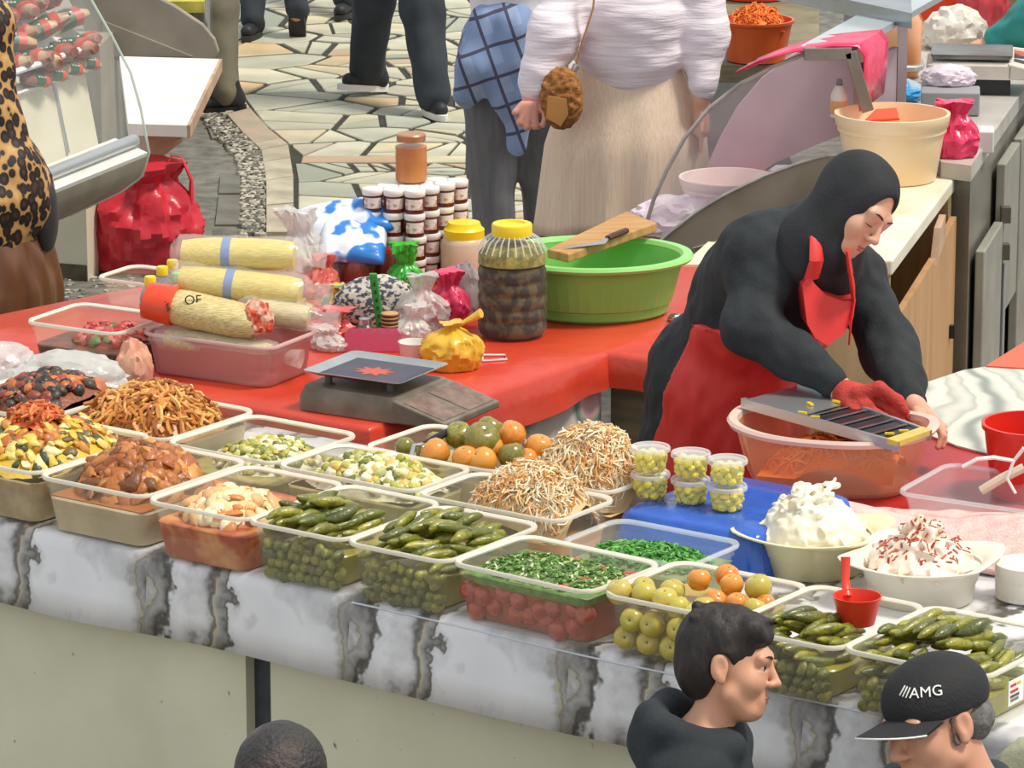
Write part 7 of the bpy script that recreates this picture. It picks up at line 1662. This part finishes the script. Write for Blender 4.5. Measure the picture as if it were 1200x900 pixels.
w10 = body_root(wsk, 'person', .006, 'woman in pale blouse and beige ribbed skirt with a straw bag')
add_face(w10, frame(nk10 + Vector((0, .03, .19)), f10, (0, 0, 1), 1.0)); hz = SDF(); hl = SDF(); hl.ell((0, -.018, .046), (.083, .100, .088), k=.02); hl.ell((0, -.05, -.03), (.078, .062, .10), k=.03); hl.ell((0, .10, -.012), (.066, .055, .07), k=.01, op='sub'); hz.xf(frame(nk10 + Vector((0, .03, .19)), f10, (0, 0, 1), 1.0), hl); hz.mesh('hair', 'brown_hair', .008, parent=w10)
b = MB(); n = 56; rws = []
for t in np.linspace(0, 1, 16):
    c = Q(735 + 3 * t, 78, 14.4); z = c.z - t * .515; w_ = .185 + .06 * min(1, t * 2.2) + .05 * t; d_ = .135 + .05 * min(1, t * 2) + .02 * t; cx = c.x - .02 * t
    rws.append([(cx + w_ * (1 + .05 * t * math.sin(k * .9 + 2)) * math.cos(2 * math.pi * k / n), 14.4 + d_ * (1 + .08 * t * math.sin(k * 1.3)) * math.sin(2 * math.pi * k / n), z - .06 * t * max(0, -math.cos(2 * math.pi * k / n)) * .6 + .03 * t * math.cos(2 * math.pi * k / n)) for k in range(n)])
b.rings(rws, (True, False)); so_ = b.build('skirt', 'knit_skirt', w10, world=True); so_.modifiers.new('t', 'SOLIDIFY').thickness = .004
bl_ = SDF(); bl_.path([Q(738, 66, 14.4), Q(742, 10, 14.4), nk10 - Vector((0, 0, .03))], [.175, .185, .09], .06); bl_.ell(Q(738, 62, 14.4), (.205, .165, .05), k=.05)
bl_.cap(nk10 - Vector((.16, 0, .07)), nk10 - Vector((-.16, 0, .07)), .09, .09, .05)
bl_.path([nk10 + Vector((-.17, 0, -.07)), aL[0], aL[1], Q(632, 92, 14.22), Q(626, 108, 14.2)], [.085, .085, .085, .065, .036], .05); bl_.path([nk10 + Vector((.17, 0, -.07)), aR[0], aR[1], Q(824, 100, 14.3)], [.085, .085, .07, .05], .05)
bl_.mesh('blouse', 'blouse', .007, parent=w10, smooth=2, disp=wrinkle(16, .006, (.6, .6, 2)))
# straw bag on its strap
bgq = Q(658, 115, 14.14); bag = empty('straw_bag', bgq - Vector((0, 0, .1)), 0, 'small brown woven straw bag hanging on a tan strap', 'bag')
mat('straw', '#b0783e', .8, '#8a5528', scale=46, bump=1.0, bscale=60); mat('tan_leather', '#c9924e', .5, '#b88040', scale=6)
s1 = SDF(); s1.ell(bgq + Vector((0, 0, .0)), (.072, .045, .108), k=.01); s1.mesh('body', 'straw', .006, parent=bag, disp=wrinkle(60, .008))
b = MB(); fp = [(642, 112), (664, 116), (666, 134), (657, 148), (640, 138)]; q_ = [Q(x, y, 14.088) for x, y in fp]; b.slab(q_[::1], .006); b.build('flap', 'tan_leather', bag, world=True, smooth=False)
MB().tube([Q(674, 82, 14.2), Q(682, 50, 14.2), Q(695, 10, 14.18), Q(700, -40, 14.2)], .012, 8, flat=.3).build('strap', 'tan_leather', bag, world=True)
MB().tube([Q(670, 88, 14.18), Q(676, 76, 14.18)], .012, 8).build('buckle', 'alu', bag, world=True)
# person in leopard print coat at the left edge
lp = bpy.data.materials.new('leopard'); MATS['leopard'] = lp; lp.use_nodes = True; nt = lp.node_tree; N = nt.nodes; L = nt.links
tc = N.new('ShaderNodeTexCoord'); mp = N.new('ShaderNodeMapping'); mp.inputs['Scale'].default_value = (1, 1, .75); L.new(tc.outputs['Object'], mp.inputs[0]); vo = N.new('ShaderNodeTexVoronoi'); vo.inputs['Scale'].default_value = 36; L.new(mp.outputs[0], vo.inputs[0]); r = N.new('ShaderNodeValToRGB'); els = r.color_ramp.elements
for i, (p, c) in enumerate([(0, '#5a3a24'), (.25, '#3a2618'), (.36, '#1e1410'), (.56, '#1e1410'), (.62, '#b88a4e'), (1, '#d2a866')]):
    if i > 1: els.new(p)
    els[i].position = p; els[i].color = (*lin(c), 1)
L.new(vo.outputs['Distance'], r.inputs[0]); L.new(r.outputs[0], N['Principled BSDF'].inputs['Base Color']); N['Principled BSDF'].inputs['Roughness'].default_value = .6
lc = Q(-66, 200, 13.3); ls = SDF(); tpz = 1.62
ls.path([Vector((lc.x, lc.y, .9)), Vector((lc.x, lc.y, 1.2)), Vector((lc.x, lc.y, 1.42))], [.14, .14, .06], .05, SKIN); ls.xf(frame(Vector((lc.x, lc.y + .03, 1.60)), (.3, .95, 0), (0, 0, 1), 1.0), head_sdf(SKIN))
for s in (-1, 1):
    ls.path([Vector((lc.x + s * .08, lc.y, .9)), Vector((lc.x + s * .08, lc.y, .06))], [.1, .04], .03, SKIN); ls.cap((lc.x + s * .08, lc.y - .04, .03), (lc.x + s * .08, lc.y + .13, .03), .04, .03, .02, '#2a2a2c')
    wr = Vector((lc.x + s * .19, lc.y + .10, .90)); ls.path([Vector((lc.x + s * .14, lc.y, 1.36)), Vector((lc.x + s * .17, lc.y + .04, 1.1)), wr], [.05, .042, .028], .03, SKIN); ls.cap(wr, wr - Vector((0, 0, .07)), .026, .03, .02, SKIN)
    for k in range(4): q = wr - Vector((0, 0, .08)) + Vector((0, (k - 1.5) * .015, 0)); ls.cap(q, q - Vector((0, 0, .07)), .009, .007, .003, SKIN)
    ls.cap(wr + Vector((0, .02, -.03)), wr + Vector((0, .04, -.09)), .011, .008, .004, SKIN)
leo = body_root(ls, 'person', .009, 'person in a leopard print coat over a brown satin skirt')
add_face(leo, frame(Vector((lc.x, lc.y + .03, 1.60)), (.3, .95, 0), (0, 0, 1), 1.0)); hz = SDF(); hl = SDF(); hl.ell((0, -.018, .046), (.083, .100, .088), k=.02); hl.ell((0, -.05, -.03), (.078, .062, .10), k=.03); hl.ell((0, .10, -.012), (.066, .055, .07), k=.01, op='sub'); hz.xf(frame(Vector((lc.x, lc.y + .03, 1.60)), (.3, .95, 0), (0, 0, 1), 1.0), hl); hz.mesh('hair', 'brown_hair', .008, parent=leo)
co = SDF(); co.path([Vector((lc.x, lc.y, 1.38)), Vector((lc.x, lc.y, 1.1)), Vector((lc.x + .06, lc.y, .80))], [.10, .19, .29], .06)
co.cap((lc.x - .16, lc.y, 1.36), (lc.x + .14, lc.y, 1.36), .08, .08, .05); co.path([Vector((lc.x + .15, lc.y, 1.34)), Q(-6, 130, 13.25), Q(16, 200, 13.2), Q(30, 240, 13.2)], [.08, .075, .07, .055], .05); co.path([Vector((lc.x - .16, lc.y, 1.34)), Vector((lc.x - .24, lc.y, 1.1)), Vector((lc.x - .25, lc.y, .9))], [.08, .07, .06], .05)
co.mesh('coat', lp, .009, parent=leo, smooth=2, disp=wrinkle(10, .012))
sk_ = SDF(); sk_.path([Vector((lc.x + .02, lc.y, .82)), Vector((lc.x + .06, lc.y, .5)), Vector((lc.x + .06, lc.y, .15))], [.24, .295, .305], .05); sk_.mesh('skirt', mat('satin_brown', '#6f472b', .32, '#5e3c25', scale=5, stretch=(2, 2, .5), ramp=(.35, .65)), .009, parent=leo, smooth=2, disp=wrinkle(16, .02, (1.4, 1.4, .15)))
sb = SDF(); sb.ell(Q(52, 252, 13.28), (.045, .09, .13), k=.02); tag(sb.mesh('shoulder_bag', mat('dark_leather', '#2c2a2c', .5, '#3a3838', scale=8), .008), 'soft black handbag against the leopard print coat', 'bag')
# person in teal resting a hand on the counter
tl = SDF(); tw_ = P(1150, 66, zm) + Vector((0, 0, .025)); el_ = Q(1212, 25, tw_.y - .05); c11 = Vector((el_.x + .35, el_.y + .35, .95)); HT = '#dba184'
tl.path([c11, c11 + Vector((0, 0, .3)), c11 + Vector((0, 0, .48))], [.13, .13, .06], .05, HT); tl.xf(frame(c11 + Vector((-.02, -.02, .66)), (-.8, -.5, 0), (0, 0, 1), 1.0), head_sdf(HT))
tl.path([c11 + Vector((-.15, -.1, .4)), el_, tw_ + Vector((.05, 0, .02))], [.05, .042, .028], .03, HT)
for s in (-1, 1): tl.path([c11 + Vector((s * .08, 0, 0)), Vector((c11.x + s * .08, c11.y, .06))], [.1, .04], .03, HT); tl.cap((c11.x + s * .08, c11.y + .04, .03), (c11.x + s * .08, c11.y - .13, .03), .04, .03, .02, '#2a2a2c')
tl.path([c11 + Vector((.15, .05, .4)), c11 + Vector((.22, .05, .15)), c11 + Vector((.2, -.05, -.05))], [.05, .042, .03], .03, HT)
tl.cap(tw_ + Vector((.05, 0, .02)), tw_ + Vector((-.02, 0, .005)), .026, .026, .02, HT)
for k, (dx, dy) in enumerate(((-.10, -.045), (-.115, -.02), (-.115, .005), (-.10, .03))): tl.path([tw_ + Vector((-.02, -.02 + k * .014, .004)), tw_ + Vector((dx * .6, dy, .006)), tw_ + Vector((dx, dy, -.004))], [.011, .010, .008], .004, HT)
tl.path([tw_ + Vector((.02, -.02, 0)), tw_ + Vector((-.01, -.055, -.004)), tw_ + Vector((-.035, -.07, -.008))], [.014, .011, .008], .005, HT)
te = body_root(tl, 'person', .0055, 'person in a teal sleeve resting a hand on the metal counter')
add_face(te, frame(c11 + Vector((-.02, -.02, .66)), (-.8, -.5, 0), (0, 0, 1), 1.0)); hz = SDF(); hl = SDF(); hl.ell((0, -.018, .046), (.083, .100, .088), k=.02); hl.ell((0, -.05, -.03), (.078, .062, .10), k=.03); hl.ell((0, .10, -.012), (.066, .055, .07), k=.01, op='sub'); hz.xf(frame(c11 + Vector((-.02, -.02, .66)), (-.8, -.5, 0), (0, 0, 1), 1.0), hl); hz.mesh('hair', 'brown_hair', .008, parent=te)
ts = SDF(); ts.path([c11 + Vector((-.15, -.1, .4)), el_, tw_.lerp(el_, .22) + Vector((.02, 0, .02))], [.085, .075, .05], .05); ts.mesh('teal_sleeve', mat('teal', '#1f9a94', .5, '#157a76', scale=6), .007, parent=te, smooth=2, disp=wrinkle(18, .012))
ts = SDF(); ts.path([c11 + Vector((0, 0, .44)), c11 + Vector((0, 0, .2)), Vector((c11.x, c11.y, .15))], [.09, .18, .17], .05); ts.cap(c11 + Vector((-.15, -.1, .4)), c11 + Vector((.15, .05, .4)), .08, .08, .05); ts.path([c11 + Vector((.15, .05, .4)), c11 + Vector((.22, .05, .15)), c11 + Vector((.2, -.05, -.02))], [.08, .065, .05], .05); ts.mesh('dark_robe', 'tee_dark', .010, parent=te, smooth=2, disp=wrinkle(12, .008))
